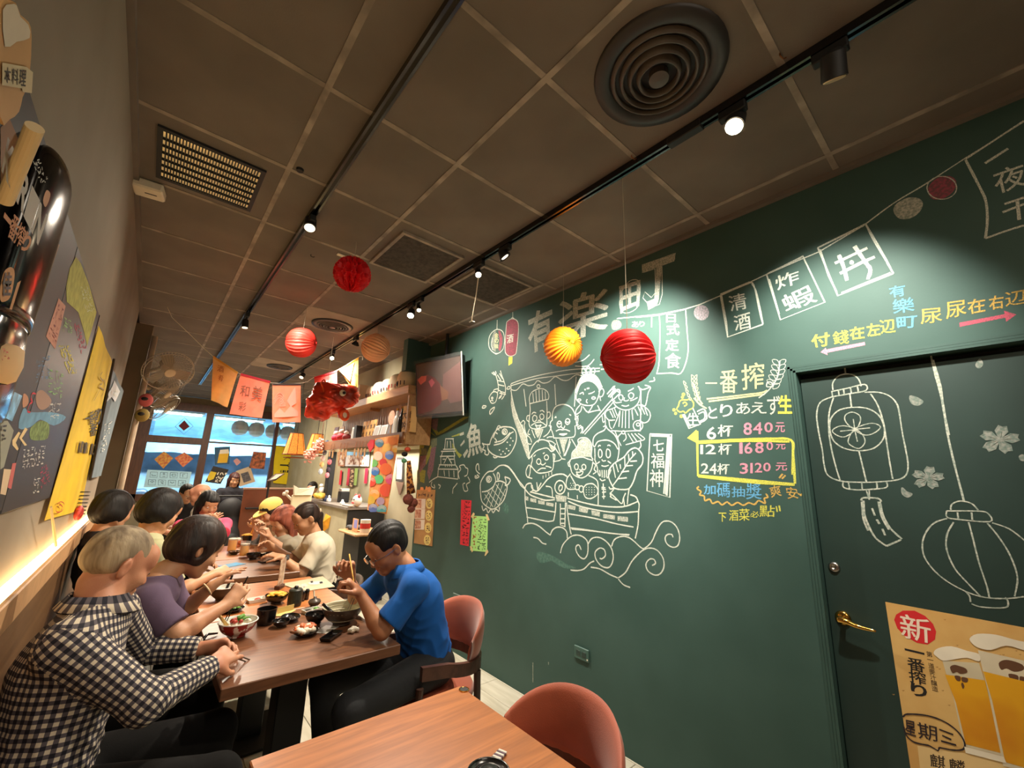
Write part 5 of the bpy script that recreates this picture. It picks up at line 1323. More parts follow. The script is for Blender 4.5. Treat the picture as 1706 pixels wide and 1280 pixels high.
for q in ([(355, 215), (360, 185), (380, 185), (388, 215)], [(405, 215), (412, 178), (420, 180), (422, 215)], [(430, 230), (428, 190), (445, 180), (458, 195), (455, 232)]):
    mb = MB(); P_RIGHT.fill(mb, PX(q, G6), lift=.006, th=.003); part(t, 'paper_cutout', mb, flat((228, 150, 84)))
ink(t, 'handwriting', lambda m: (scribble(m, P_RIGHT, [(330, 228), (490, 228), (486, 290), (326, 288)], 1, 5, 1.8, 12, .0076, G6),), flat((70, 44, 24)))

# --- sockets on the chalk wall
M_sock = mat('socket_green_paint', (58, 90, 80), .45)
for (x, y), lb in (((970, 1089), 'green-painted wall socket below the chalk waves'), ((762, 997), 'green-painted wall socket behind the blue-shirted man, at chair back height')):
    c = P_RIGHT.p(x, y)
    t = thing('wall_socket', lb, 'socket', (WR, c.y, c.z-.035))
    part(t, 'plate', MB().box((WR-.006, c.y, c.z), (.011, .118, .072), bev=.004), M_sock)
    for dy in (-.022, .022):
        part(t, 'outlet', MB().box((WR-.0125, c.y+dy, c.z), (.003, .034, .030), bev=.001).box((WR-.0142, c.y+dy, c.z+.006), (.001, .018, .004)).box((WR-.0142, c.y+dy, c.z-.006), (.001, .018, .004)), mat('socket_dark_green', (34, 56, 50), .4))
    part(t, 'screw', MB().box((WR-.0135, c.y-.05, c.z-.02), (.002, .008, .008)), M_white)

# --- plaster wall on the left: menu boards, banners
LA = (0, 180, .1875); LB = (0, 380, .203125); LC = (0, 620, .203125)
PL1 = Plane(0, WL+.012, (1, 0, 0))
fb_ = U(121, 408, 0, WL); bb_ = U(73, 827, 0, WL)
t = thing('menu_board', 'dark menu board with brown cut-outs, nearest the camera on the plaster wall', 'menu board', (WL+.006, (0.75+fb_.y)/2, bb_.z))
part(t, 'board', MB().b2((WL+.001, 0.75, bb_.z), (WL+.012, fb_.y-.006, fb_.z), bev=.002), mat('board_charcoal', (34, 32, 34), .6, var=.1))
for q in (PX([(0, 170), (85, 100), (165, 290), (10, 690), (0, 700)], LA), PX([(430, 20), (485, 140), (400, 390), (355, 318)], LB)): ink(t, 'brown_cutout', fillq(PL1, q, None, .0006), flat((150, 104, 66)))
ink(t, 'photo_print', lambda m: PL1.fill(m, PX([(60, 180), (110, 160), (180, 195), (95, 405), (10, 360)], LC), lift=.0008), mat('photo_blue_print', (120, 184, 216), .4, var=.5, scale=30))
ink(t, 'card', lambda m: PL1.fill(m, PX([(0, 400), (60, 400), (110, 480), (30, 780), (0, 800)], LC), lift=.0006), flat((150, 150, 132)))
ink(t, 'lettering', lambda m: scribble(m, PL1, [(0, 410), (50, 420), (40, 580), (0, 570)], 2, 1, 3.4, 9, .0014, LC), M_black)
t = thing('menu_board', 'tall blackboard menu with coloured chalk writing, left of the yellow banner', 'menu board', (WL+.006, (fb_.y+U(160, 522, 0, WL).y)/2, bb_.z-.005))
e_ = U(160, 522, 0, WL)
part(t, 'board', MB().b2((WL+.001, fb_.y, bb_.z-.01), (WL+.012, e_.y, fb_.z), bev=.002), mat('board_slate', (42, 42, 46), .5, var=.15, scale=3))
part(t, 'far_edge_strip', MB().b2((WL+.001, e_.y+.001, bb_.z-.01), (WL+.014, e_.y+.012, fb_.z)), flat((60, 40, 34)))
ink(t, 'chalk_panel', fillq(PL1, [(620, 235), (660, 290), (730, 470), (790, 690), (712, 968), (690, 860), (640, 690), (545, 605), (540, 480), (570, 330)], LB, .0008), mat('chalk_olive', (172, 166, 84), .9, var=.2, scale=30))
ink(t, 'chalk_drawing', lambda m: (D(m, PL1, LB, 1.6, '580,380 620,330 660,400 640,450 590,440 600,520 650,530 680,470; 600,560 640,580 690,560; c610,440,30'), scribble(m, PL1, [(650, 480), (720, 470), (775, 690), (700, 700)], 5, 3, 1.3, 4, .0014, LB)), flat((198, 202, 170)))
ink(t, 'chalk_writing', lambda m: (scribble(m, PL1, [(520, 720), (590, 770), (585, 880), (505, 850)], 4, 2, 1.8, 11, .0010, LB), scribble(m, PL1, [(390, 1150), (520, 1180), (500, 1420), (380, 1370)], 4, 3, 1.8, 13, .001, LB)), flat((130, 176, 110)))
ink(t, 'chalk_writing', lambda m: (scribble(m, PL1, [(600, 770), (640, 790), (712, 980), (660, 1040)], 5, 3, 2.0, 15, .0010, LB), scribble(m, PL1, [(320, 780), (380, 750), (410, 900), (330, 960)], 6, 2, 1.8, 17, .001, LC)), flat((176, 50, 84)))
ink(t, 'chalk_writing', lambda m: scribble(m, PL1, [(465, 950), (560, 960), (630, 1190), (560, 1200)], 4, 4, 2.2, 19, .0010, LB), flat((214, 200, 60)))
ink(t, 'chalk_writing', lambda m: scribble(m, PL1, [(300, 1060), (410, 1040), (400, 1250), (280, 1270)], 4, 3, 1.8, 21, .0010, LB), flat((70, 120, 160)))
ink(t, 'chalk_writing', lambda m: (scribble(m, PL1, [(180, 620), (370, 600), (350, 760), (170, 800)], 4, 6, 1.8, 23, .0010, LC), scribble(m, PL1, [(265, 860), (330, 850), (320, 1000), (265, 1000)], 3, 2, 1.6, 25, .001, LC), scribble(m, PL1, [(380, 250), (500, 240), (480, 380), (390, 400)], 3, 3, 1.4, 27, .001, LC)), flat((214, 210, 196)))
ink(t, 'pink_panel', fillq(PL1, [(478, 575), (535, 640), (450, 995), (374, 890)], LB, .0008), mat('chalk_panel_pink', (196, 140, 120), .9))
ink(t, 'lettering', lambda m: scribble(m, PL1, [(478, 600), (530, 650), (450, 970), (385, 880)], 6, 2, 1.6, 29, .0014, LB), flat((120, 40, 50)))
ink(t, 'red_letter', lambda m: D(m, PL1, LC, 3.4, '290,180 262,175 250,215 262,250 240,260 222,320 245,330'), flat((200, 30, 50)))
ink(t, 'chalk_drawing', lambda m: D(m, PL1, LC, 1.6, '!300,170 350,150 420,230 390,290 330,310 295,250'), flat((156, 120, 100)))
ink(t, 'chalk_drawing', lambda m: D(m, PL1, LC, 1.6, '!190,180 225,200 230,260 185,290'), flat((186, 130, 96)))
ink(t, 'blue_field', lambda m: D(m, PL1, LC, 1.6, '!190,300 250,330 420,330 540,370 440,440 330,390 250,450 150,460'), mat('chalk_blue_field', (104, 150, 178), .8, var=.2, scale=20))
ink(t, 'chalk_drawing', lambda m: D(m, PL1, LC, 1.6, '!250,460 330,400 400,430 390,540 330,560 250,550'), mat('chalk_leafy', (120, 140, 84), .9, var=.4, scale=60))
ink(t, 'paper_arrow', lambda m: (D(m, PL1, LC, 1.6, '-!100,560 150,490 165,500 128,580 150,630 140,645 100,600; -!155,540 205,455 225,470 178,545 220,600 200,605')), flat((226, 196, 140)))
ink(t, 'taped_card', lambda m: D(m, PL1, LC, 1.6, '-!30,795 90,800 45,1010 0,1000'), flat((214, 186, 150)))
ink(t, 'taped_card', lambda m: D(m, PL1, LC, 1.6, '-!100,750 132,745 90,960 62,950'), flat((196, 96, 90)))

# banners: hanging cloth with slight folds
def banner(name, label, q, m, base=WL+.012, amp=.006, rows=24, cols=8):
    ps = [U(*k, 0, base) for k in q]
    c = sum(ps, Vector())/4; c.z = min(p.z for p in ps)
    t = thing(name, label, 'banner', c); vs = []; fs = []
    for i in range(rows+1):
        v = i/rows
        for j in range(cols+1):
            u = j/cols
            P = ps[0]*((1-u)*(1-v))+ps[1]*(u*(1-v))+ps[2]*(u*v)+ps[3]*((1-u)*v)
            vs.append(P+Vector((amp*(.5+.5*math.sin(u*9+v*3)), 0, 0)))
    for i in range(rows):
        for j in range(cols):
            a = i*(cols+1)+j; fs.append((a, a+cols+1, a+cols+2, a+1))
    n = len(vs)
    part(t, 'cloth', MB().add(vs, fs).add([v-Vector((.0015, 0, 0)) for v in vs], [f[::-1] for f in fs]), m, smooth=True)
    return t


t = banner('beer_banner', 'long yellow cloth banner with black lettering on the plaster wall', [(163, 543), (185, 603), (134, 850), (72, 868)], mat('banner_yellow', (226, 184, 24), .8, var=.12, scale=6, thin=.1))
PB = Plane(0, WL+.0205, (1, 0, 0))
ink(t, 'lettering', lambda m: (PB.text(m, '一番搾り', PX([(700, 345), (840, 285), (822, 440), (700, 425)], LC), False, .022, .001, 1.0), PB.text(m, '番', PX([(740, 430), (800, 420), (790, 520), (735, 530)], LC), False, .022, .001, 1.0)), flat((36, 28, 20)))
ink(t, 'lettering', lambda m: PB.text(m, 'KIRIN ICHIBAN'[:9], PX([(650, 560), (800, 592), (785, 690), (632, 660)], LC), False, .006, .001, 1.1), flat((60, 44, 20)))
ink(t, 'crest_print', lambda m: D(m, PB, LC, 2.2, '840,0 820,40 845,80 815,120 850,150 830,200; 815,150 790,200 770,235; 850,60 862,110 855,180'), flat((110, 80, 30)))
ink(t, 'red_mark', lambda m: D(m, PB, LC, 2.0, 'o470,1085 500,1065 525,1085 515,1130 485,1150 458,1140; 470,1120 490,1090 512,1110 500,1135'), flat((180, 50, 30)))
t = banner('blue_grey_banner', 'blue-grey banner with white writing beyond the yellow one', [(187, 616), (205, 652), (168, 793), (147, 798)], mat('banner_bluegrey', (112, 128, 136), .8, var=.2, scale=6), base=WL+.02)
PB2 = Plane(0, WL+.029, (1, 0, 0))
ink(t, 'lettering', lambda m: (scribble(m, PB2, [(850, 430), (920, 400), (860, 660), (830, 660)], 6, 2, 1.6, 31, .001, LC), scribble(m, PB2, [(920, 120), (975, 160), (950, 210), (900, 180)], 2, 3, 1.4, 33, .002, LC)), flat((226, 226, 216)))
ink(t, 'white_star', lambda m: D(m, PB2, LC, 1, '-!885,180 920,120 938,68 985,160 945,245 915,205 870,250 890,205'), flat((214, 220, 224)))
t = thing('wall_pole', 'thin dark bamboo pole leaning behind the blue-grey banner', 'pole', U(187, 640, 0, WL+.03))
part(t, 'rod', MB().tube([U(190, 598, 0, WL+.035), U(150, 800, 0, WL+.035)], .006, 6), flat((40, 30, 26)))

# foil bottle balloon
q0 = U(100, 345, 0, -.262); q1 = q0
cy = q0.y-.125; zt = U(88, 288, 0, -.262).z+.03; zb = 1.45+.10
t = thing('bottle_balloon', 'glossy black can-shaped foil balloon with white lettering on the plaster wall', 'balloon', (-.235, cy, zb))
h_ = zt-zb
prof = [(0, 0), (.10, .01), (.125, .05), (.118, .30*h_), (.105, .36*h_), (.122, .40*h_), (.125, .85*h_), (.11, .95*h_), (.06, .99*h_), (0, h_)]
part(t, 'foil_body', MB().lathe(smooth_path(prof, 3), (-.262, cy, zb), 28, sx=.24), mat('black_foil', (14, 12, 14), .16, metal=.3, var=.1, spec=.8, bump=.6, bscale=9), smooth=True)
PK = Plane(0, -.2300, (1, 0, 0))
ink(t, 'lettering', lambda m: PK.text(m, 'KIRIN', PX([(60, 240), (425, 965), (330, 1230), (0, 560)], LA), False, .035, .001, 1.05), flat((186, 178, 166)))
ink(t, 'lettering', lambda m: PK.text(m, '一番搾り', PX([(60, 840), (290, 1165), (222, 1300), (0, 1080)], LA), False, .04, .001, 1.0), flat((190, 116, 48)))
ink(t, 'lettering', lambda m: scribble(m, PK, [(270, 450), (350, 450), (420, 640), (350, 690)], 4, 2, 2.2, 35, .001, LA), flat((190, 190, 180)))
for q in ((LA, '!410,730 445,760 430,830 400,880 380,820'), (LB, '!0,480 30,360 80,320 115,350 110,450 80,570 30,605 0,590'), (LB, '-!140,450 170,430 95,670 75,665')): ink(t, 'gold_mark', lambda m: D(m, PK, q[0], 1, q[1]), flat((200, 140, 80)))
ink(t, 'lettering', lambda m: T(m, PK, LB, '佳 15,360 95,360 75,560 5,560', .02, .0016), M_black)
# white roll, beer ornament, small lantern
a, b = U(58, 212, 0, -.20), U(8, 335, 0, -.24)
t = thing('paper_roll', 'thick rolled white paper leaning over the menu board, top left', 'paper roll', (a+b)/2)
part(t, 'roll', MB().tube([a, b], .010, 16), mat('paper_cream', (216, 192, 150), .8), smooth=False)
PO = Plane(0, WL+.02, (1, 0, 0))
ct = U(20, 100, 0, WL)
t = thing('beer_sign', 'cut-out beer glass sign with a cream ribbon, top left corner', 'sign', (WL+.014, ct.y, U(20, 197, 0, WL).z))
mb = MB(); PO.fill(mb, [(-6, 8), (10, 0), (20, 2), (28, 22), (42, 34), (47, 60), (43, 130), (32, 160), (26, 184), (10, 197), (-6, 192)], 2, None, -.014, .018); part(t, 'cutout', mb, flat((206, 160, 104)))
ink(t, 'foam_print', fillq(PO, [(-4, 12), (10, 3), (20, 5), (26, 24), (40, 38), (42, 60), (20, 66), (0, 74)], None, .0050, 2), M_foam)
ink(t, 'ribbon', fillq(PO, [(-6, 100), (36, 108), (47, 117), (45, 152), (30, 150), (28, 144), (-6, 138)], None, .0058), flat((216, 200, 160)))
ink(t, 'lettering', lambda m: PO.text(m, '本料理', [(-4, 106), (36, 112), (34, 142), (-4, 134)], False, .01, .0064, 1.1), flat((50, 40, 30)))
c = U(8, 607, 0, -.235)
t = thing('small_lantern', 'small cream paper lantern with red characters at the left edge', 'paper lantern', c-Vector((0, 0, .05)))
part(t, 'shade', MB().lathe([(.010, -.038), (.02, -.03), (.024, 0), (.02, .03), (.010, .038)], c, 20), mat('lantern_cream', (232, 196, 152), .8, thin=.2), smooth=True)
ink(t, 'lettering', lambda m: scribble(m, Plane(0, -.18, (1, 0, 0)), [(0, 578), (14, 580), (14, 602), (0, 600)], 2, 2, 1.6, 41, .001), flat((190, 70, 60)))
c = U(131, 855, 0, -.262)
t = thing('basket_ornament', 'red and black wire fish ornament hanging under the yellow banner', 'ornament', c-Vector((0, 0, .06)))
part(t, 'red_body', MB().ball((c.x, c.y, c.z), (.022, .06, .045)), mat('ornament_red', (190, 60, 50), .6, var=.4, scale=60), smooth=True)
for k in range(7):
    zz = c.z-.05+.022*k
    part(t, 'wire_ring', MB().tube([(c.x+.026*math.cos(a), c.y+.05+.04*math.sin(a), zz+.04) for a in [2*math.pi*i/14 for i in range(14)]], .002, 5, closed=True), M_black)
c = U(172, 824, 0, -.28)
solo('wall_switch', 'cream switch plate on the plaster wall above the light trough', 'switch', MB().b2((WL+.001, c.y-.09, c.z-.045), (WL+.010, c.y+.09, c.z+.045), bev=.003), M_white)
a = U(85, 845, 0, -.25); b = U(93, 910, 0, -.25)
solo('paper_strip', 'thin cream paper strip dangling below the yellow banner', 'paper strip', MB().tube([a, b], [.004, .006], 4), flat((226, 200, 150)))
# ------------------------------------------------------------------ TABLES AND CHAIRS
TZ = 0.74
W_tshade = wood('table_laminate_shaded', (132, 86, 56), (88, 54, 34), axis=0, ring=26, rough=0.38, coat=0.1)  # same wood as the other tables, darkened to stand for shade
W_dark = wood('chair_dark_wood', (74, 44, 30), (48, 28, 20), axis=2, ring=14, rough=.4)
W_band = wood('chair_band_wood', (92, 58, 44), (60, 36, 28), axis=1, ring=14, rough=.4)
M_uph = mat('upholstery_terracotta', (176, 84, 52), .62, var=.16, scale=5, bump=.15, bscale=300, sheen=.4)


def table(x0, x1, y0, y1, label, m=W_tshade):
    cx, cy = (x0+x1)/2, (y0+y1)/2
    t = thing('dining_table', label, 'table', (cx, cy, 0), group=None)
    part(t, 'tabletop', MB().b2((x0, y0+.002, TZ-.042), (x1, y1-.002, TZ), bev=.003), m)
    part(t, 'underframe', MB().b2((cx-.22, cy-.03, TZ-.062), (cx+.22, cy+.03, TZ-.043)).b2((cx-.03, cy-.22, TZ-.061), (cx+.03, cy+.22, TZ-.044)), M_black)
    part(t, 'post', MB().b2((cx-.06, cy-.06, .02), (cx+.06, cy+.06, TZ-.063), bev=.004), M_black)
    part(t, 'base_plate', MB().b2((cx-.2, cy-.2, .001), (cx+.2, cy+.2, .019), bev=.004), M_black)
    return t


W_tlit = wood('table_laminate_lit', (190, 118, 62), (140, 82, 42), axis=0, ring=26, rough=0.36, coat=0.1)  # the same table wood again, with warm lamplight put into the colour
T1 = table(.335, 1.0, .74, 1.41, 'nearest wooden table with a round brass number badge in its corner', W_tlit)
T2 = table(.325, 1.0, 1.88, 2.665, 'dark wooden table covered with bowls between the checked shirt and the blue shirt')
T3 = table(.34, 1.035, 2.67, 3.40, 'wooden table holding the tray with a white oval, joined behind the bowl-covered table', W_tlit)
T4 = table(.37, 1.02, 3.60, 4.34, 'wooden table crowded with beer mugs in front of the woman in white')
T5 = table(.37, 1.02, 4.35, 5.10, 'farther wooden table with the basket of fries beyond the beer mugs', W_tlit)
b = U(773, 1150, 2, TZ)
ink2 = MB().lathe([(0, .0), (.0185, 0), (.0185, .0025), (.0165, .0035), (.0155, .002), (0, .002)], (b.x, b.y, TZ+.0005), 28)
bd = thing('number_badge', 'round brass badge reading 11 on the nearest table corner', 'badge', (b.x, b.y, TZ))
part(bd, 'rim', ink2, M_brass)
part(bd, 'dark_face', MB().lathe([(0, .0026), (.0145, .0026)], (b.x, b.y, TZ+.0005), 24), M_black)
mb = MB()
for ch_, ox in (('1', -.0062), ('1', .0048)):
    V, Fs = glyph(ch_, .04); lo = V.min(0)
    c_, s_ = math.cos(.75), math.sin(.75)
    pts = []
    for v in V:
        lx, ly = (v[0]-lo[0])*.022-.006+ox, (v[1]-lo[1])*.022-.008
        pts.append((b.x+lx*c_-ly*s_*-1*-1, b.y+lx*-s_*-1*-1+ly*c_, TZ+.0045))
    mb.add(pts, Fs)
part(bd, 'numerals', mb, M_brass)
del ink2


def chair(x, y, ang, label, m=M_uph, top=.80):
    """round-backed chair; ang = direction the sitter faces"""
    t = thing('round_back_chair', label, 'chair', (x, y, 0), ang)
    R = .236
    # upholstered curved back
    vs = []; fs = []; N = 28; H = 8
    for side in (0, 1):
        for i in range(N+1):
            a = math.radians(180+(-70+140*i/N)); s_ = (i/N-.5)*2
            zt = top-.10*abs(s_)**2.6-.02*s_*s_; zb = .575+.03*abs(s_)**2
            for k in range(H+1):
                v = k/H; z = zb+(zt-zb)*v
                bulge = .021*math.sin(math.pi*min(1, max(0, v)))**.5*(1-.5*abs(s_)**6)
                r = R+.02*v+(bulge if side else -bulge)*(1 if side else .8)
                vs.append((r*math.cos(a), r*1.0*math.sin(a), z))
    W = (N+1)*(H+1)
    for side in (0, 1):
        for i in range(N):
            for k in range(H):
                q = [side*W+i*(H+1)+k, side*W+(i+1)*(H+1)+k, side*W+(i+1)*(H+1)+k+1, side*W+i*(H+1)+k+1]
                fs.append(tuple(q if side == 1 else q[::-1]))
    for i in range(N):
        for k in (0, H):
            a_, b_ = i*(H+1)+k, (i+1)*(H+1)+k
            q = (a_, b_, W+b_, W+a_); fs.append(q if k == H else q[::-1])
    for i in (0, N):
        for k in range(H):
            a_, b_ = i*(H+1)+k, i*(H+1)+k+1
            q = (a_, W+a_, W+b_, b_); fs.append(q if i == N else q[::-1])
    part(t, 'backrest', MB().add(vs, fs), m, False, smooth=True)
    arc = [((R+.012)*math.cos(math.radians(180+d)), (R+.012)*math.sin(math.radians(180+d)), .560+.045*(abs(d)/100)**2) for d in range(-100, 101, 10)]
    arc = [(arc[0][0]+.13, arc[0][1]*.97, arc[0][2]+.01)]+arc+[(arc[-1][0]+.13, arc[-1][1]*.97, arc[-1][2]+.01)]
    band = MB(); vs = []; fs = []
    for i, p in enumerate(arc):
        n = Vector((p[0], p[1], 0)).normalized() if 0 < i < len(arc)-1 else Vector((0, p[1], 0)).normalized()
        for dn, dz in ((-.012, -.028), (.012, -.028), (.012, .028), (-.012, .028)): vs.append((p[0]+n.x*dn, p[1]+n.y*dn, p[2]+dz))
    for i in range(len(arc)-1):
        for k in range(4): fs.append((i*4+k, i*4+(k+1) % 4, (i+1)*4+(k+1) % 4, (i+1)*4+k))
    fs += [(3, 2, 1, 0), tuple(range(len(vs)-4, len(vs)))]
    band.add(vs, fs)
    part(t, 'arm_band', band, W_band, False)
    part(t, 'seat', MB().lathe([(0, .40), (.19, .40), (.225, .415), (.23, .44), (.215, .465), (0, .475)], n=28), m, False, smooth=True)
    part(t, 'seat_frame', MB().lathe([(0, .375), (.20, .375), (.21, .398), (0, .399)], n=28), W_dark, False)
    for sx, sy in ((.17, .20), (.17, -.20)):
        part(t, 'leg', MB().tube([(sx+.03, sy+.02, 0), (sx-.01, sy+.01, .545)], [.012, .018], 10), W_dark, False)
    for sy in (1, -1):
        part(t, 'leg', MB().tube([(-.24, sy*.19, 0), (-.17, sy*.195, .30), (-.155, sy*.20, .545)], [.012, .018, .018], 10), W_dark, False)
    return t


chair(1.02, 1.04, math.pi, 'terracotta round-backed chair tucked beside the nearest wooden table', top=.785)
chair(1.27, 2.06, math.pi-.05, 'terracotta round-backed chair the man in the blue shirt sits on', top=.82)
chair(1.24, 3.62, math.pi, 'dark wooden chair behind the woman in the white tee', m=mat('upholstery_grey_brown', (90, 74, 62), .7), top=.66)
chair(1.26, 4.22, math.pi, 'dark chair under the pink-haired woman', m=mat('upholstery_grey_brown2', (80, 66, 56), .7), top=.66)
chair(1.22, 4.85, math.pi, 'dark chair under the person in the yellow cap', m=mat('upholstery_grey_brown3', (80, 66, 56), .7), top=.66)
chair(.62, 5.32, -math.pi/2, 'dark chair under the laughing woman in pink', m=mat('upholstery_grey_brown4', (80, 66, 56), .7), top=.66)

# ------------------------------------------------------------------ TABLEWARE
C_blk = mat('melamine_black', (20, 18, 18), .22, var=.1, spec=.6)
C_brn = mat('stoneware_brown', (70, 58, 48), .35, var=.15, scale=30)
C_crm = mat('stoneware_cream', (196, 190, 160), .35, var=.08)
C_wht = mat('porcelain_white', (228, 226, 216), .2, var=.03, coat=.4)
C_redp = mat('porcelain_red_pattern', (224, 214, 204), .25, var=0, scale=26, col2=(150, 40, 34), lo=.48, hi=.52)
F_yel = mat('food_yellow', (236, 176, 60), .6, var=.3, scale=90)
F_grn = mat('food_green', (88, 140, 44), .6, var=.4, scale=70)
F_ora = mat('food_orange', (214, 110, 62), .5, var=.3, scale=70)
F_wht = mat('food_white', (232, 222, 200), .6, var=.12, scale=70)
F_red = mat('food_red', (170, 56, 40), .5, var=.3, scale=80)
F_brn = mat('food_brown', (130, 84, 50), .6, var=.4, scale=90)
TT = (320, 920, .1875)


def tp(x, y, z=TZ, frm=TT):
    return U(frm[0]+x*frm[2], frm[1]+y*frm[2], 2, z)


def bowl(name, label, c, r, h, m_out, m_in=None, cat='bowl', foot=.45, group=None, rim=None, sy=1.0):
    t = thing(name, label, cat, (c.x, c.y, TZ), group=group)
    prof = [(0, .003), (r*foot, .003), (r*foot, .010), (r*.80, h*.45), (r*.97, h*.85), (r, h)]
    mb = MB(); mb.lathe(smooth_path(prof, 3), (c.x, c.y, TZ+.0005), 28, sy=sy)
    part(t, 'outside', mb, m_out, smooth=True)
    prof = [(r, h), (r*.95, h*.96), (r*.90, h*.72), (r*.70, h*.38), (r*.4, .016), (0, .014)]
    mb = MB(); mb.lathe(smooth_path(prof, 3), (c.x, c.y, TZ+.0005), 28, sy=sy)
    part(t, 'inside', mb, m_in or m_out, smooth=True)
    if rim: part(t, 'rim', MB().tube([(c.x+r*math.cos(a), c.y+r*sy*math.sin(a), TZ+h) for a in [2*math.pi*i/28 for i in range(28)]], .0028, 6, closed=True), rim, smooth=True)
    return t


def blobs(t, name, c, r, z, n, m, size, seed, flat_=.6, sx=1., sy=1., long=1.0):
    """a heap of cut food: many small uneven pieces in one mesh"""
    rr = random.Random(seed); mb = MB()
    for k in range(n):
        a = rr.random()*6.28; q = math.sqrt(rr.random())*r
        s = size*rr.uniform(.6, 1.3)
        Tm = Matrix.Translation((c.x+q*math.cos(a)*sx, c.y+q*math.sin(a)*sy, z+rr.random()*size*1.2*(1-q/r*.7))) @ Matrix.Rotation(rr.random()*6, 4, 'Z') @ Matrix.Rotation(rr.uniform(-.6, .6), 4, 'X')
        mb.ball((0, 0, 0), (s*long, s*.7, s*flat_), 7, Tm)
    o = part(t, name, mb, m, smooth=True); o['kind'] = 'stuff'
    return o


def box_dish(name, label, c, w, d, h, m, rz=0., flare=1.18, cat='dish', wall=.004):
    t = thing(name, label, cat, (c.x, c.y, TZ), rz)
    mb = MB(); a, b_ = w/2, d/2; f = flare
    o0 = [(-a, -b_), (a, -b_), (a, b_), (-a, b_)]
    vs = [(x, y, .001) for x, y in o0]+[(x*f, y*f, h) for x, y in o0]+[(x*f-wall*(1 if x > 0 else -1), y*f-wall*(1 if y > 0 else -1), h) for x, y in o0]+[(x*.9, y*.9, .006) for x, y in o0]
    fs = [(3, 2, 1, 0), (12, 13, 14, 15)]
    for L in (0, 4, 8):
        for i in range(4):
            j = (i+1) % 4; fs.append((L+i, L+j, L+4+j, L+4+i))
    mb.add(vs, fs)
    part(t, 'dish_body', mb, m, False)
    return t


# on the bowl-covered table and the one joined behind it
c = tp(400, 690, TZ+.03)
t = bowl('rice_bowl', 'white bowl with red pattern holding salad and wooden spoon, before the checked shirt', c, .078, .068, C_redp, C_wht, rim=C_wht)
blobs(t, 'rice_and_fish', c, .050, TZ+.052, 26, F_wht, .014, 1)
blobs(t, 'red_garnish', Vector((c.x-.01, c.y-.012, 0)), .022, TZ+.066, 9, F_red, .012, 2)
blobs(t, 'green_leaves', Vector((c.x+.01, c.y+.005, 0)), .02, TZ+.072, 5, F_grn, .018, 3, .3, long=1.6)
part(t, 'wooden_spoon', MB().tube([(c.x-.045, c.y-.02, TZ+.06), (c.x-.085, c.y+.005, TZ+.11)], [.007, .006], 8).ball((c.x-.088, c.y+.007, TZ+.115), (.010, .008, .014), 8), mat('spoon_wood', (232, 190, 110), .5), smooth=True)
c = tp(590, 862)
t = box_dish('square_dish', 'small square black dish with brown crumbs at the table front', c, .062, .062, .022, C_blk, .7, 1.3)
blobs(t, 'crumbs', Vector((0, 0, 0)), .020, .009, 14, F_brn, .007, 4)
t.children[-1].location = (0, 0, 0)
for v in t.children[-1].data.vertices: v.co = (v.co[0]+t.location.x, v.co[1]+t.location.y, v.co[2]+TZ)
c = tp(650, 640)
t = thing('black_cup', 'tall round black cup behind the patterned salad bowl', 'cup', (c.x, c.y, TZ))
part(t, 'cup_body', MB().lathe([(0, .002), (.036, .002), (.042, .02), (.045, .072), (.042, .072), (.038, .02), (0, .012)], (c.x, c.y, TZ), 26), C_blk, auto=50)
bowl('black_saucer', 'small shallow black bowl right of the black cup', tp(785, 665), .040, .030, C_blk, foot=.5)
bowl('black_saucer', 'shallow oval black dish behind the small black bowl', tp(872, 612), .045, .022, C_blk, foot=.5, sy=1.3)
c = tp(1090, 640)
bowl('black_bowl', 'deep black bowl left of the big noodle bowl', c, .050, .050, C_blk, foot=.55)
c = tp(1325, 640)
t = bowl('noodle_bowl', 'big striped brown noodle bowl with cream inside, before the blue shirt', c, .098, .085, C_brn, C_crm, foot=.42)
for k in range(3):
    rr_ = .098*(.70+.11*k); part(t, 'stripe', MB().tube([(c.x+rr_*math.cos(a), c.y+rr_*math.sin(a), TZ+.030+.018*k) for a in [2*math.pi*i/32 for i in range(32)]], .0022, 5, closed=True), C_crm, smooth=True)
lad = thing('black_ladle', 'black soup ladle resting inside the noodle bowl', 'ladle', (c.x, c.y, TZ+.03))
part(lad, 'handle', MB().tube([(c.x-.098, c.y+.015, TZ+.105), (c.x-.05, c.y+.0, TZ+.06), (c.x-.03, c.y-.01, TZ+.04)], [.007, .008, .010], 8), C_blk, smooth=True)
part(lad, 'scoop', MB().ball((c.x-.015, c.y-.015, TZ+.040), (.032, .026, .014), 14), C_blk, smooth=True)
ch = thing('steel_chopsticks', 'pair of steel chopsticks leaning in the noodle bowl', 'chopsticks', (c.x+.03, c.y, TZ+.02))
for dx in (0, .012): part(ch, 'stick', MB().tube([(c.x+.01+dx, c.y-.01, TZ+.03), (c.x+.075+dx, c.y+.045, TZ+.14)], [.0016, .003], 6), M_steel)
c = tp(1005, 740)
t = bowl('shell_plate', 'black plate piled with orange and white seafood shells', c, .058, .022, C_blk, foot=.6)
blobs(t, 'white_shells', c, .042, TZ+.024, 18, F_wht, .017, 7, .7)
blobs(t, 'orange_shells', c, .045, TZ+.028, 16, F_ora, .016, 8, .5, long=1.5)
blobs(t, 'dark_shells', Vector((c.x-.02, c.y-.01, 0)), .035, TZ+.022, 7, F_brn, .015, 9, .5, long=1.6)
t = box_dish('long_black_dish', 'long black dish beside the seafood shells', tp(1235, 765), .10, .045, .016, C_blk, .75, 1.15)
c = tp(1430, 718)
t = thing('crumpled_napkin', 'crumpled white napkin at the foot of the noodle bowl', 'napkin', (c.x, c.y, TZ)); blobs(t, 'tissue', c, .018, TZ+.008, 16, F_wht, .012, 11, .8)
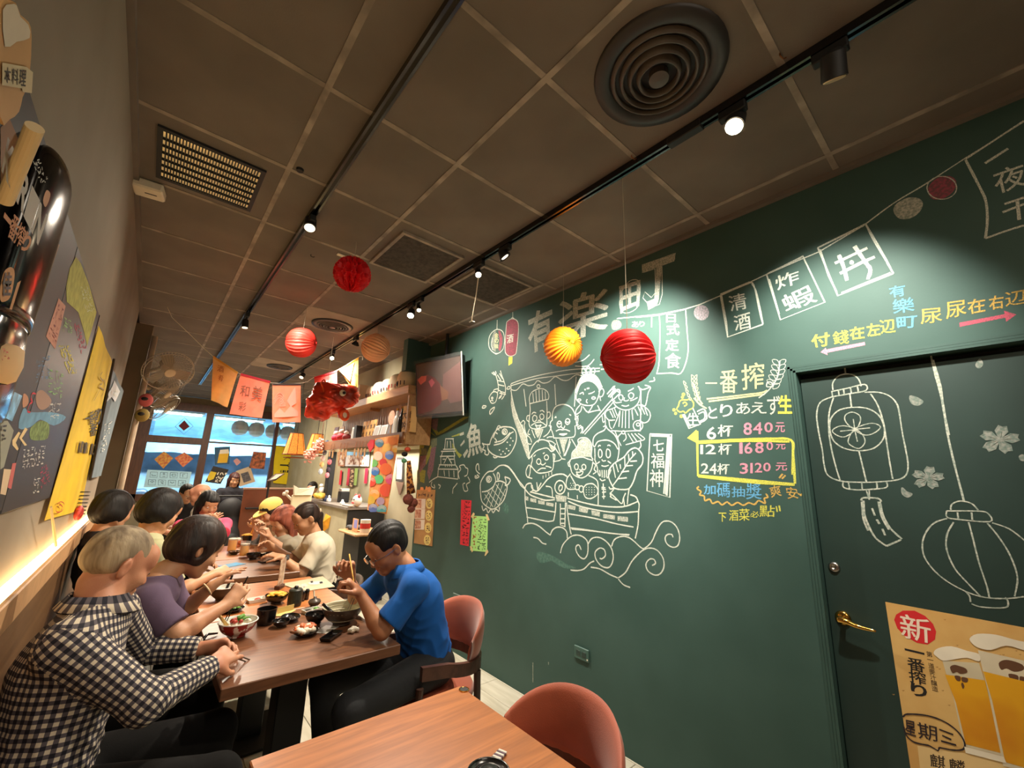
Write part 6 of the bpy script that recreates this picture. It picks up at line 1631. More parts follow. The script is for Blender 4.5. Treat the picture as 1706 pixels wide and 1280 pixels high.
c = tp(1195, 690)
solo('paper_mat', 'small white paper lying under the black bowl by the shells', 'paper', MB().box((c.x, c.y, TZ+.001), (.10, .07, .001), Matrix.Translation((c.x, c.y, 0)) @ Matrix.Rotation(.7, 4, 'Z') @ Matrix.Translation((-c.x, -c.y, 0))), C_wht)
c = tp(1060, 535)
t = box_dish('sauce_dish', 'white two-part sauce dish left of the noodle bowl', c, .085, .045, .018, C_wht, .25, 1.1)
part(t, 'sauce', MB().box((-.018, 0, .0125), (.034, .036, .002)), C_blk, False)
part(t, 'wasabi', MB().ball((.024, 0, .012), (.013, .014, .009), 10), F_grn, False, smooth=True)
c = tp(1083, 490)
t = bowl('spice_pot', 'small dark lidded spice pot with an upright wooden spoon', c, .034, .030, C_brn, foot=.6, cat='pot')
part(t, 'lid', MB().lathe([(.034, .030), (.028, .040), (.01, .046), (.009, .054), (0, .057)], (c.x, c.y, TZ), 20), C_brn, smooth=True)
part(t, 'spoon', MB().tube([(c.x-.005, c.y, TZ+.04), (c.x-.008, c.y+.01, TZ+.085)], [.003, .005], 6), F_wht)
c = tp(905, 480)
t = thing('dark_jar', 'dark ribbed jar with steel tongs on top, behind the tables middle', 'jar', (c.x, c.y, TZ))
part(t, 'jar_body', MB().lathe([(0, .002), (.034, .002), (.038, .02), (.036, .085), (.030, .092), (0, .092)], (c.x, c.y, TZ), 22), mat('jar_dark_green', (44, 48, 40), .4, var=.3, scale=50), smooth=False)
part(t, 'jar_knob', MB().ball((c.x, c.y, TZ+.098), (.012, .012, .01), 10), C_blk, smooth=True)
for k, dx in enumerate((.035, .062, .09)):
    q = Vector((c.x+dx, c.y+.05+.02*k, 0))
    part(thing('spice_shaker', ('black spice shaker nearest the dark ribbed jar', 'middle one of three black spice shakers', 'black spice shaker nearest the tray with the oval')[k], 'shaker', (q.x, q.y, TZ), group=None), 'shaker_body', MB().lathe([(0, .001), (.012, .001), (.012, .05), (.009, .058), (0, .06)], (q.x, q.y, TZ), 12), C_blk, smooth=True)
c = tp(745, 460)
t = bowl('noodle_dish', 'black bowl heaped with yellow fried noodles', c, .062, .050, C_blk, foot=.45)
blobs(t, 'yellow_noodles', c, .044, TZ+.046, 46, F_yel, .013, 13, .45, long=1.6)
c = tp(568, 440)
t = box_dish('white_dish', 'oblong white dish with red pickles left of the yellow noodles', c, .085, .062, .018, C_wht, .1, 1.12)
part(t, 'red_pickle', MB().ball((0.005, -.005, .012), (.018, .014, .008), 10), F_red, False, smooth=True)
c = tp(345, 530)
t = bowl('salad_dish', 'flat black dish with green salad by the purple sleeve', c, .062, .018, C_blk, foot=.6)
blobs(t, 'green_salad', c, .045, TZ+.018, 22, F_grn, .013, 15, .4, long=1.6)
blobs(t, 'pale_salad', c, .04, TZ+.020, 10, F_wht, .010, 16, .5)
c = tp(262, 430)
t = bowl('soup_bowl', 'patterned bowl with white rim the woman in purple eats from', c, .070, .075, C_brn, C_wht, rim=C_wht)
part(thing('black_spoon', 'black spoon standing in the white-rimmed bowl', 'spoon', (c.x+.02, c.y, TZ+.05)), 'spoon_handle', MB().tube([(c.x+.01, c.y, TZ+.04), (c.x+.035, c.y+.01, TZ+.13)], [.008, .006], 8), C_blk)
c = tp(775, 325)
t = thing('table_card', 'upright acrylic menu card in a wooden foot', 'menu card', (c.x, c.y, TZ))
Tm = Matrix.Translation((c.x, c.y, TZ)) @ Matrix.Rotation(.95, 4, 'Z')
part(t, 'wooden_foot', MB().box((0, 0, .012), (.075, .035, .022), Tm, bev=.002), W_band)
part(t, 'card', MB().box((0, 0, .10), (.07, .003, .155), Tm), mat('card_print_brown', (150, 108, 84), .4, var=.4, scale=40, col2=(206, 186, 160)))
part(t, 'acrylic_edge', MB().box((.037, 0, .10), (.004, .008, .165), Tm), C_wht)
qs = [tp(*k) for k in ((785, 290), (1160, 222), (1268, 312), (985, 358), (830, 355))]
t = thing('paper_tray_mat', 'beige paper tray mat with a white oval and white characters', 'tray mat', sum(qs[:4], Vector())/4)
mb = MB(); 
mb.prism([q+Vector((0, 0, .001)) for q in (qs[0], qs[1], qs[2], qs[3])], (0, 0, .004)); part(t, 'mat', mb, mat('tray_beige', (196, 176, 146), .5, var=.06))
oc = tp(1100, 282); part(t, 'white_oval', MB().lathe([(0, .0062), (.048, .0062)], (oc.x, oc.y, TZ), 28), C_wht)
mb = MB(); PT = Plane(2, TZ+.0056, (0, 0, 1)); PT.text(mb, 'の味', [(490, 974), (512, 971), (514, 982), (492, 985)], False, .03); part(t, 'lettering', mb, C_wht)
mb = MB(); PT.fill(mb, [(517, 969), (521, 968), (522, 971), (518, 972)], lift=.0008); PT.fill(mb, [(532, 970), (537, 969), (538, 972), (533, 973)], lift=.0008); part(t, 'dark_marks', mb, M_black)
c = tp(815, 545)
solo('yellow_slip', 'folded yellow order slip behind the black cup', 'paper', MB().box((0, 0, 0), (.11, .07, .002), Matrix.Translation((c.x, c.y, TZ+.002)) @ Matrix.Rotation(.8, 4, 'Z')).box((0, 0, 0), (.09, .002, .028), Matrix.Translation((c.x+.01, c.y+.01, TZ+.018)) @ Matrix.Rotation(.3, 4, 'Z')), mat('slip_yellow', (206, 180, 110), .7))
c = tp(160, 770)
solo('black_spoon_rest', 'black curved spoon lying left of the patterned salad bowl', 'spoon', MB().tube([(c.x-.03, c.y-.02, TZ+.006), (c.x-.01, c.y+.02, TZ+.014), (c.x+.03, c.y+.03, TZ+.008)], [.008, .006, .004], 8), C_blk, smooth=True)

# on the nearest table: edge of a black plate and a striped napkin packet
c = U(800, 1283, 2, TZ)
bowl('black_plate', 'edge of a glossy black plate at the bottom of the picture', Vector((c.x, c.y-.035, 0)), .055, .014, C_blk, foot=.6)
t = thing('striped_packet', 'striped white chopstick packet on the nearest table', 'packet', (c.x+.06, c.y+.005, TZ))
for k in range(9):
    part(t, 'stripe', MB().box((.0075*k-.03, 0, .004), (.0070, .026+.002*(k % 2), .006), bev=.001), C_wht if k % 2 == 0 else flat((92, 70, 84)), False)
t.rotation_euler = (0, 0, .35)

# on the tables behind: mugs, fries, papers
TB = (380, 780, .16413)
def tb(x, y, z=TZ):
    p = U(TB[0]+x*TB[2], TB[1]+y*TB[2], 2, z); p.y = min(p.y, 5.02); return p
M_gls = glass('mug_glass', (240, 240, 236), .05, 1.3, alpha=.10)
M_ale = mat('pale_beer', (230, 160, 20), .15, var=.08, spec=.6, thin=.2)
def mug(c, label, h=.13, r=.038, fill=.75, liquid=None):
    t = thing('beer_mug', label, 'mug', (c.x, c.y, TZ))
    part(t, 'glass', MB().lathe([(0, .001), (r*.95, .001), (r, .01), (r*1.02, h), (r*.93, h), (r*.9, .014), (0, .012)], (c.x, c.y, TZ), 20), M_gls, smooth=True)
    part(t, 'beer', MB().lathe([(0, .013), (r*.88, .015), (r*.91, h*fill), (0, h*fill)], (c.x, c.y, TZ), 18), liquid or M_ale, auto=50)
    if liquid is None: part(t, 'froth', MB().lathe([(0, h*fill+.001), (r*.91, h*fill+.001), (r*.91, h*fill+.012), (0, h*fill+.014)], (c.x, c.y, TZ), 18), M_foam, smooth=True)
    part(t, 'handle', MB().tube(smooth_path([(c.x+r, c.y, TZ+h*.82), (c.x+r+.032, c.y, TZ+h*.75), (c.x+r+.034, c.y, TZ+h*.35), (c.x+r, c.y, TZ+h*.2)], 4), .006, 8), M_gls, smooth=True)
    return t
mug(tb(155, 905), 'full beer mug with handle in front of the black cups')
mug(U(385, 921, 2, TZ), 'beer mug half hidden by the head of the woman in purple', fill=.85)
mug(tb(195, 735), 'dark drink mug with pale rim behind the front beer mug', h=.14, liquid=C_blk)
mug(tb(235, 760), 'white-capped mug nearest the raised hands', h=.11, r=.032, liquid=C_blk)
c = tb(105, 735)
t = thing('fries_basket', 'black basket of yellow fries with a tall curled handle', 'basket', (c.x, c.y, TZ))
part(t, 'basket', MB().lathe([(0, .002), (.04, .002), (.052, .10), (.048, .10), (.036, .01), (0, .01)], (c.x, c.y, TZ), 18), C_blk, auto=40)
blobs(t, 'fries', c, .04, TZ+.10, 26, F_yel, .013, 21, .5, long=2.2)
part(t, 'curled_handle', MB().tube(smooth_path([(c.x+.03, c.y, TZ+.10), (c.x+.05, c.y, TZ+.17), (c.x+.035, c.y, TZ+.22), (c.x+.015, c.y, TZ+.20)], 4), .009, 8), F_yel, smooth=True)
c = tb(45, 740); t = thing('napkin_box', 'orange box of white napkins beside the fries', 'napkin box', (c.x, c.y, TZ))
part(t, 'box', MB().box((c.x, c.y, TZ+.03), (.10, .10, .058), bev=.003), flat((190, 104, 56))); blobs(t, 'napkins', c, .03, TZ+.065, 10, F_wht, .018, 22, .7)
for (x, y, r, h, lb) in ((250, 930, .055, .05, 'black bowl behind the front beer mug'), (345, 895, .05, .03, 'black dish with scraps under the watch arm'), (60, 880, .05, .03, 'black dish next to the blue menu sheet')):
    c = tb(x, y); t = bowl('black_bowl', lb, c, r, h, C_blk, foot=.5)
    if r < .055: blobs(t, 'scraps', c, r*.7, TZ+h*.7, 10, F_brn if x < 100 else F_wht, .011, x, .5)
c = tb(415, 950); solo('black_phone', 'black phone lying at the table edge near the watch arm', 'phone', MB().box((0, 0, 0), (.15, .072, .009), Matrix.Translation((c.x, c.y, TZ+.006)) @ Matrix.Rotation(.25, 4, 'Z'), bev=.003), C_blk)
c = U(386, 942, 2, TZ); solo('blue_sheet', 'blue glossy sheet on the table by the beer mugs', 'paper', MB().box((0, 0, 0), (.16, .11, .002), Matrix.Translation((c.x, c.y, TZ+.002)) @ Matrix.Rotation(.5, 4, 'Z')), mat('sheet_blue', (96, 170, 214), .2))
# ------------------------------------------------------------------ PEOPLE
def skinmat(name, c, c2):
    return mat(name, c, .52, var=0, scale=9, col2=c2, thin=.12, bump=.08, bscale=220)


SK_old = skinmat('skin_ruddy', (206, 150, 118), (188, 124, 96))
SK_a = skinmat('skin_warm', (206, 156, 120), (192, 138, 104))
SK_b = skinmat('skin_tan', (184, 128, 92), (164, 108, 76))
SK_c = skinmat('skin_light', (220, 176, 144), (206, 154, 122))


def hairmat(name, c, c2, rough=.6):
    return mat(name, c, rough, var=0, scale=30, col2=c2, stretch=(1, 1, .12), bump=.6, bscale=90, spec=.35)


H_blk = hairmat('hair_black', (24, 20, 20), (12, 10, 10))
H_brn = hairmat('hair_dark_brown', (58, 42, 36), (26, 18, 16), .5)
H_gry = hairmat('hair_grey', (176, 158, 130), (112, 96, 78), .7)
H_pnk = hairmat('hair_faded_pink', (176, 98, 74), (112, 58, 46))
M_nail = mat('lips_soft', (176, 94, 80), .5)
M_eye = mat('eye_dark', (24, 18, 16), .2)
M_sclera = mat('eye_white', (214, 206, 198), .3)


def nrm(v):
    v = np.array(v, float); return v/np.linalg.norm(v)


def frame(f, up=(0, 0, 1)):
    f = nrm(f); s = nrm(np.cross(up, f)); u = np.cross(f, s)
    return f, s, u


def hand(S, w, d, n, thumb, curl=.5, sc=1.0, k=.005, spread=1.0, far=False):
    """palm, four fingers of unequal length with three joints, and a thumb leaving the side of the palm"""
    d = nrm(d); n = np.array(n, float); n = nrm(n-d*(n@d)); t = np.cross(d, n)*thumb
    w = np.array(w, float)
    S.rc(w, w+d*.03*sc, .026*sc, .028*sc, k=.015, sq=(n, .75))
    for o in (-.022, -.006, .010, .024):
        S.rc(w+d*.025*sc+t*o*.7*sc, w+d*.085*sc+t*o*sc*1.15, .0155*sc, .0125*sc, k=.012, sq=(n, .85))
    L = (.058, .076, .082, .074); offs = (-.030, -.011, .010, .031)
    cs = curl if hasattr(curl, '__len__') else [curl]*4
    tips = []
    for i in range(4):
        b = w+d*(.086-.006*abs(i-2))*sc+t*offs[i]*sc; fan = t*(offs[i]*2.2*spread)
        c = cs[i]; a = 0.0; p = b; r = (.0088, .0080, .0072, .0062)
        for j, (fr, ang) in enumerate(((.45, .55), (.31, .75), (.24, .55))):
            a += c*ang*1.75
            dr = nrm(d*math.cos(a)+n*math.sin(a)+fan*math.cos(a)); q = p+dr*L[i]*fr*sc
            S.rc(p, q, r[j]*sc, r[j+1]*sc, k=k); p = q
        tips.append(p)
    b = w+d*.022*sc+t*.022*sc
    q1 = b+nrm(d*.55+t*.75+n*.35)*.042*sc; q2 = q1+nrm(d*.85+t*.15+n*.55)*.032*sc; q3 = q2+nrm(d*.85-t*.25+n*.6)*.024*sc
    S.rc(b, q1, .0155*sc, .0115*sc, k=.012); S.rc(q1, q2, .0108*sc, .0092*sc, k=k); S.rc(q2, q3, .0092*sc, .007*sc, k=k)
    return tips, q3


def head_prims(S, c, A, fem=False, round_=0.0, jaw=1.0):
    f, s, u = A
    R = np.array([f, s, u])
    def P(a, b, z): return c+f*a+s*b+u*z
    S.el(P(-.014, 0, .034), (.094, .074, .084), R, k=.02)
    S.el(P(.030, 0, -.028), (.058, .060+.006*round_, .080), R, k=.03)
    for q in (-1, 1):
        S.rc(P(-.005, q*.050, -.052), P(.058, q*.014, -.093), .024*jaw, .019, k=.025)
        S.el(P(.060, q*.034, -.028), (.026, .027, .026), R, k=.022)
    S.rc(P(.070, -.008, -.094), P(.070, .008, -.094), .018, k=.015)
    S.rc(P(.074, -.034, .020), P(.074, .034, .020), .014 if not fem else .011, k=.016)
    S.el(P(.070, 0, .048), (.024, .052, .034), R, k=.03)
    for q in (-1, 1):
        S.el(P(.100, q*.031, .000), (.016, .019, .013), R, k=.012, op='-')
        S.el(P(.077, q*.031, .000), (.0135, .0155, .0125), R, k=.004)
    S.rc(P(.080, 0, .012), P(.101, 0, -.030), .0085, .0125, k=.012)
    S.el(P(.096, 0, -.036), (.011, .017, .008), R, k=.008)
    S.rc(P(.085, -.016, -.061), P(.085, .016, -.061), .0085, k=.006)
    S.rc(P(.083, -.013, -.073), P(.083, .013, -.073), .0090, k=.006)
    S.rc(P(.100, -.018, -.0668), P(.100, .018, -.0668), .0035, k=.004, op='-')
    for q in (-1, 1):
        Re = np.array([nrm(f*.9-s*q*.45), nrm(s*q*.9+f*.45), u])
        S.el(P(-.010, q*.078, -.008), (.019, .008, .031), Re, k=.006)
        S.el(P(-.006, q*.088, -.004), (.010, .006, .018), Re, k=.005, op='-')
    return P, R


def hair_prims(S, c, A, style, P, R, base):
    f, s, u = A
    if style == 'bald': 
        S.el(P(-.034, 0, .012), (.080, .0790, .060), R, k=.01)
        S.el(P(.020, 0, .085), (.085, .060, .062), R, k=.02, op='-'); S.el(P(.085, 0, -.03), (.085, .11, .10), R, k=.015, op='-')
        for q in (-1, 1): S.el(P(-.008, q*.085, -.015), (.022, .022, .034), R, k=.01, op='-')
        return
    g = {'thin': .001, 'short': .010, 'bob': .020, 'pony': .007, 'long': .014, 'messy': .016}[style]
    S.el(P(-.018, 0, .040), (.094+g, .074+g*.9, .082+g), R, k=.01)
    if style in ('bob', 'messy', 'long'):
        S.el(P(-.042, 0, -.018), (.070+g*.5, .072+g*.6, .070), R, k=.04)
        for q in (-1, 1): S.el(P(.006, q*.062, -.012), (.046, .026, .058 if style == 'bob' else .050), R, k=.02)
        S.el(P(.052, .008, .060), (.050, .060, .034), R, k=.02)
    elif style != 'thin':
        S.el(P(-.045, 0, -.014), (.058+g*.5, .064+g*.7, .052), R, k=.03)
    else: S.el(P(-.040, 0, .0), (.062, .066, .044), R, k=.03)
    # cut the face out
    S.el(P(.090, 0, -.040), (.062, .064, .082), R, k=.012, op='-')
    S.rc(P(.110, -.04, .010), P(.110, .04, .010), .040 if style != 'bob' else .030, k=.012, op='-')
    if style in ('short', 'thin', 'pony'):
        for q in (-1, 1):
            S.el(P(.028, q*.085, -.030), (.040, .034, .052), R, k=.01, op='-')
            S.el(P(-.010, q*.086, -.012), (.026, .022, .036), R, k=.008, op='-')
    else:
        for q in (-1, 1): S.el(P(.075, q*.060, -.050), (.040, .040, .060), R, k=.012, op='-')
        if style == 'bob':
            for q in (-1, 1): S.el(P(-.008, q*.094, -.020), (.020, .018, .030), R, k=.008, op='-')
    if style == 'pony':
        p0 = P(-.100, 0, .010); pts = [p0, p0-f*.03+np.array([0, 0, -.045]), p0-f*.05+np.array([0, 0, -.19]), p0-f*.05+np.array([0, 0, -.33]), p0-f*.03+np.array([0, 0, -.45])]
        for a, b, r1, r2 in zip(pts[:-1], pts[1:], (.016, .026, .024, .018), (.026, .024, .018, .008)): S.rc(a, b, r1, r2, k=.01)
    if style == 'long':
        p0 = P(-.055, 0, -.02)
        for q in (-1, 0, 1):
            b = p0+s*q*.045-f*.02
            S.rc(b, b+np.array([0, 0, -.17])-f*.015+s*q*.012, .042, .034, k=.03, sq=(f, .7))
        for q in (-1, 1):
            S.rc(P(-.01, q*.070, -.01), P(-.045, q*.085, -.05)+np.array([0, 0, -.13]), .028, .018, k=.02)


def person(label, J, shirt, pants, skinm, hairm, style, vox=.006, sleeve='short', fem=False, curl=(.55, .55), hands=True, collar=None, group=None,
           shirt_name='shirt', gx=None, legs=True, build=1.0, shoes=True, wide=1.0, mouth=None):
    """J: joints in metres. head, face (direction), neck, chest, pelvis, shL, shR, elL, elR, wrL, wrR, hdL, hdR (directions), pnL, pnR (palm normals), knL.., anL.."""
    J = {k: np.array(v, float) for k, v in J.items()}
    base = J['pelvis'].copy(); base[2] = 0.0 if legs else base[2]-.1
    t = thing('person', label, 'person', tuple(base), group=group)
    fwd = nrm(np.cross(J['shL']-J['shR'], [0, 0, 1]))  # body forward
    if 'fwd' in J: fwd = nrm(J['fwd'])
    A = frame(J['face']); c = J['head']
    S = SDF(vox)
    P, R = head_prims(S, c, A, fem)
    nb = J['neck']
    S.rc(c-A[0]*.022-A[2]*.060, nb, .050 if not fem else .044, .056*build, k=.022)
    S.rc(nb, J['chest'], .06, .11, k=.03, sq=(fwd, .7)); S.rc(J['shL'], J['shR'], .036, k=.03)
    S.rc(J['chest'], J['pelvis'], .11, .11, k=.03, sq=(fwd, .7))
    tips = {}
    for sd, th in (('L', 1), ('R', -1)):
        sh, el, wr = J['sh'+sd], J['el'+sd], J['wr'+sd]
        m = (el+wr*2)/3*1.0
        S.rc(sh, el, .043*build, .034*build, k=.02); mid = el*.72+wr*.28
        S.rc(el, mid, .035*build, .038*build, k=.015); S.rc(mid, wr, .037*build, .0235, k=.012)
        if hands:
            tips[sd] = hand(S, wr, J['hd'+sd], J['pn'+sd], th, curl[0 if sd == 'L' else 1], sc=.98 if not fem else .92, k=.004 if vox < .0065 else .002)
    skin('body', S, skinm, t)
    # hair
    Hh = SDF(min(vox, .006)); hair_prims(Hh, c, A, style, P, R, t)
    f_, s_, u_ = A
    def hn(V):
        q = (V-c); a = q@s_; b = q@f_; z = q@u_
        w = np.sin(a*230+np.sin(z*30)*2+b*40)
        d = q/np.maximum(np.linalg.norm(q, axis=1), 1e-6)[:, None]
        return d*(w*.0015)[:, None]
    skin('hair', Hh, hairm, t, noise=hn)
    # face details
    e = MB(); w_ = MB(); br = MB(); lp = MB()
    for q in (-1, 1):
        w_.ball(tuple(P(.0815, q*.031, -.001)), (.0102,)*3, 10)
        e.ball(tuple(P(.0890, q*.031, -.003)), (.0052,)*3, 8)
        br.tube([tuple(P(.090, q*.016, .020)), tuple(P(.090, q*.032, .025)), tuple(P(.078, q*.048, .020))], [.003, .0034, .0018], 6)
    part(t, 'eyes', w_, M_sclera, smooth=True); part(t, 'pupils', e, M_eye, smooth=True)
    part(t, 'eyebrows', br, hairm if style not in ('thin', 'bald') else H_gry, smooth=True)
    lp.tube([tuple(P(.086, -.020, -.0655)), tuple(P(.0925, -.008, -.0625)), tuple(P(.0925, .008, -.0625)), tuple(P(.086, .020, -.0655))], [.002, .0038, .0038, .002], 8)
    lp.tube([tuple(P(.084, -.018, -.0690)), tuple(P(.0905, -.007, -.0735)), tuple(P(.0905, .007, -.0735)), tuple(P(.084, .018, -.0690))], [.002, .0042, .0042, .002], 8)
    part(t, 'lips', lp, M_nail, smooth=True)
    # shirt
    T_ = SDF(vox if vox > .0055 else .006)
    g = .014
    ch, pe = J['chest'], J['pelvis']
    hem = pe+np.array([0, 0, -.035])
    cl = [(nb+np.array([0, 0, .018])+fwd*.0, np.array([0, 0, 1.])-fwd*-.25)]
    axis = nrm(ch-pe)
    T_.rc(ch-axis*.02, pe, (.150+g)*wide, (.150+g)*wide, k=.05, sq=(fwd, .70), clip=(hem, -axis))
    T_.rc(nb-np.array([0, 0, .05]), ch, .105*wide, .145*wide, k=.05, sq=(fwd, .72))
    T_.rc(J['shL'], J['shR'], .056*build, k=.045)
    T_.rc(nb-np.array([0, 0, .012]), nb-np.array([0, 0, .05]), .068, .09, k=.03, clip=(nb+np.array([0, 0, .010]), np.array([0, 0, 1.])+fwd*.25))
    info = []
    for sd in 'LR':
        sh, el, wr = J['sh'+sd], J['el'+sd], J['wr'+sd]
        d = nrm(el-sh)
        if sleeve == 'short':
            e2 = sh+(el-sh)*.80
            T_.rc(sh, e2+d*.03, .052*build, .066*build, k=.05, clip=(e2, d))
        elif sleeve == 'long':
            T_.rc(sh, el, .060*build, .050*build, k=.03); d2 = nrm(wr-el)
            T_.rc(el, wr+d2*.02, .051*build, .036*build, k=.02, clip=(wr-d2*.005, d2))
    # neck opening
    T_.rc(nb+np.array([0, 0, .06])-A[0]*.0, nb-np.array([0, 0, .03]), .060, .050, k=.008, op='-')
    sp = nrm(np.cross([0, 0, 1], fwd))
    def wr_(V):
        q = V-ch
        a = q@sp; z = q[:, 2]; b = q@fwd
        w = 1.1-np.abs(np.sin(z*44+a*30+np.sin(b*34+z*14)*1.7))*1.2-np.abs(np.sin(z*21-a*52+b*16+1.3))*.9
        lowb = np.clip((ch[2]+.05-V[:, 2])/.3, .25, 1)
        n = np.stack([q[:, 0], q[:, 1], 0*z], 1); n /= np.maximum(np.linalg.norm(n, axis=1), 1e-6)[:, None]
        return n*(w*.0065*lowb)[:, None]
    uvf = None
    if gx:
        segs = [(ch+axis*.1, pe, .15), (J['shL'], J['elL'], .055), (J['shR'], J['elR'], .055), (J['elL'], J['wrL'], .045), (J['elR'], J['wrR'], .045)]
        def uvf(V, Fs):
            cen = V[Fs].mean(1); best = None; lab = np.zeros(len(Fs), int); bd = np.full(len(Fs), 9.)
            for i, (a, b, r) in enumerate(segs):
                ba = b-a; tt = np.clip(((cen-a)@ba)/(ba@ba), 0, 1); dd = np.linalg.norm(cen-a-tt[:, None]*ba, axis=1)/r
                m = dd < bd; bd[m] = dd[m]; lab[m] = i
            uv = np.zeros((len(Fs), 4, 2)); VV = V[Fs]
            for i, (a, b, r) in enumerate(segs):
                m = lab == i; ax = nrm(b-a); e1 = nrm(np.cross(ax, fwd+np.array([.01, .02, .3]))); e2 = np.cross(ax, e1)
                q = VV[m]-a; ang = np.arctan2(q@e2, q@e1); c0 = ang.mean(1, keepdims=True)
                ang0 = ang[:, :1]; ang = ang0+((ang-ang0+np.pi) % (2*np.pi)-np.pi)
                uv[m, :, 0] = ang*r*1.02; uv[m, :, 1] = q@ax
            return uv.reshape(-1, 2)
    skin(shirt_name, T_, shirt, t, noise=wr_, uvfn=uvf)
    if collar is not None:
        cm = MB(); base_ = nb+np.array([0, 0, .004])
        vs = []; fs = []; N = 22
        for i in range(N+1):
            a = math.radians(-158+316*i/N); dr = -fwd*math.cos(a)+sp*math.sin(a)
            op = abs(i/N-.5)*2
            lowf = -.030*max(0, op-.35)
            for r, z in ((.066, .034), (.071, .040), (.096+.016*op, .004+lowf), (.092+.016*op, -.002+lowf)):
                vs.append(base_+dr*r*(1.02)+np.array([0, 0, z+lowf*.6]))
        for i in range(N):
            for k in range(3): fs.append((i*4+k, (i+1)*4+k, (i+1)*4+k+1, i*4+k+1))
        cm.add([Vector(v) for v in vs], fs)
        o = part(t, 'collar', cm, collar, smooth=True)
        sl = o.modifiers.new('thick', 'SOLIDIFY'); sl.thickness = .003
        if gx:
            l = o.data.uv_layers.new(name='UVMap')
            for lp_ in o.data.loops:
                vi = lp_.vertex_index; l.data[lp_.index].uv = ((vi//4)*.016, (vi % 4)*.014)
    # trousers and shoes
    if legs:
        Tr = SDF(max(vox, .009))
        hL, hR = J.get('hpL', pe+sp*.085), J.get('hpR', pe-sp*.085)
        Tr.el(pe-np.array([0, 0, .01]), (.135, .135, .10), k=.04)
        for sd, h in (('L', hL), ('R', hR)):
            Tr.rc(h, J['kn'+sd], .088*build, .062*build, k=.04); Tr.rc(J['kn'+sd], J['an'+sd], .062*build, .048, k=.02, clip=(J['an'+sd]-np.array([0, 0, .0]), J['an'+sd]-J['kn'+sd]))
        skin('trousers', Tr, pants, t)
        if shoes:
            sm = MB()
            for sd in 'LR':
                a = J['an'+sd]; Ry = Matrix.Rotation(math.atan2(fwd[1], fwd[0]), 4, 'Z')
                Tm = Matrix.Translation((a[0], a[1], 0)) @ Ry
                sm.ball((.05, 0, .035), (.125, .045, .034), 14, Tm); sm.ball((-.01, 0, .06), (.055, .038, .045), 12, Tm)
                sm.box((.05, 0, .010), (.22, .075, .018), Tm, bev=.006)
            part(t, 'shoes', sm, M_black, smooth=True)
    return t, P, A, tips


def sit(hd, face, fwd_, y, x, z=.56, lean=.12, w=.18, **k):
    """default seated pose, facing the horizontal direction fwd_"""
    f = nrm(fwd_); s = nrm(np.cross([0, 0, 1], f)); hd = np.array(hd, float)
    pe = np.array([x, y, z]); nb = hd-np.array([0, 0, .145])-f*.035
    chs = nb*.62+pe*.38-f*.015
    J = dict(head=hd, face=face, neck=nb, chest=chs, pelvis=pe, shL=nb+s*w-np.array([0, 0, .055]), shR=nb-s*w-np.array([0, 0, .055]), fwd=f,
             knL=pe+f*.42+s*.11+np.array([0, 0, -.03]), knR=pe+f*.42-s*.11+np.array([0, 0, -.03]), anL=pe+f*.40+s*.12+np.array([0, 0, .08-z]), anR=pe+f*.40-s*.12+np.array([0, 0, .08-z]))
    for sd, q in (('L', 1), ('R', -1)):
        sh = J['sh'+sd]; J['el'+sd] = sh+f*.13+s*q*.03-np.array([0, 0, .23]); J['wr'+sd] = J['el'+sd]+f*.20-s*q*.05+np.array([0, 0, .06])
        J['hd'+sd] = f-s*q*.3+np.array([0, 0, .2]); J['pn'+sd] = np.array([0, 0, -1.])-s*q*.6
    J.update(k)
    return J


def UY(px, py, y): return np.array(U(px, py, 1, y))


# gingham for the checked shirt, flowing along body and sleeves
def gingham():
    m = bpy.data.materials.new('gingham_navy_cream'); m.use_nodes = True; nt = m.node_tree; L = nt.links; b = nt.nodes['Principled BSDF']
    b.inputs['Roughness'].default_value = .85
    uv = nt.nodes.new('ShaderNodeUVMap'); uv.uv_map = 'UVMap'; sep = nt.nodes.new('ShaderNodeSeparateXYZ'); L.new(uv.outputs[0], sep.inputs[0])
    outs = []
    for i in (0, 1):
        a = nt.nodes.new('ShaderNodeMath'); a.operation = 'MULTIPLY'; a.inputs[1].default_value = 1/.0205
        fr = nt.nodes.new('ShaderNodeMath'); fr.operation = 'FRACT'
        cmp = nt.nodes.new('ShaderNodeMath'); cmp.operation = 'GREATER_THAN'; cmp.inputs[1].default_value = .5
        L.new(sep.outputs[i], a.inputs[0]); L.new(a.outputs[0], fr.inputs[0]); L.new(fr.outputs[0], cmp.inputs[0]); outs.append(cmp)
    ad = nt.nodes.new('ShaderNodeMath'); ad.operation = 'ADD'; L.new(outs[0].outputs[0], ad.inputs[0]); L.new(outs[1].outputs[0], ad.inputs[1])
    cr = nt.nodes.new('ShaderNodeValToRGB'); cr.color_ramp.interpolation = 'CONSTANT'
    cr.color_ramp.elements[0].position = 0; cr.color_ramp.elements[0].color = lin((214, 202, 180))
    cr.color_ramp.elements[1].position = .34; cr.color_ramp.elements[1].color = lin((88, 82, 88))
    e = cr.color_ramp.elements.new(.75); e.color = lin((24, 24, 38))
    dv = nt.nodes.new('ShaderNodeMath'); dv.operation = 'MULTIPLY'; dv.inputs[1].default_value = .499
    L.new(ad.outputs[0], dv.inputs[0]); L.new(dv.outputs[0], cr.inputs[0]); L.new(cr.outputs[0], b.inputs['Base Color'])
    return m


M_ging = gingham()
def cloth_m(name, c, **k): return mat(name, c, .85, var=k.pop('var', .10), scale=5, bump=.12, bscale=350, sheen=.03, spec=.15, **k)


P_dark = cloth_m('trousers_black', (13, 12, 12)); P_jean = mat('trousers_charcoal_denim', (26, 29, 34), .8, var=.25, scale=8, bump=.3, bscale=60)

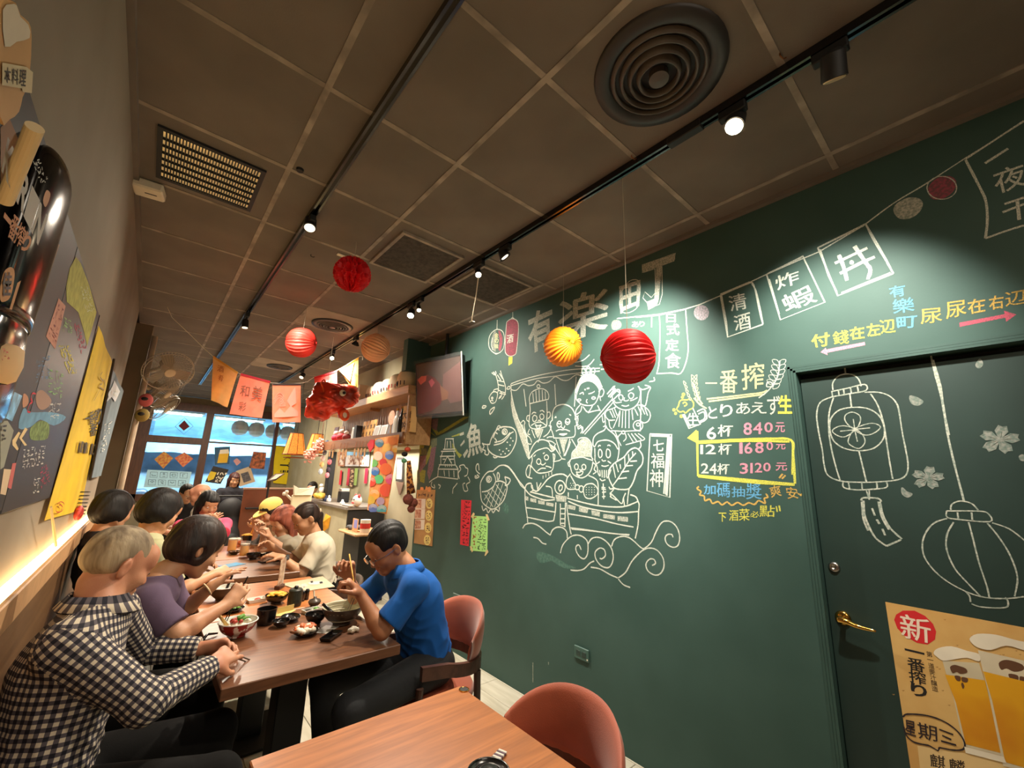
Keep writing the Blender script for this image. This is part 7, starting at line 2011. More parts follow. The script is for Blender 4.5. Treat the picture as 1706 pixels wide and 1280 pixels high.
# A: the man in the checked shirt, nearest on the bench
J = dict(head=UY(196, 941, 2.02), face=(.84, .36, -.40), neck=(-.045, 1.965, 1.045), chest=(-.075, 1.93, .88), pelvis=(-.095, 1.90, .57), fwd=(.95, .25, 0),
         shL=(.0, 2.13, .985), shR=(-.085, 1.80, .985), elR=UY(243, 1172, 1.74), elL=(.10, 2.26, .80), wrR=UY(350, 1112, 1.93), wrL=(.285, 2.19, .785),
         hdR=(.72, .66, .16), hdL=(.9, -.25, .1), pnR=(-.25, .55, -.75), pnL=(0, -.6, -.6), knL=(.36, 2.06, .53), knR=(.33, 1.76, .53), anL=(.36, 2.06, .08), anR=(.36, 1.74, .08))
tA, PA, AA, tipsA = person('elderly man in a navy and cream checked shirt eating at the left, seen from behind', J, M_ging, P_dark, SK_old, H_gry, 'thin', vox=.0048, sleeve='long', collar=M_ging, gx=1, curl=(.5, [.9, .7, .42, .25]), build=1.08, wide=1.04)
tr = np.array(tipsA['R'][0][2])
cs = thing('chopsticks', 'pair of chopsticks held by the man in the checked shirt', 'chopsticks', tuple(tr))
for k in (0, 1): part(cs, 'stick', MB().tube([tr-np.array([.04, .03, -.045+.01*k]), tr+np.array([.10, .07, -.06-.012*k])], [.0035, .002], 6), C_brn)

# B: the woman in the purple tee
J = dict(head=UY(327, 913, 2.50), face=(.86, .26, -.44), neck=(.115, 2.46, 1.005), chest=(.045, 2.44, .85), pelvis=(-.06, 2.42, .57), fwd=(.97, .15, 0),
         shL=(.16, 2.62, .955), shR=(.10, 2.31, .955), elR=UY(296, 1058, 2.24), elL=(.24, 2.68, .80), wrR=UY(377, 1008, 2.34), wrL=UY(353, 977, 2.56),
         hdR=(.55, .28, .55), hdL=(.62, .10, .42), pnR=(-.2, .8, -.3), pnL=(.3, -.2, -.8), knL=(.35, 2.56, .53), knR=(.35, 2.30, .53), anL=(.36, 2.56, .08), anR=(.36, 2.30, .08))
tB_, PB_, AB_, tipsB = person('woman in a purple-grey tee with short brown hair leaning over her bowl', J, cloth_m('tee_purple_grey', (98, 82, 104)), P_dark, SK_a, H_brn, 'bob', vox=.005, fem=True, curl=([.25, .2, .15, .1], [.8, .7, .6, .5]), wide=.95)
wl = J['wrL']; d_ = nrm(J['hdL'])
part(tB_, 'bead_bracelet', MB().tube([Vector(wl-d_*.02)+(Vector(np.cross(d_, [0, 0, 1])).normalized()*math.cos(a)+Vector(np.cross(d_, np.cross(d_, [0, 0, 1]))).normalized()*math.sin(a))*.029 for a in [2*math.pi*i/16 for i in range(16)]], .0042, 6, closed=True), flat((220, 190, 150)), smooth=True)
tr = np.array(tipsB['R'][0][2])
cs = thing('chopsticks', 'black chopsticks held up by the woman in purple', 'chopsticks', tuple(tr))
for k in (0, 1): part(cs, 'stick', MB().tube([tr+np.array([.02, .02, .04]), tr+np.array([-.05+.01*k, .0, -.14])], [.0035, .002], 6), C_blk)

# C: the man in the blue polo
J = dict(head=UY(645, 912, 2.14), face=(-.84, -.06, -.54), neck=(1.105, 2.10, 1.005), chest=(1.175, 2.09, .86), pelvis=(1.245, 2.06, .57), fwd=(-.99, -.05, 0),
         shL=(1.075, 1.925, .955), shR=(1.105, 2.27, .955), elL=UY(636, 1052, 1.95), elR=(1.0, 2.40, .79), wrL=UY(601, 991, 2.06), wrR=UY(583, 966, 2.27),
         hdL=(-.55, .22, .62), hdR=(-.2, -.05, .8), pnL=(-.6, .2, -.75), pnR=(-.7, -.6, .1), knL=(.80, 1.90, .53), knR=(.80, 2.22, .53), anL=(.88, 1.90, .08), anR=(.86, 2.22, .08))
M_polo = cloth_m('polo_blue', (30, 90, 168))
tC, PC, AC, tipsC = person('man in glasses and a blue polo shirt eating opposite', J, M_polo, P_jean, SK_b, H_blk, 'short', vox=.005, collar=M_polo, curl=([.95, .95, .9, .8], [.95, .95, .9, .85]), build=1.05)
gm = MB()
for q in (-1, 1):
    cc = [PC(.112, q*.031, -.002+.0)]
    gm.tube([tuple(PC(.112, q*.031+.021*math.cos(a), -.003+.016*math.sin(a))) for a in [2*math.pi*i/18 for i in range(18)]], .0014, 5, closed=True)
    gm.tube([tuple(PC(.110, q*.052, .004)), tuple(PC(.06, q*.079, .004)), tuple(PC(-.01, q*.083, .002))], .0016, 5)
gm.tube([tuple(PC(.113, -.010, .002)), tuple(PC(.115, 0, .005)), tuple(PC(.113, .010, .002))], .0014, 5)
part(tC, 'glasses', gm, M_steel)
part(tC, 'glasses_lens', MB().tube([tuple(PC(.1115, .031, -.003)), tuple(PC(.1125, .031, -.003))], .017, 14).tube([tuple(PC(.1115, -.031, -.003)), tuple(PC(.1125, -.031, -.003))], .017, 14), glass('lens_clear', (250, 250, 250), .02, 1.05))
tr = np.array(J['wrR'])+nrm(J['hdR'])*.10
cs = thing('wooden_spoon', 'pale wooden chopsticks gripped between the fists of the man in blue', 'chopsticks', tuple(tr))
part(cs, 'stick', MB().tube([tr+np.array([.0, -.01, .03]), tr+np.array([-.02, -.20, -.12])], [.004, .003], 6), F_yel)
cs.name = 'chopsticks.002'

# D: the woman in the white tee with a ponytail
J = dict(head=UY(510, 864, 3.84), face=(-.86, -.10, -.46), neck=tuple(UY(524, 893, 3.84)), fwd=(-.99, -.05, 0), pelvis=(1.24, 3.78, .57))
J['chest'] = (1.20, 3.80, .84)
J.update(shL=UY(531, 912, 3.66), shR=UY(518, 905, 4.00), elL=UY(503, 956, 3.64), elR=UY(488, 935, 4.0), wrL=UY(470, 929, 3.72), wrR=UY(458, 914, 3.95), hdL=(-.6, .25, .2), hdR=(-.6, .1, .4), pnL=(-.2, .3, -.9), pnR=(0, -.6, -.6),
         knL=(.82, 3.68, .53), knR=(.82, 3.90, .53), anL=(.86, 3.68, .08), anR=(.86, 3.90, .08))
tD, PD_, AD_, _ = person('woman with a long dark ponytail in a white tee reaching over the mugs', J, cloth_m('tee_white', (222, 212, 190), var=.05), P_dark, SK_a, H_brn, 'pony', vox=.006, fem=True, curl=([.4, .4, .35, .3], .5))
w_ = J['wrL']; d_ = nrm(J['hdL']); w_ = np.array(w_)-d_*.03
part(tD, 'watch_band', MB().tube([Vector(w_-d_*.008), Vector(w_+d_*.008)], [.031, .030], 14, caps=False), M_black)
part(tD, 'watch_face', MB().box((0, 0, 0), (.028, .034, .008), Matrix.Translation(Vector(w_)+Vector((.002, -.029, .014))) @ Matrix.Rotation(1.1, 4, 'X'), bev=.003), C_blk)
pt = PD_(-.112, 0, .004)
part(tD, 'hair_tie', MB().tube([tuple(pt), tuple(pt-AD_[0]*.014-np.array([0, 0, .008]))], .021, 12), flat((214, 190, 160)))

# E: pink-haired woman behind her
hE = UY(472, 868, 4.30)
J = sit(hE, (-.86, -.25, -.44), (-1, -.05, 0), 4.26, 1.26, w=.165, wrL=UY(450, 897, 4.18), wrR=UY(440, 890, 4.30), elL=UY(480, 922, 4.14), hdL=(-.35, .1, .8), hdR=(-.3, 0, .8), pnL=(-.6, .3, -.2), pnR=(-.4, -.7, 0))
person('woman with long faded pink hair eating beside the ponytail', J, cloth_m('top_light_grey', (168, 160, 142)), P_dark, SK_c, H_pnk, 'long', vox=.007, fem=True)
# F: person in the yellow cap
hF = UY(452, 853, 4.92)
J = sit(hF, (-.88, -.25, -.38), (-1, 0, 0), 4.86, 1.24, w=.17, wrL=UY(438, 884, 4.75), wrR=UY(428, 880, 4.95), elL=UY(452, 905, 4.7), hdL=(-.25, .1, .9), hdR=(-.3, 0, .8), pnL=(-.6, .3, -.2), pnR=(-.4, -.7, 0))
tF, PF_, AF_, _ = person('person in a pale yellow baseball cap and brown top', J, cloth_m('top_brown', (116, 86, 58)), P_dark, SK_c, H_brn, 'long', vox=.007, fem=True)
Sc = SDF(.006); Rf = np.array(AF_); Sc.el(PF_(-.012, 0, .062), (.112, .090, .082), Rf, k=.01, clip=(PF_(0, 0, .030), -AF_[2]))
skin('cap', Sc, mat('cap_pale_yellow', (240, 214, 112), .8, var=.05), tF)
cb = MB(); vs = []
for i in range(13):
    a = math.radians(-80+160*i/12); vs.append(tuple(PF_(.055+.115*math.cos(a), .080*math.sin(a), .034-.02*math.cos(a)**2)))
cb.prism(vs, tuple(AF_[2]*.008)); part(tF, 'cap_brim', cb, MATS['cap_pale_yellow'])
# G: laughing woman in pink at the head of the table
hG = UY(347, 841, 5.22)
J = sit(hG, (.25, -.93, -.26), (.1, -1, 0), 5.34, .56, w=.18, wrL=UY(361, 872, 5.02), wrR=UY(346, 872, 5.00), elL=UY(370, 893, 5.05), elR=UY(322, 893, 5.02), hdL=(-.6, -.1, .75), hdR=(.55, -.1, .65), pnL=(-.6, .6, 0), pnR=(.4, .6, 0))
person('laughing woman in a bright pink tee with both hands at her mouth', J, cloth_m('tee_pink', (222, 84, 116)), P_dark, SK_a, H_blk, 'long', vox=.007, fem=True, curl=(.35, .35))
# H: seated beyond the woman in purple, pale green tee
hH = UY(266, 853, 3.35)
J = sit(hH, (.80, .45, -.40), (.95, .25, 0), 3.30, -.06, w=.17, z=.57)
person('dark-haired person in a pale green tee bending forward on the bench', J, cloth_m('tee_pale_green', (176, 176, 140)), P_dark, SK_a, H_blk, 'messy', vox=.0065, fem=True)
# I: dark head by the wall
hI = UY(188, 852, 3.86)
J = sit(hI, (.75, .62, -.2), (.95, .25, 0), 3.84, -.04, w=.16, z=.57)
person('person with thick dark hair in a dark top sitting back against the bench', J, cloth_m('top_dark_grey', (44, 40, 40)), P_dark, SK_a, H_blk, 'messy', vox=.0075, fem=True)
# J, K: two men at the far tables
hJ = UY(311, 823, 7.3)
J = sit(hJ, (.3, -.9, -.3), (.1, -1, 0), 7.4, float(hJ[0])+.0, w=.18)
tJ, PJ, AJ, _ = person('young man with black hair and glasses behind the laughing woman', J, cloth_m('top_black', (34, 32, 34)), P_dark, SK_a, H_blk, 'short', vox=.009)
gj = MB()
for q in (-1, 1): gj.tube([tuple(PJ(.110, q*.031+.021*math.cos(a), -.003+.017*math.sin(a))) for a in [2*math.pi*i/14 for i in range(14)]], .002, 5, closed=True)
part(tJ, 'glasses', gj, M_steel)
hK = UY(333, 824, 6.2)
J = sit(hK, (-.95, .2, -.25), (-1, .1, 0), 6.2, float(hK[0])+.08, w=.18)
person('bald man in a white shirt seated behind the laughing woman', J, cloth_m('shirt_white2', (216, 212, 204)), P_dark, SK_old, H_gry, 'bald', vox=.009)
# L: woman standing at the window with a pushchair
hL_ = UY(390, 800, 9.0)
bx, by = float(hL_[0]), 9.0
J = dict(head=hL_, face=(.1, -.96, -.2), neck=hL_-np.array([0, -.02, .14]), chest=(bx, by+.04, hL_[2]-.32), pelvis=(bx, by+.05, hL_[2]-.68), fwd=(0, -1, 0), shL=hL_+np.array([.17, .02, -.20]), shR=hL_+np.array([-.17, .02, -.20]),
         elL=hL_+np.array([.22, -.03, -.42]), elR=hL_+np.array([-.22, -.03, -.42]), wrL=hL_+np.array([.12, -.20, -.50]), wrR=hL_+np.array([-.12, -.20, -.50]), hdL=(0, -1, -.1), hdR=(0, -1, -.1), pnL=(0, 0, -1), pnR=(0, 0, -1),
         knL=(bx+.09, by+.03, .48), knR=(bx-.09, by+.03, .48), anL=(bx+.1, by+.05, .08), anR=(bx-.1, by+.05, .08))
person('woman in a dark hooded top standing with a black pushchair at the window', J, cloth_m('hoodie_charcoal', (50, 50, 56)), P_dark, SK_a, hairmat('hair_reddish', (70, 34, 30), (40, 18, 16)), 'long', vox=.009, fem=True, sleeve='long')
# M: person behind the counter ornaments
hM = UY(520, 815, 8.25)
J = sit(hM, (-.6, -.7, -.3), (-.7, .7, 0), 8.3, float(hM[0])-.08, w=.17)
person('dark-haired person sitting beyond the counter, only the head showing', J, cloth_m('top_navy', (40, 44, 56)), P_dark, SK_a, H_blk, 'short', vox=.009)
# ------------------------------------------------------------------ BAR SHELVES, COUNTER AND THE FRONT OF THE SHOP
W_shelf = wood('shelf_pine', (196, 150, 100), (158, 112, 68), axis=1, ring=20, rough=.5)
XS, ZS = 1.95, 1.916
t = thing('upper_shelf', 'long pine shelf above the corrugated sheet carrying round paper barrels', 'shelf', (2.08, 5.2, 2.31))
part(t, 'board', MB().b2((XS, 3.95, 2.315), (2.24, 6.7, 2.405), bev=.004), W_shelf)
for y in (4.1, 5.3, 6.5): part(t, 'bracket', MB().b2((2.10, y-.015, 2.28), (2.23, y+.015, 2.314)), W_shelf)
t = thing('corrugated_sheet', 'silver corrugated metal sheet standing between the two bar shelves', 'metal sheet', (2.235, 5.3, ZS))
vs = []; fs = []; N = 440
for i in range(N+1):
    y = 3.97+2.7*i/N; xx = 2.232+.009*math.sin(2*math.pi*y/.075)
    vs += [(xx, y, ZS-.005), (xx, y, 2.314), (xx+.002, y, ZS-.005), (xx+.002, y, 2.314)]
for i in range(N):
    a = i*4; b_ = a+4; fs += [(a, a+1, b_+1, b_), (a+2, b_+2, b_+3, a+3)]
part(t, 'sheet', MB().add(vs, fs), mat('zinc_sheet', (196, 192, 194), .38, metal=.75, var=.06), smooth=True)
struct('wall_bulkhead', MB().b2((2.26, 4.2, 1.80), (2.61, 6.75, CEIL)), M_beige)
t = thing('lower_shelf', 'pine shelf full of bottles, frames and plaques along the bar', 'shelf', (2.08, 5.2, 1.78))
part(t, 'board', MB().b2((XS+.02, 3.99, 1.876), (2.255, 6.6, ZS-.006), bev=.003), W_shelf)
part(t, 'fascia', MB().b2((XS, 4.0, 1.79), (XS+.019, 6.6, ZS-.004), bev=.002), wood('fascia_brown', (142, 98, 66), (108, 70, 44), axis=1, ring=20))
part(t, 'end_panel', MB().b2((XS+.02, 3.955, 1.79), (2.255, 3.985, 2.30), bev=.002), W_shelf)

# round white paper barrels on the upper shelf
M_str = [flat((60, 50, 70)), flat((206, 40, 40)), flat((50, 46, 60)), flat((200, 60, 50)), flat((46, 44, 70))]
for k, (px, r) in enumerate(((624, .09), (636, .10), (650, .10), (664, .11), (679, .115))):
    y = U(px, 640, 0, 2.08).y
    t = thing('paper_barrel', ('leftmost', 'second from left', 'middle', 'second from right', 'rightmost')[k]+' round striped paper barrel on the upper bar shelf', 'paper lantern', (2.08, y, 2.405), group='striped barrels on the upper shelf')
    prof = smooth_path([(.35*r, .0), (.8*r, .22*r), (r, .75*r), (r, 1.2*r), (.8*r, 1.75*r), (.35*r, 2.0*r)], 3)
    part(t, 'paper_shell', MB().lathe(prof, (2.08, y, 2.406), 22, caps=True), mat('barrel_paper', (226, 212, 182), .75, var=.08, scale=12), auto=50)
    for j in range(5):
        a = math.pi*(.75+.125*j)
        part(t, 'stripe', MB().tube([(2.08+r*1.012*math.cos(a), y+r*1.012*math.sin(a), 2.406+r*.35), (2.08+r*1.025*math.cos(a), y+r*1.025*math.sin(a), 2.406+r*.75)], .005, 4), M_str[k])
for k, (px, w, hgt, col, lb) in enumerate(((601, .10, .22, (206, 110, 96), 'pink-covered box'), (607, .07, .24, (216, 196, 166), 'cream box'), (594, .12, .26, (178, 140, 110), 'tan box with brown lettering'))):
    y = U(px, 650, 0, 2.08).y
    solo('storage_box', lb+' at the far end of the upper bar shelf', 'box', MB().box((2.08, y, 2.406+hgt/2), (.16, w, hgt), bev=.004), flat(col))


def on_shelf(px0, px1, pyt, x=2.05):
    a, b_ = U(px0, 725, 0, x), U(px1, 725, 0, x)
    y0, y1 = min(a.y, b_.y), max(a.y, b_.y); zt = U((px0+px1)/2, pyt, 0, x).z
    return y0, y1, max(zt, ZS+.04)


ZB = ZS-.005
def plaque(px0, px1, pyt, label, col, name='wooden_plaque', cat='plaque', x=2.08, d=.02, lean=.06, txt=None, inner=None):
    y0, y1, zt = on_shelf(px0, px1, pyt, x)
    t = thing(name, label, cat, (x, (y0+y1)/2, ZB))
    Tm = Matrix.Translation((x, (y0+y1)/2, ZB)) @ Matrix.Rotation(lean, 4, 'Y')
    part(t, 'panel', MB().box((0, 0, (zt-ZB)/2), (d, (y1-y0)*.94, zt-ZB), Tm, bev=.002), flat(col))
    if inner: part(t, 'picture', MB().box((-d/2-.001, 0, (zt-ZB)/2), (.002, (y1-y0)*.66, (zt-ZB)*.74), Tm), flat(inner))
    if txt:
        mb = MB()
        n = len(txt); h_ = (zt-ZB)*.8/n
        for i, c_ in enumerate(txt):
            V, Fs = glyph(c_, .02)
            if len(V):
                V = (V-V.min(0)); s_ = h_*.8/max(V.max(), .01)
                mb.add([Tm @ Vector((-d/2-.0025, -(v[0]*s_-h_*.4), (zt-ZB)*.9-(i+1)*h_+v[1]*s_)) for v in V], Fs)
        part(t, 'lettering', mb, flat((60, 36, 24)))
    return t


plaque(681.5, 687.5, 679, 'wooden sake box at the right end of the lower bar shelf', (226, 176, 110), 'sake_box', 'box', 2.03, .07, 0, '清酒')
plaque(673, 680.5, 678, 'second wooden sake box from the right on the lower bar shelf', (230, 184, 116), 'sake_box', 'box', 2.03, .07, 0, '大吟')
for px, m_, lb, r, h_ in ((667, C_blk, 'black sake bottle beside the wooden boxes', .038, .29), (659, C_wht, 'white sake bottle left of the black one', .038, .28)):
    y = U(px, 725, 0, 2.05).y
    t = thing('sake_bottle', lb, 'bottle', (2.05, y, ZB))
    part(t, 'bottle_body', MB().lathe(smooth_path([(0, 0), (r, 0), (r, h_*.55), (r*.85, h_*.66), (.014, h_*.8), (.013, h_)], 2), (2.05, y, ZB), 16), m_, auto=50)
    part(t, 'label_band', MB().lathe([(r*1.01, h_*.15), (r*1.01, h_*.42)], (2.05, y, ZB), 16), C_wht if m_ is C_blk else flat((200, 60, 50)))
    part(t, 'cap', MB().lathe([(.016, h_*.96), (.016, h_*1.05), (0, h_*1.05)], (2.05, y, ZB), 12), M_brass)
y = U(650, 725, 0, 2.06).y
t = thing('round_fan', 'round paper fan on a small stand on the lower bar shelf', 'fan', (2.06, y, ZB))
zf = U(649, 697, 0, 2.06).z
part(t, 'fan_disc', MB().lathe([(0, -.003), (.085, -.003), (.085, .003), (0, .003)], n=24, T=Matrix.Translation((2.06, y, zf)) @ Matrix.Rotation(math.pi/2, 4, 'Y')), mat('fan_paper', (190, 150, 124), .8, var=.3, scale=60))
part(t, 'stand', MB().tube([(2.06, y, ZB), (2.06, y, zf-.08)], .007, 8).box((2.06, y, ZB+.006), (.07, .07, .010)), W_shelf)
plaque(632, 643, 708, 'right one of two grey-framed pictures on the lower bar shelf', (206, 204, 198), 'framed_picture', 'picture', 2.06, .02, .2, None, (166, 160, 154))
plaque(621, 631, 709, 'left one of two grey-framed pictures on the lower bar shelf', (206, 204, 198), 'framed_picture', 'picture', 2.06, .02, .2, None, (166, 160, 154))
for k, (a, b_) in enumerate(((603, 608.5), (609, 614), (614.5, 619.5), (620, 625))):
    plaque(a, b_, 703-k*1.2, ('first', 'second', 'third', 'fourth')[k]+' wooden name plaque from the left in the row of four', (222, 172, 104), 'name_plaque', 'plaque', 2.10, .014, .05, '木札')
plaque(586, 592, 712, 'white-framed picture standing left of the black carton', (226, 216, 196), 'framed_picture', 'picture', 2.06, .02, .05, None, (150, 146, 140))
plaque(593.5, 598, 710, 'black carton between the white frame and the name plaques', (26, 24, 24), 'black_carton', 'box', 2.06, .08, 0)
for k, (px, r, col, lb) in enumerate(((561, .07, (186, 30, 60), 'dark red round cushion doll'), (570, .075, (178, 36, 44), 'bright red round doll'), (578, .06, (120, 34, 34), 'maroon plush doll with pale head'))):
    y = U(px, 725, 0, 2.04).y
    t = thing('round_doll', lb+' on the far half of the lower bar shelf', 'doll', (2.04, y, ZB))
    part(t, 'body', MB().ball((2.04, y, ZB+r*.8), (r, r, r*.8), 14), flat(col), smooth=True)
    part(t, 'head', MB().ball((2.03, y, ZB+r*1.75), (r*.55, r*.55, r*.5), 12), flat((222, 200, 186)), smooth=True)
for k, (px, py, col, lb) in enumerate(((558, 712, (110, 84, 96), 'patterned purple card'), (567, 711, (190, 176, 160), 'pale patterned card'))):
    plaque(px-3.5, px+3.5, py, lb+' behind the dolls on the lower bar shelf', col, 'picture_card', 'picture', 2.14, .012, .08)
# wooden tags hanging from the fascia
for k, px in enumerate((551, 556, 567, 573, 578, 592, 598, 603, 609)):
    y = U(px, 745, 0, XS-.012).y; lg = (.10, .12, .16, .14, .12, .10, .13, .10, .12)[k]
    t = thing('hanging_tag', ('nearest the far end', 'second', 'third', 'fourth', 'fifth', 'sixth', 'seventh', 'eighth', 'nearest the patterned cloth')[k]+' of the wooden tags hanging below the lower bar shelf', 'tag', (XS-.014, y, 1.79-lg), group='wooden tags under the lower shelf')
    part(t, 'tag_board', MB().b2((XS-.018, y-.022, 1.79-lg), (XS-.010, y+.022, 1.79-.02), bev=.002), W_shelf)
    part(t, 'cord', MB().tube([(XS-.014, y, 1.77), (XS-.006, y, 1.86)], .003, 5), flat((150, 90, 50)))

# patterned cloth hanging from the shelf
XN = 1.925; PN = Plane(0, XN-.004, (-1, 0, 0)); KN = (540, 720, .1406)
pN = Plane(0, XN, (-1, 0, 0))
cq = [(625, 731), (665, 724), (644, 857), (612, 850)]
ps = [pN.p(*k) for k in cq]
t = thing('patterned_cloth', 'bright orange, red and blue wave-patterned cloth hanging below the bar shelf', 'cloth banner', (XN, (ps[0].y+ps[1].y)/2, min(p.z for p in ps)))
mb = MB(); mb.prism(ps, (.004, 0, 0)); part(t, 'cloth', mb, mat('noren_orange', (244, 140, 84), .8, var=0, scale=9, col2=(250, 190, 110), thin=.2))
circ = [(850, 200, 45, (246, 190, 70), 1), (655, 130, 50, (74, 130, 160), 1), (810, 95, 58, (240, 130, 30), 0), (740, 190, 52, (248, 190, 90), 0), (640, 285, 55, (246, 224, 200), 0), (775, 275, 52, (90, 130, 210), 1), (590, 370, 46, (120, 200, 110), 0), (700, 360, 44, (226, 50, 50), 0), (730, 440, 70, (246, 110, 40), 0), (605, 465, 52, (54, 120, 200), 1), (790, 560, 62, (226, 70, 130), 1), (650, 560, 54, (96, 206, 130), 0), (560, 590, 56, (236, 70, 50), 1), (740, 690, 78, (240, 80, 40), 0), (600, 740, 62, (246, 170, 60), 1), (556, 810, 52, (222, 180, 60), 0), (672, 820, 48, (180, 150, 180), 0), (585, 905, 55, (90, 110, 180), 1), (690, 925, 62, (70, 160, 170), 1)]
for i, (x, y, r, col, rings) in enumerate(circ):
    def clampq(P):
        out = []
        for a, b_ in P:
            v = (b_-75)/(930-75)
            xl = 606-v*95; xr = 886-v*145
            out.append((min(max(a, xl), xr), min(max(b_, 60), 948)))
        return out
    mb = MB(); P = clampq([(x+r*math.cos(a), y+r*1.0*math.sin(a)) for a in [2*math.pi*j/20 for j in range(20)]])
    PN.fill(mb, PX(P, KN), lift=.0004+.00022*i); part(t, 'print_circle', mb, flat(col))
    if rings:
        mb = MB()
        for rr_ in (.85, .62, .40):
            PN.stroke(mb, PX(clampq([(x+r*rr_*math.cos(a), y+r*rr_*math.sin(a)) for a in [math.pi+math.pi*j/10 for j in range(11)]]), KN), .9, 1, lift=.0006+.00022*i)
        part(t, 'print_rings', mb, flat((250, 230, 214)))
mb = MB(); PN.fill(mb, PX([(520, 150), (560, 90), (600, 95), (592, 180), (550, 240)], KN), lift=.004, th=.006)
solo('red_origami', 'small red origami shape at the top left corner of the patterned cloth', 'origami', mb, flat((224, 40, 60)))

# hanging dolls and giraffe-patterned sock at the shelf end
hx, hy = 2.10, 4.10
def hy_(px, py): return U(px, py, 1, hy-.10)
t = thing('hanging_doll_string', 'string of red, black and green balls above a long giraffe-patterned sock doll', 'hanging ornament', tuple(hy_(680, 850)))
part(t, 'cord', MB().tube([hy_(681, 733), hy_(679, 748)], .003, 5), flat((150, 90, 50)))
for px, py, r, col in ((679, 749, .032, (210, 84, 54)), (674, 757, .032, (30, 26, 30)), (673, 768, .030, (90, 150, 110))):
    c = hy_(px, py); part(t, 'ball', MB().ball(tuple(c), (r, r, r*.8), 12), flat(col), smooth=True)
M_gir = mat('giraffe_pattern', (196, 130, 60), .8, var=0, scale=42, col2=(84, 38, 24), lo=.47, hi=.53, detail=0)
part(t, 'long_body', MB().tube([hy_(681, 768), hy_(682, 790), hy_(683, 806), hy_(685, 822)], [.020, .030, .034, .045], 12), M_gir, smooth=True)
for px, py, r in ((680, 832, .055), (688, 838, .05), (685, 848, .04)):
    c = hy_(px, py); part(t, 'plush_foot', MB().ball(tuple(c), r, 12), mat('plush_brown', (120, 62, 50), .9, var=.4, scale=40), smooth=True)
PBk = Plane(0, 2.598, (-1, 0, 0))
KX = (540, 720, .1406)
def backpic(name, label, q, col, inner=None, cat='picture', th=.012, frm=KX, m=None):
    t = sheet(name, label, cat, PBk, q, flat(col), th=th, frm=frm)
    if inner:
        qq = PX(q, frm); q2 = [lerpq(qq, .12, .10), lerpq(qq, .88, .10), lerpq(qq, .88, .90), lerpq(qq, .12, .90)]
        ink(t, 'picture_print', fillq(PBk, q2, None, th+.002), inner)
    return t
backpic('framed_scroll', 'narrow black-framed scroll beside the sock doll', [(872, 300), (948, 302), (938, 590), (856, 585)], (44, 38, 34), flat((214, 206, 196)))
backpic('stick_fringe', 'fan of brown sticks hanging under the narrow framed scroll', [(858, 592), (950, 596), (908, 745), (895, 740)], (110, 84, 66), None, 'ornament')
M_horse = mat('horse_picture', (206, 190, 176), .6, var=0, scale=16, col2=(120, 70, 40), lo=.44, hi=.56)
t = backpic('horse_picture', 'wide picture of brown horses under a blue sky on the bar wall', [(275, 212), (545, 228), (530, 408), (255, 405)], (190, 186, 186), M_horse)
ink(t, 'sky_print', fillq(PBk, [(280, 215), (540, 232), (534, 285), (272, 275)], KX, .016), flat((130, 184, 224)))
ink(t, 'middle_joint', fillq(PBk, [(432, 222), (444, 222), (436, 408), (424, 408)], KX, .017), flat((120, 84, 56)))
backpic('small_horse_panel', 'small brown picture panel left of the horse picture', [(165, 240), (262, 235), (245, 408), (175, 405)], (160, 110, 78), M_horse)
for k, (q, col, lb) in enumerate((([(195, 455), (215, 455), (200, 625), (175, 625)], (196, 30, 50), 'far red paper strip'), ([(285, 430), (310, 430), (292, 632), (264, 632)], (190, 44, 70), 'dark pink paper strip'), ([(312, 435), (362, 430), (345, 650), (292, 645)], (90, 60, 44), 'brown strip with pale characters'), ([(366, 430), (402, 430), (382, 630), (352, 632)], (150, 176, 96), 'green paper strip'), ([(490, 430), (522, 430), (506, 610), (474, 608)], (200, 24, 60), 'near red paper strip'))):
    t = backpic('paper_strip', lb+' on the bar wall under the pictures', q, col, None, 'paper strip', .003)
    if k == 2: ink(t, 'lettering', lambda m: scribble(m, PBk, q, 4, 1, 2.4, 51, .006, KX), flat((220, 190, 150)))

# counter, its post, cabinet and side ledge
t = thing('bar_counter', 'pale cement bar counter with a grey top behind the ponytail', 'counter', (2.35, 6.9, 0))
part(t, 'front_panel', MB().b2((2.10, 5.70, 0), (2.14, 7.7, 1.00)), M_cement)
part(t, 'dark_end_panel', MB().b2((2.10, 5.66, 0), (2.595, 5.699, .998), bev=.002), M_black)
part(t, 'core', MB().b2((2.141, 5.70, 0), (2.595, 7.7, .999)), M_cement)
part(t, 'counter_top', MB().b2((2.06, 5.64, 1.001), (2.597, 7.74, 1.04), bev=.004), mat('counter_top_grey', (120, 112, 104), .4, var=.1))
pc = U(553, 800, 0, 2.25)
solo('black_post', 'square black post rising from the bar counter to the shelf', 'post', MB().b2((2.17, pc.y-.075, 1.041), (2.252, pc.y+.075, 1.79), bev=.004), M_black)
t = thing('side_ledge', 'small wooden ledge on a black cabinet at the end of the counter', 'shelf', (2.12, 5.30, 0))
part(t, 'ledge_board', MB().b2((1.97, 5.02, .75), (2.40, 5.60, .78), bev=.01), W_shelf)
part(t, 'cabinet', MB().b2((2.05, 5.08, 0), (2.40, 5.59, .749), bev=.003), M_black)
c = U(600, 874, 1, 5.3)
t = thing('purple_card', 'small stand-up card with a purple-blue print on the side ledge', 'card', (2.05, 5.2, .78))
c = (2.06, 5.28)
part(t, 'card_board', MB().box((c[0], c[1], .86), (.004, .17, .14)).box((c[0]+.02, c[1], .79), (.05, .17, .012)), flat((222, 160, 110)))
part(t, 'print', MB().box((c[0]-.003, c[1]-.01, .87), (.002, .10, .10)), flat((140, 140, 200)))
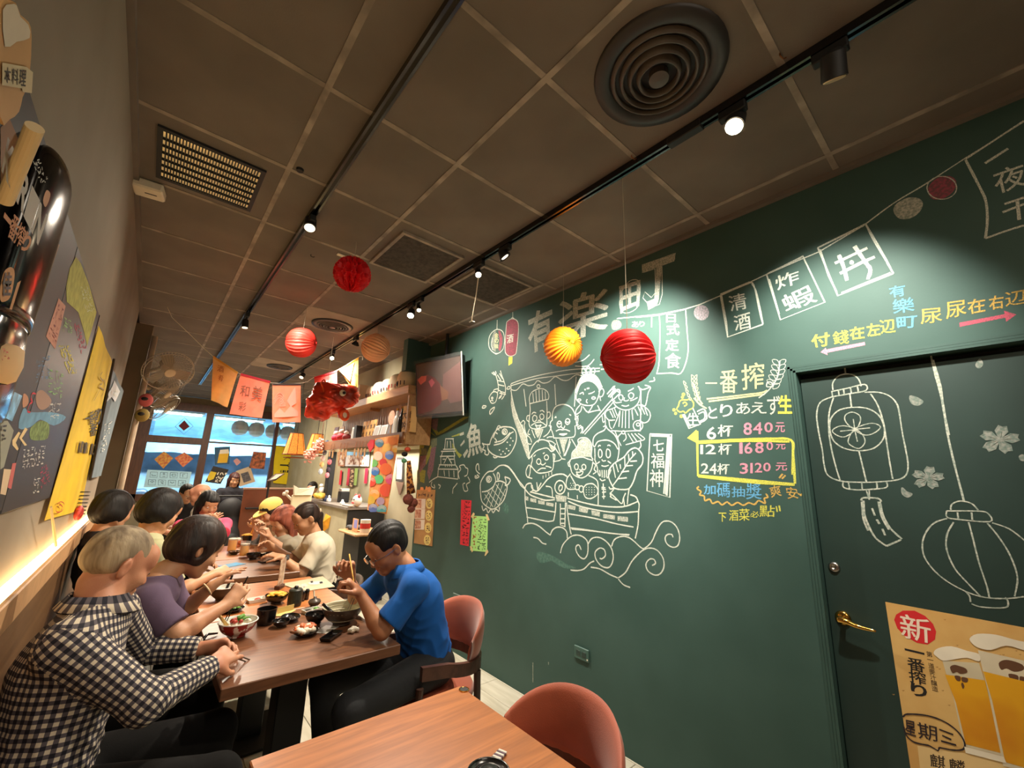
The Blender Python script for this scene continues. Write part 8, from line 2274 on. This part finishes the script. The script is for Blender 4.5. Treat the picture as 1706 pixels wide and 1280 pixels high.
t = thing('grey_cloth', 'heap of grey cloth on the far end of the side ledge', 'cloth', (2.10, 5.48, .78)); blobs(t, 'folds', Vector((2.12, 5.48, 0)), .06, .80, 7, mat('cloth_grey', (84, 84, 86), .9), .05, 61, .5)
t = thing('red_tub', 'cream and red tub on the side ledge behind the blue-shirted man', 'tub', (2.12, 5.10, .78))
part(t, 'tub_body', MB().lathe([(0, 0), (.055, 0), (.06, .15), (0, .15)], (2.12, 5.12, .7805), 18), flat((232, 214, 190)), auto=50)
part(t, 'red_band', MB().lathe([(.0585, .05), (.0605, .11)], (2.12, 5.12, .7805), 18), flat((206, 50, 40)))
# mask, machine, figurines on the counter
c = U(595, 833, 0, 2.20)
t = thing('festival_mask', 'white and red round-eared mask figure at the near end of the counter', 'figurine', (2.2, c.y, 1.041))
part(t, 'face', MB().ball((2.2, c.y, 1.115), (.06, .085, .075), 16), flat((226, 214, 200)), smooth=True)
for q in (-1, 1): part(t, 'ear', MB().ball((2.2, c.y+q*.055, 1.175), (.02, .025, .03), 10), flat((190, 60, 60)), smooth=True)
for q in (-1, 1): part(t, 'eye', MB().ball((2.145, c.y+q*.03, 1.135), (.008, .014, .01), 8), M_black, smooth=True)
part(t, 'red_mouth', MB().ball((2.145, c.y, 1.09), (.012, .045, .012), 10), flat((190, 50, 50)), smooth=True)
y = U(563, 825, 0, 2.25).y
t = thing('coffee_machine', 'small black machine with a pale top by the black post', 'machine', (2.28, y, 1.041))
part(t, 'machine_body', MB().box((2.32, y-.04, 1.12), (.13, .13, .155), bev=.006), M_black); part(t, 'pale_top', MB().box((2.32, y-.04, 1.22), (.12, .12, .04), bev=.004), flat((190, 186, 178)))
for k, (px, r, h_, col, nm, lb) in enumerate(((536, .10, .22, (240, 190, 70), 'gold_figurine', 'golden lucky figurine heap with a white cat on the counter'), (548, .03, .10, (230, 230, 230), 'white_figurine', 'little white figurine right of the golden heap'), (543, .03, .09, (50, 60, 90), 'blue_figurine', 'little dark blue figurine in front of the golden heap'), (571, .03, .07, (220, 220, 216), 'small_cup', 'small white cup beside the black machine'))):
    y = U(px, 832, 0, 2.16).y
    t = thing(nm, lb, 'figurine' if k < 3 else 'cup', (2.16, y, 1.041))
    if k == 0:
        blobs(t, 'gold_heap', Vector((2.16, y, 0)), .10, 1.10, 26, mat('gold_yellow', (246, 196, 80), .4, var=.3, scale=30), .045, 71, .9)
        part(t, 'white_cat', MB().ball((2.14, y, 1.20), (.04, .04, .055), 12).ball((2.13, y, 1.265), (.032, .034, .03), 12), flat((236, 232, 224)), smooth=True)
    else:
        part(t, 'figure_body', MB().lathe(smooth_path([(0, 0), (r, 0), (r*1.05, h_*.4), (r*.5, h_*.62), (r*.62, h_*.8), (0, h_)], 3), (2.16, y, 1.041), 14), flat(col), smooth=True)
for k, px in enumerate((572, 577, 582)):
    y = U(px, 842, 0, 2.10).y
    solo('paper_dish', ('far', 'middle', 'near')[k]+' little pale dish on the counter edge before the mask', 'dish', MB().lathe([(0, 0), (.03, 0), (.042, .015)], (2.12, y, 1.0412), 16), flat((216, 208, 196)))
c = U(544, 872, 0, 2.08)
t = thing('orange_fan_ornament', 'yellow-orange folded ornament hanging on the cement counter front', 'ornament', (2.08, c.y, c.z-.12))
vs = [(2.095, c.y-.10, c.z+.10), (2.06, c.y+.02, c.z+.13), (2.05, c.y+.07, c.z+.02), (2.06, c.y+.03, c.z-.12), (2.095, c.y-.06, c.z-.06)]
part(t, 'folded_paper', MB().add(vs+[(2.03, c.y, c.z+.02)], [(0, 1, 5), (1, 2, 5), (2, 3, 5), (3, 4, 5), (4, 0, 5)]), mat('folded_orange', (240, 168, 40), .6, var=.2, scale=12))
# cream cushion on a tall cream sheet, stand, partition
def bx(px0, px1, pyt, pyb, y, d, name, label, cat, m, bev=.004):
    a, b_ = U(px0, pyt, 1, y), U(px1, pyb, 1, y)
    return MB().b2((a.x, y, b_.z), (b_.x, y+d, a.z), bev=bev), a, b_
a, b_ = U(487, 825, 1, 6.4), U(514, 872, 1, 6.4)
t = thing('cream_board', 'tall cream board draped with a sheet, topped by a pointed cushion', 'board', ((a.x+b_.x)/2, 6.42, 0))
part(t, 'sheet', MB().b2((a.x, 6.40, 0.0), (b_.x, 6.44, a.z), bev=.01), flat((226, 206, 166)))
part(t, 'cushion', MB().add([(a.x+.02, 6.36, a.z), (b_.x-.01, 6.36, a.z), (b_.x+.02, 6.38, a.z+.12), (b_.x-.06, 6.36, a.z+.09), (a.x+.07, 6.36, a.z+.09), (a.x+.0, 6.38, a.z+.13), (a.x+.02, 6.44, a.z), (b_.x-.01, 6.44, a.z), (b_.x+.02, 6.42, a.z+.12), (b_.x-.06, 6.44, a.z+.09), (a.x+.07, 6.44, a.z+.09), (a.x, 6.42, a.z+.13)],
     [(0, 1, 2, 3, 4, 5), (11, 10, 9, 8, 7, 6), (0, 6, 7, 1), (1, 7, 8, 2), (2, 8, 9, 3), (3, 9, 10, 4), (4, 10, 11, 5), (5, 11, 6, 0)]), flat((240, 226, 196)))
a, b_ = U(476, 823, 1, 6.5), U(487, 834, 1, 6.5)
t = thing('bone_ornament', 'cream bone-shaped ornament left of the pointed cushion', 'ornament', (a.x, 6.5, b_.z))
part(t, 'bone', MB().tube([a, b_], .016, 8).ball(tuple(a+Vector((-.02, 0, 0))), .026, 10).ball(tuple(a+Vector((.01, 0, .025))), .026, 10), flat((232, 214, 190)), smooth=True)
part(t, 'stand', MB().tube([b_, (b_.x+.02, 6.5, 0.0)], .008, 6), M_black)
a, b_ = U(407, 816, 1, 8.1), U(512, 850, 1, 8.1)
t = thing('booth_partition', 'reddish-brown wooden booth partition below the yellow window banner', 'partition', ((a.x+b_.x)/2, 8.12, 0))
part(t, 'panel', MB().b2((a.x, 8.10, 0), (min(b_.x, 2.05), 8.15, a.z), bev=.004), mat('partition_brown', (134, 70, 38), .45, var=.15, scale=4))
part(t, 'top_rail', MB().b2((a.x-.01, 8.09, a.z+.001), (min(b_.x, 2.05), 8.16, a.z+.03), bev=.004), flat((170, 140, 120)))
part(t, 'small_shelf', MB().b2((a.x+.05, 7.95, a.z-.30), (a.x+.35, 8.099, a.z-.28)), M_black)
p1, p2 = U(446, 802, 1, 7.2), U(472, 791, 1, 7.2)
t = thing('menu_stand', 'black floor stand with a slanted menu plate before the yellow banner', 'stand', ((p1.x), 7.2, 0))
mb = MB(); mb.prism([U(444, 803, 1, 7.15), U(459, 801, 1, 7.15), U(474, 790, 1, 7.3), U(458, 791, 1, 7.3)], (0, -.012, .012)); part(t, 'menu_plate', mb, flat((66, 44, 38)))
mb = MB(); mb.prism([U(449, 801.3, 1, 7.13)+Vector((0, -.012, .014)), U(459, 799.8, 1, 7.13)+Vector((0, -.012, .014)), U(470, 791.8, 1, 7.26)+Vector((0, -.012, .014)), U(459.5, 792.5, 1, 7.26)+Vector((0, -.012, .014))], (0, -.002, .002)); part(t, 'menu_page', mb, flat((190, 160, 140)))
q = U(446, 803, 1, 7.2)
part(t, 'pole', MB().tube([(q.x+.02, 7.2, .02), (q.x+.02, 7.2, q.z)], .014, 8), M_black); part(t, 'foot', MB().lathe([(0, 0), (.14, 0), (.14, .015), (0, .02)], (q.x+.02, 7.2, .001), 20), M_black)
# pushchair
c = U(383, 855, 1, 8.3)
t = thing('pushchair', 'black folding pushchair with raised hood and handle bar', 'pushchair', (c.x, 8.3, 0))
x, y = c.x, 8.3
S = SDF(.014); S.el((x, y, .78), (.20, .16, .24), k=.05, clip=((x, y, .60), (0, .5, -1))); S.rc((x, y-.05, .62), (x, y-.2, .42), .17, .15, k=.06, sq=((0, 0, 1), .6)); S.rc((x, y-.22, .42), (x, y-.34, .24), .14, .12, k=.04, sq=((0, 1, 0), .4))
skin('hood_and_seat', S, mat('pushchair_black', (22, 22, 26), .7), t)
for sx in (-1, 1):
    part(t, 'frame_tube', MB().tube([(x+sx*.20, y+.20, 1.0), (x+sx*.21, y+.08, .75), (x+sx*.20, y-.1, .42), (x+sx*.2, y-.36, .12)], .012, 8), M_black)
    part(t, 'rear_strut', MB().tube([(x+sx*.20, y-.02, .50), (x+sx*.22, y+.22, .10)], .012, 8), M_black)
    for yy in (y-.38, y+.24): part(t, 'wheel', MB().lathe([(0, -.015), (.08, -.015), (.09, 0), (.08, .015), (0, .015)], n=18, T=Matrix.Translation((x+sx*.23, yy, .091)) @ Matrix.Rotation(math.pi/2, 4, 'Y')), M_black, smooth=True)
part(t, 'handle_bar', MB().tube([(x-.20, y+.20, 1.0), (x-.16, y+.24, 1.03), (x+.16, y+.24, 1.03), (x+.20, y+.20, 1.0)], .016, 8), M_black)

# bamboo pendant lamps, blossom, doll chain
M_bam = mat('bamboo_weave_lit', (236, 150, 60), .7, var=0, scale=60, col2=(190, 96, 30), emit=(255, 150, 60), es=.9, lo=.4, hi=.6)
for k, (px, py, lb) in enumerate(((492, 742, 'left glowing woven bamboo pendant lamp'), (527, 741, 'right glowing woven bamboo pendant lamp, partly behind pink blossom'))):
    c = U(px, py, 1, 7.5+.7*k)
    t = thing('pendant_lamp', lb, 'lamp', (c.x, c.y, c.z-.2))
    part(t, 'shade', MB().lathe([(.095, .19), (.17, -.15)], tuple(c), 20), M_bam, smooth=True)
    for z, r in ((.19, .097), (-.15, .172), (-.20, .15)): part(t, 'hoop', MB().tube([(c.x+r*math.cos(a), c.y+r*math.sin(a), c.z+z) for a in [2*math.pi*i/20 for i in range(20)]], .006, 5, closed=True), flat((120, 62, 26)))
    for j in range(8):
        a = 2*math.pi*j/8; part(t, 'rib', MB().tube([(c.x+.098*math.cos(a), c.y+.098*math.sin(a), c.z+.19), (c.x+.174*math.cos(a), c.y+.174*math.sin(a), c.z-.15)], .004, 5), flat((120, 62, 26)))
    part(t, 'bulb', MB().ball(tuple(c), .04, 12), lamp_mat('warm_bulb', (255, 200, 120), 25), smooth=True)
    part(t, 'cable', MB().tube([(c.x, c.y, c.z+.19), (c.x, c.y, CEIL)], .005, 6), M_black)
t = thing('blossom_garland', 'hanging garland of pale pink artificial cherry blossom', 'garland', tuple(U(522, 768, 1, 6.6)))
rr = random.Random(5); mb = MB()
for k in range(230):
    s = rr.random(); a, b_ = rr.gauss(0, 4.2), rr.gauss(0, 3.2)
    px, py = (537-22*s if s < .6 else 518-6*(s-.6))+a, 735+s*30+b_
    c = U(px, py, 1, 6.6+rr.uniform(-.1, .1)); mb.ball(tuple(c), (.020, .020, .016), 6)
o = part(t, 'petals', mb, mat('blossom_pink', (236, 170, 150), .8, var=.2, scale=20)); o['kind'] = 'stuff'
t2 = U(536, 730, 1, 6.6)
part(t, 'stem', MB().tube([(t2.x, 6.6, CEIL), tuple(t2), tuple(U(518, 762, 1, 6.6))], .006, 5), flat((90, 60, 40)))
t = thing('doll_chain', 'chain of small cloth dolls hanging left of the bar shelf', 'hanging ornament', tuple(U(540, 800, 1, 6.75)))
for k, (px, py, col) in enumerate(((545, 738, (60, 70, 90)), (542, 746, (236, 190, 180)), (541, 754, (120, 120, 130)), (538, 764, (230, 200, 190)), (536, 774, (236, 190, 120)), (534, 786, (214, 226, 240)), (549, 770, (226, 110, 120)), (547, 783, (60, 44, 60)), (545, 792, (230, 140, 150)))):
    c = U(px, py, 1, 6.75); part(t, 'doll', MB().ball(tuple(c), (.035, .03, .045), 8), flat(col), smooth=True)
a = U(541, 730, 1, 6.75); part(t, 'cord', MB().tube([(a.x, 6.75, CEIL), tuple(a), tuple(U(535, 790, 1, 6.75))], .003, 5), M_black)

# wall television in its plastic cover
qa, qb = Vector((1.99, 3.92, 0)), Vector((2.13, 3.26, 0))
zt, zb_ = 2.655, 2.09
dirv = (qb-qa).normalized(); nv = Vector((-abs(dirv.y), -dirv.x*0-abs(dirv.x), 0)).normalized()
nv = Vector((dirv.y, -dirv.x, 0)); nv = nv if nv.x < 0 else -nv
t = thing('television', 'wall television inside a wrinkled clear plastic cover, showing a dark red picture', 'television', ((qa.x+qb.x)/2, (qa.y+qb.y)/2, zb_))
tilt = Vector((.06, 0, 0))
def tv(u, v, o): return Vector((qa.x+(qb.x-qa.x)*u, qa.y+(qb.y-qa.y)*u, zb_+(zt-zb_)*v))+tilt*(1-v)+nv*o+Vector((0, 0, -.02+.06*u*0))
def slab(u0, u1, v0, v1, o0, o1):
    vs = [tv(u, v, o) for o in (o0, o1) for u, v in ((u0, v0), (u1, v0), (u1, v1), (u0, v1))]
    return MB().add(vs, [(0, 1, 2, 3), (7, 6, 5, 4), (0, 4, 5, 1), (1, 5, 6, 2), (2, 6, 7, 3), (3, 7, 4, 0)])
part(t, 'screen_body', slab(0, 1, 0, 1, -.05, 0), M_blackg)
part(t, 'screen_reflection', slab(.02, .98, .03, .97, .001, .002), mat('tv_reflection_brown', (70, 54, 48), .25, var=.2, scale=3))  # screen is off: brown ground of a reflection painted on it
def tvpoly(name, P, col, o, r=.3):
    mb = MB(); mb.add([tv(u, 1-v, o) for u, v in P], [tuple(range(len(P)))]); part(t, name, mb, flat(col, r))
tvpoly('red_reflection', [(.03, .30), (.10, .28), (.28, .25), (.42, .32), (.55, .45), (.62, .62), (.55, .82), (.35, .92), (.05, .96)], (84, 26, 26), .003)  # reddish lantern reflections painted as coloured shapes, here and below
tvpoly('red_reflection', [(.05, .32), (.14, .26), (.26, .27), (.24, .36), (.12, .42)], (196, 76, 60), .004)
tvpoly('red_reflection', [(.30, .38), (.38, .34), (.44, .42), (.36, .50)], (150, 60, 70), .004)
tvpoly('red_reflection', [(.55, .48), (.72, .62), (.70, .74), (.58, .76)], (110, 70, 50), .0035)
tvpoly('reflection_band', [(.62, .30), (.98, .12), (.98, .80), (.75, .82), (.60, .55)], (92, 60, 56), .0028)
cv = MB(); vs = []; fs = []; nu, nv_ = 26, 20
for i in range(nu+1):
    for j in range(nv_+1):
        u, v = -.02+1.04*i/nu, -.05+1.09*j/nv_
        vs.append(tv(u, v, .012+.006*math.sin(u*23+v*9)*math.sin(v*31+u*11)))
for i in range(nu):
    for j in range(nv_): a = i*(nv_+1)+j; fs.append((a, a+nv_+1, a+nv_+2, a+1))
cv.add(vs, fs); part(t, 'plastic_cover', cv, glass('plastic_film', (250, 246, 240), .22, 1.3, alpha=.04), smooth=True)
part(t, 'cover_seam', MB().tube([tv(1.02, -.05, .012), tv(1.02, 1.04, .012)], .006, 6), C_wht)
part(t, 'wall_arm', MB().b2((2.16, 3.50, 2.30), (2.268, 3.72, 2.50)), M_black)
p = U(746, 556, 0, 2.20)
solo('cable_duct', 'vertical black pole running down to the television', 'pole', MB().tube([(2.20, p.y, CEIL-.01), (2.20, p.y, 2.50)], .018, 10), M_black)
struct('trim_3', MB().b2((1.98, 4.12, 2.60), (2.27, 4.22, CEIL)), M_green)

# fans on the column
M_fan = mat('fan_cage_wire', (176, 164, 144), .4, metal=.5)
M_blade = mat('fan_blade_smoke', (120, 112, 94), .35, var=.1, thin=.1)
def wallfan(c, R, n_, label, root):
    c = Vector(c); n_ = Vector(n_).normalized(); a1 = n_.orthogonal().normalized(); a2 = n_.cross(a1)
    t = thing('wall_fan', label, 'fan', tuple(c))
    def ring(r, o): return MB().tube([c+n_*o+(a1*math.cos(a)+a2*math.sin(a))*r for a in [2*math.pi*i/36 for i in range(36)]], .0035, 6, closed=True)
    part(t, 'cage_rim', ring(R, 0), M_fan, smooth=True)
    part(t, 'cage_rim', ring(R*.96, .035), M_fan, smooth=True)
    mb = MB()
    for k in range(48):
        a = 2*math.pi*k/48; d = a1*math.cos(a)+a2*math.sin(a)
        mb.tube([c+n_*.05+d*R*.2, c+n_*.048+d*R*.7, c+n_*.0+d*R], .0014, 4, caps=False); mb.tube([c-n_*.06+d*R*.2, c-n_*.05+d*R*.7, c+d*R], .0014, 4, caps=False)
    o = part(t, 'cage_wires', mb, M_fan); o['kind'] = 'stuff'
    part(t, 'hub_badge', MB().tube([c+n_*.045, c+n_*.058], [R*.24, R*.20], 20), flat((206, 190, 160)))
    for k in range(3):
        a = 2.1*k; d = (a1*math.cos(a)+a2*math.sin(a)); e = (-a1*math.sin(a)+a2*math.cos(a))
        P = [c+d*R*.15-e*.02+n_*.01, c+d*R*.45-e*R*.28+n_*.015, c+d*R*.85-e*R*.25+n_*.012, c+d*R*.88+e*R*.18-n_*.01, c+d*R*.4+e*R*.16-n_*.012]
        m2 = MB(); m2.prism(P, n_*.003); part(t, 'blade', m2, M_blade)
    part(t, 'motor', MB().tube([c-n_*.06, c-n_*.17], [.055, .045], 16), flat((150, 138, 116)), smooth=False)
    q = c-n_*.13
    part(t, 'wall_arm', MB().tube([q, (min(q.x, -.02)-.05, q.y+.03, q.z-.05), (-.12, max(q.y, 5.78)-.03, q.z-.05)], [.02, .02, .022], 10), M_white, smooth=True)
    return t
wallfan(U(281, 618, 1, 5.45), .215, (.35, -1, -.75), 'nearest wall fan with a round pale cage on the brown column', None)
wallfan(U(273, 654, 1, 6.2), .20, (.95, -.35, -.75), 'second wall fan seen nearly edge-on below the nearest one', None)
wallfan(U(273, 679, 1, 7.1), .20, (.95, -.35, -.75), 'third wall fan behind the second one', None)
for px, py, col, lb in ((243, 667, (200, 96, 96), 'small red mask hung beside the fans'), (237, 692, (160, 140, 70), 'small gold and black mask hung under the red one')):
    c = U(px, py, 1, 5.72)
    t = thing('small_mask', lb, 'mask', tuple(c)); part(t, 'mask_face', MB().ball(tuple(c), (.06, .03, .07), 12), flat(col), smooth=True)
    part(t, 'mask_detail', MB().ball((c.x-.01, c.y-.026, c.z+.01), (.03, .01, .02), 8), M_black, smooth=True)

# sheets in the shop window
PW = Plane(1, SF-.075, (0, -1, 0)); PWg = Plane(1, SF-.008, (0, -1, 0)); KW = (200, 560, .21875)
def wsheet(name, label, q, col, cat='poster', m=None, frm=KW):
    return sheet(name, label, cat, PWg, q, m or flat(col), th=.002, frm=frm)
t = wsheet('icon_sheet', 'pale blue sheet with eight service icons low in the left pane', [(210, 1018), (545, 1035), (520, 1160), (178, 1152)], (176, 220, 240))
for r_ in range(2):
    for k in range(4):
        x, y = 258+76*k-14*r_, 1056+58*r_+2*k
        mb = MB(); PWg.stroke(mb, PX([(x-26, y-20), (x+28, y-18), (x+24, y+22), (x-30, y+20), (x-26, y-20)], KW), .7, 1, lift=.0036); part(t, 'icon_frame', mb, flat((60, 84, 120)))
        shapes = ['-%d,%d %d,%d %d,%d' % (x-16, y-4, x-14, y+8, x+16, y+8), 'c%d,%d,6;%d,%d %d,%d' % (x, y-8, x-10, y+12, x+10, y+12), 'o-%d,%d %d,%d %d,%d %d,%d' % (x-14, y-8, x+14, y-8, x+14, y+8, x-14, y+8), '-%d,%d %d,%d %d,%d' % (x-8, y+12, x-8, y-10, x+8, y-10),
                  '%d,%d %d,%d %d,%d;%d,%d %d,%d %d,%d' % (x-16, y-4, x, y-12, x+16, y-4, x-8, y+4, x, y-1, x+8, y+4), '%d,%d %d,%d %d,%d;o-%d,%d %d,%d %d,%d' % (x-14, y-4, x, y-12, x+14, y-4, x-8, y+2, x+8, y+2, x+10, y+12), '-%d,%d %d,%d;-%d,%d %d,%d;-%d,%d %d,%d' % (x-14, y-8, x-4, y+2, x-4, y+2, x+8, y+2, x+8, y+2, x+14, y-8), 'o-%d,%d %d,%d %d,%d;-%d,%d %d,%d' % (x, y-8, x+14, y-8, x+7, y+12, x-14, y+8, x-4, y+8)]
        mb = MB()
        for st in shapes[r_*4+k].split(';'):
            st = st.strip(); cl = 'o' in st[:2]; stc = st.lstrip('o-c'); P = [tuple(float(v) for v in w.split(',')) for w in stc.split()]
            if st[0] == 'c': P = [(P[0][0]+P[0][2]*math.cos(a), P[0][1]+P[0][2]*math.sin(a)) for a in [.785*i for i in range(9)]]
            PWg.stroke(mb, PX(P+([P[0]] if cl else []), KW), .8, 1, lift=.004)
        part(t, 'icon', mb, flat((50, 70, 100)))
wsheet('diamond_sticker', 'gold and red diamond-shaped new year paper on the left side of the left pane', [(335, 878), (405, 930), (330, 1010), (260, 940)], None, m=mat('diamond_gold_red', (210, 170, 70), .6, var=0, scale=22, col2=(180, 70, 40)))
wsheet('diamond_sticker', 'red and gold diamond-shaped new year paper beside the gold one', [(490, 885), (558, 935), (480, 1000), (415, 930)], None, m=mat('diamond_red_gold', (190, 50, 40), .6, var=0, scale=22, col2=(220, 150, 90)))
t = wsheet('transom_diamond', 'maroon tasselled diamond ornament in the small pane at top left', [(490, 642), (530, 690), (485, 722), (445, 685)], (110, 30, 34), 'ornament')
ink(t, 'outline', lambda m: PWg.stroke(m, PX([(492, 622), (556, 688), (485, 748), (420, 690), (492, 622)], KW), .7, 1, lift=.004), flat((60, 80, 120)))
wsheet('small_sign', 'tiny white sign on the wooden window post', [(560, 1118), (590, 1120), (585, 1142), (558, 1140)], (226, 226, 226), 'sign')
t = wsheet('beer_window_poster', 'blue poster with a full beer glass in the second pane', [(720, 848), (838, 842), (832, 975), (722, 982)], (48, 88, 120))
ink(t, 'printed_beer', fillq(PWg, [(755, 890), (830, 885), (815, 965), (740, 968)], KW, .004), flat((226, 176, 40))); ink(t, 'printed_foam', fillq(PWg, [(762, 868), (825, 862), (832, 895), (755, 898)], KW, .0046), flat((236, 226, 206)))
t = wsheet('beer_price_poster', 'tilted dark poster with a yellow beer glass in the second pane', [(710, 990), (828, 1018), (765, 1128), (648, 1112)], (50, 44, 40))
ink(t, 'printed_beer', fillq(PWg, [(690, 1030), (735, 1040), (712, 1090), (670, 1105), (665, 1075)], KW, .004), flat((230, 196, 50))); ink(t, 'lettering', lambda m: scribble(m, PWg, [(745, 1030), (820, 1040), (760, 1120), (715, 1110)], 3, 4, 1.4, 81, .004, KW), flat((236, 226, 206)))
t = wsheet('food_poster', 'orange-brown food photo poster at the right of the second pane', [(1015, 880), (1115, 888), (1098, 1015), (982, 1005)], None, m=mat('food_poster_print', (206, 110, 60), .5, var=0, scale=14, col2=(70, 44, 34)))
t = wsheet('wanted_poster', 'tilted tan poster with a dark portrait photo in the second pane', [(880, 1030), (990, 992), (1030, 1110), (910, 1148)], (206, 180, 146))
ink(t, 'portrait_print', fillq(PWg, [(918, 1050), (975, 1032), (1000, 1098), (942, 1118)], KW, .004), mat('portrait_dark', (96, 92, 96), .6, var=.5, scale=30))
t = wsheet('hanging_diamond', 'small pinkish diamond charm between the window posters', [(890, 930), (922, 960), (888, 988), (862, 950)], (206, 150, 150), 'ornament')
wsheet('green_poster', 'bright lime green sheet at the right end of the transom windows', [(1385, 688), (1470, 690), (1470, 845), (1390, 830)], (176, 232, 70), m=mat('lime_sheet_glow', (176, 236, 70), .6, thin=.4, emit=(150, 220, 60), es=.25))  # slight emission put in, so the paper itself glows
# grey lanterns in a row outside the transom
for k, (px, py) in enumerate(((400, 713), (427.5, 716), (455, 719), (479, 722), (503.5, 723))):
    c = U(px, py, 1, SF+.45)
    t = thing('row_lantern', ('first', 'second', 'third', 'fourth', 'fifth')[k]+' round grey-white lantern from the left, hung outside the transom', 'paper lantern', tuple(c), group='lanterns in a row outside the window')
    r = .175
    part(t, 'shade', MB().lathe([(.3*r, -r), (.75*r, -.75*r), (.98*r, -.3*r), (r, 0), (.98*r, .3*r), (.75*r, .75*r), (.3*r, r)], tuple(c), 14, caps=True), mat('lantern_greywhite', (236, 240, 244), .8, thin=.3), auto=20)
    part(t, 'cord', MB().tube([(c.x, c.y, c.z+r), (c.x, c.y, 2.87)], .006, 5), M_black)
# yellow beer banner on the front wall
PK2 = Plane(1, SF-.03, (0, -1, 0)); KB = (380, 560, .21875)
t = thing('window_banner', 'yellow beer banner with black lettering hung beside the front windows', 'banner', tuple(PK2.p(492, 808)))
mb = MB(); mb.prism([PK2.p(*q) for q in ((457, 743), (530, 752), (527, 812), (455, 805))], (0, -.004, 0)); part(t, 'cloth', mb, mat('banner_yellow2', (222, 196, 14), .75, var=.06, scale=5))
PK3 = Plane(1, SF-.036, (0, -1, 0))
ink(t, 'lettering', lambda m: PK3.text(m, '一番搾り', PX([(402, 958), (618, 972), (612, 1018), (398, 1012)], KB), False, .05, .0006, 1.0), flat((26, 26, 14)))
ink(t, 'lettering', lambda m: PK3.text(m, 'KIRIN ICHIBAN', PX([(398, 1020), (615, 1024), (612, 1046), (396, 1042)], KB), False, .03, .0006, 1.2), flat((26, 26, 14)))
ink(t, 'crest_print', lambda m: D(m, PK3, KB, 1.0, '425,945 450,928 480,935 510,925 540,940; 430,905 470,895 520,900 570,895; 500,915 540,905 570,915'), flat((60, 60, 20)))
# parked scooters and stall outside
for k, x in enumerate((.1, 1.6)):
    y = SF+3.2
    t = thing('scooter', ('dark parked scooter outside the left pane', 'dark parked scooter outside the second pane')[k], 'scooter', (x, y, 0))
    S = SDF(.03); S.rc((x-.5, y, .55), (x+.1, y, .45), .16, .14, k=.05, sq=((0, 1, 0), .7)); S.rc((x-.5, y, .78), (x-.05, y, .80), .10, .11, k=.04); S.rc((x+.30, y, .45), (x+.42, y, 1.0), .12, .07, k=.05); S.rc((x, y, .3), (x+.35, y, .3), .1, .08, k=.05)
    skin('bodywork', S, mat('scooter_paint_%d' % k, ((60, 70, 84), (44, 50, 64), (90, 84, 84))[k], .3, spec=.7), t)
    for dx in (-.5, .5): part(t, 'wheel', MB().lathe([(0, -.05), (.2, -.05), (.24, 0), (.2, .05), (0, .05)], n=20, T=Matrix.Translation((x+dx, y, .24)) @ Matrix.Rotation(math.pi/2, 4, 'X')), M_black, smooth=True)
    part(t, 'handlebar', MB().tube([(x+.42, y-.28, 1.05), (x+.40, y, 1.0), (x+.42, y+.28, 1.05)], .02, 8), M_black)
    part(t, 'mirror', MB().ball((x+.42, y-.25, 1.2), (.03, .07, .05), 10), M_steel)
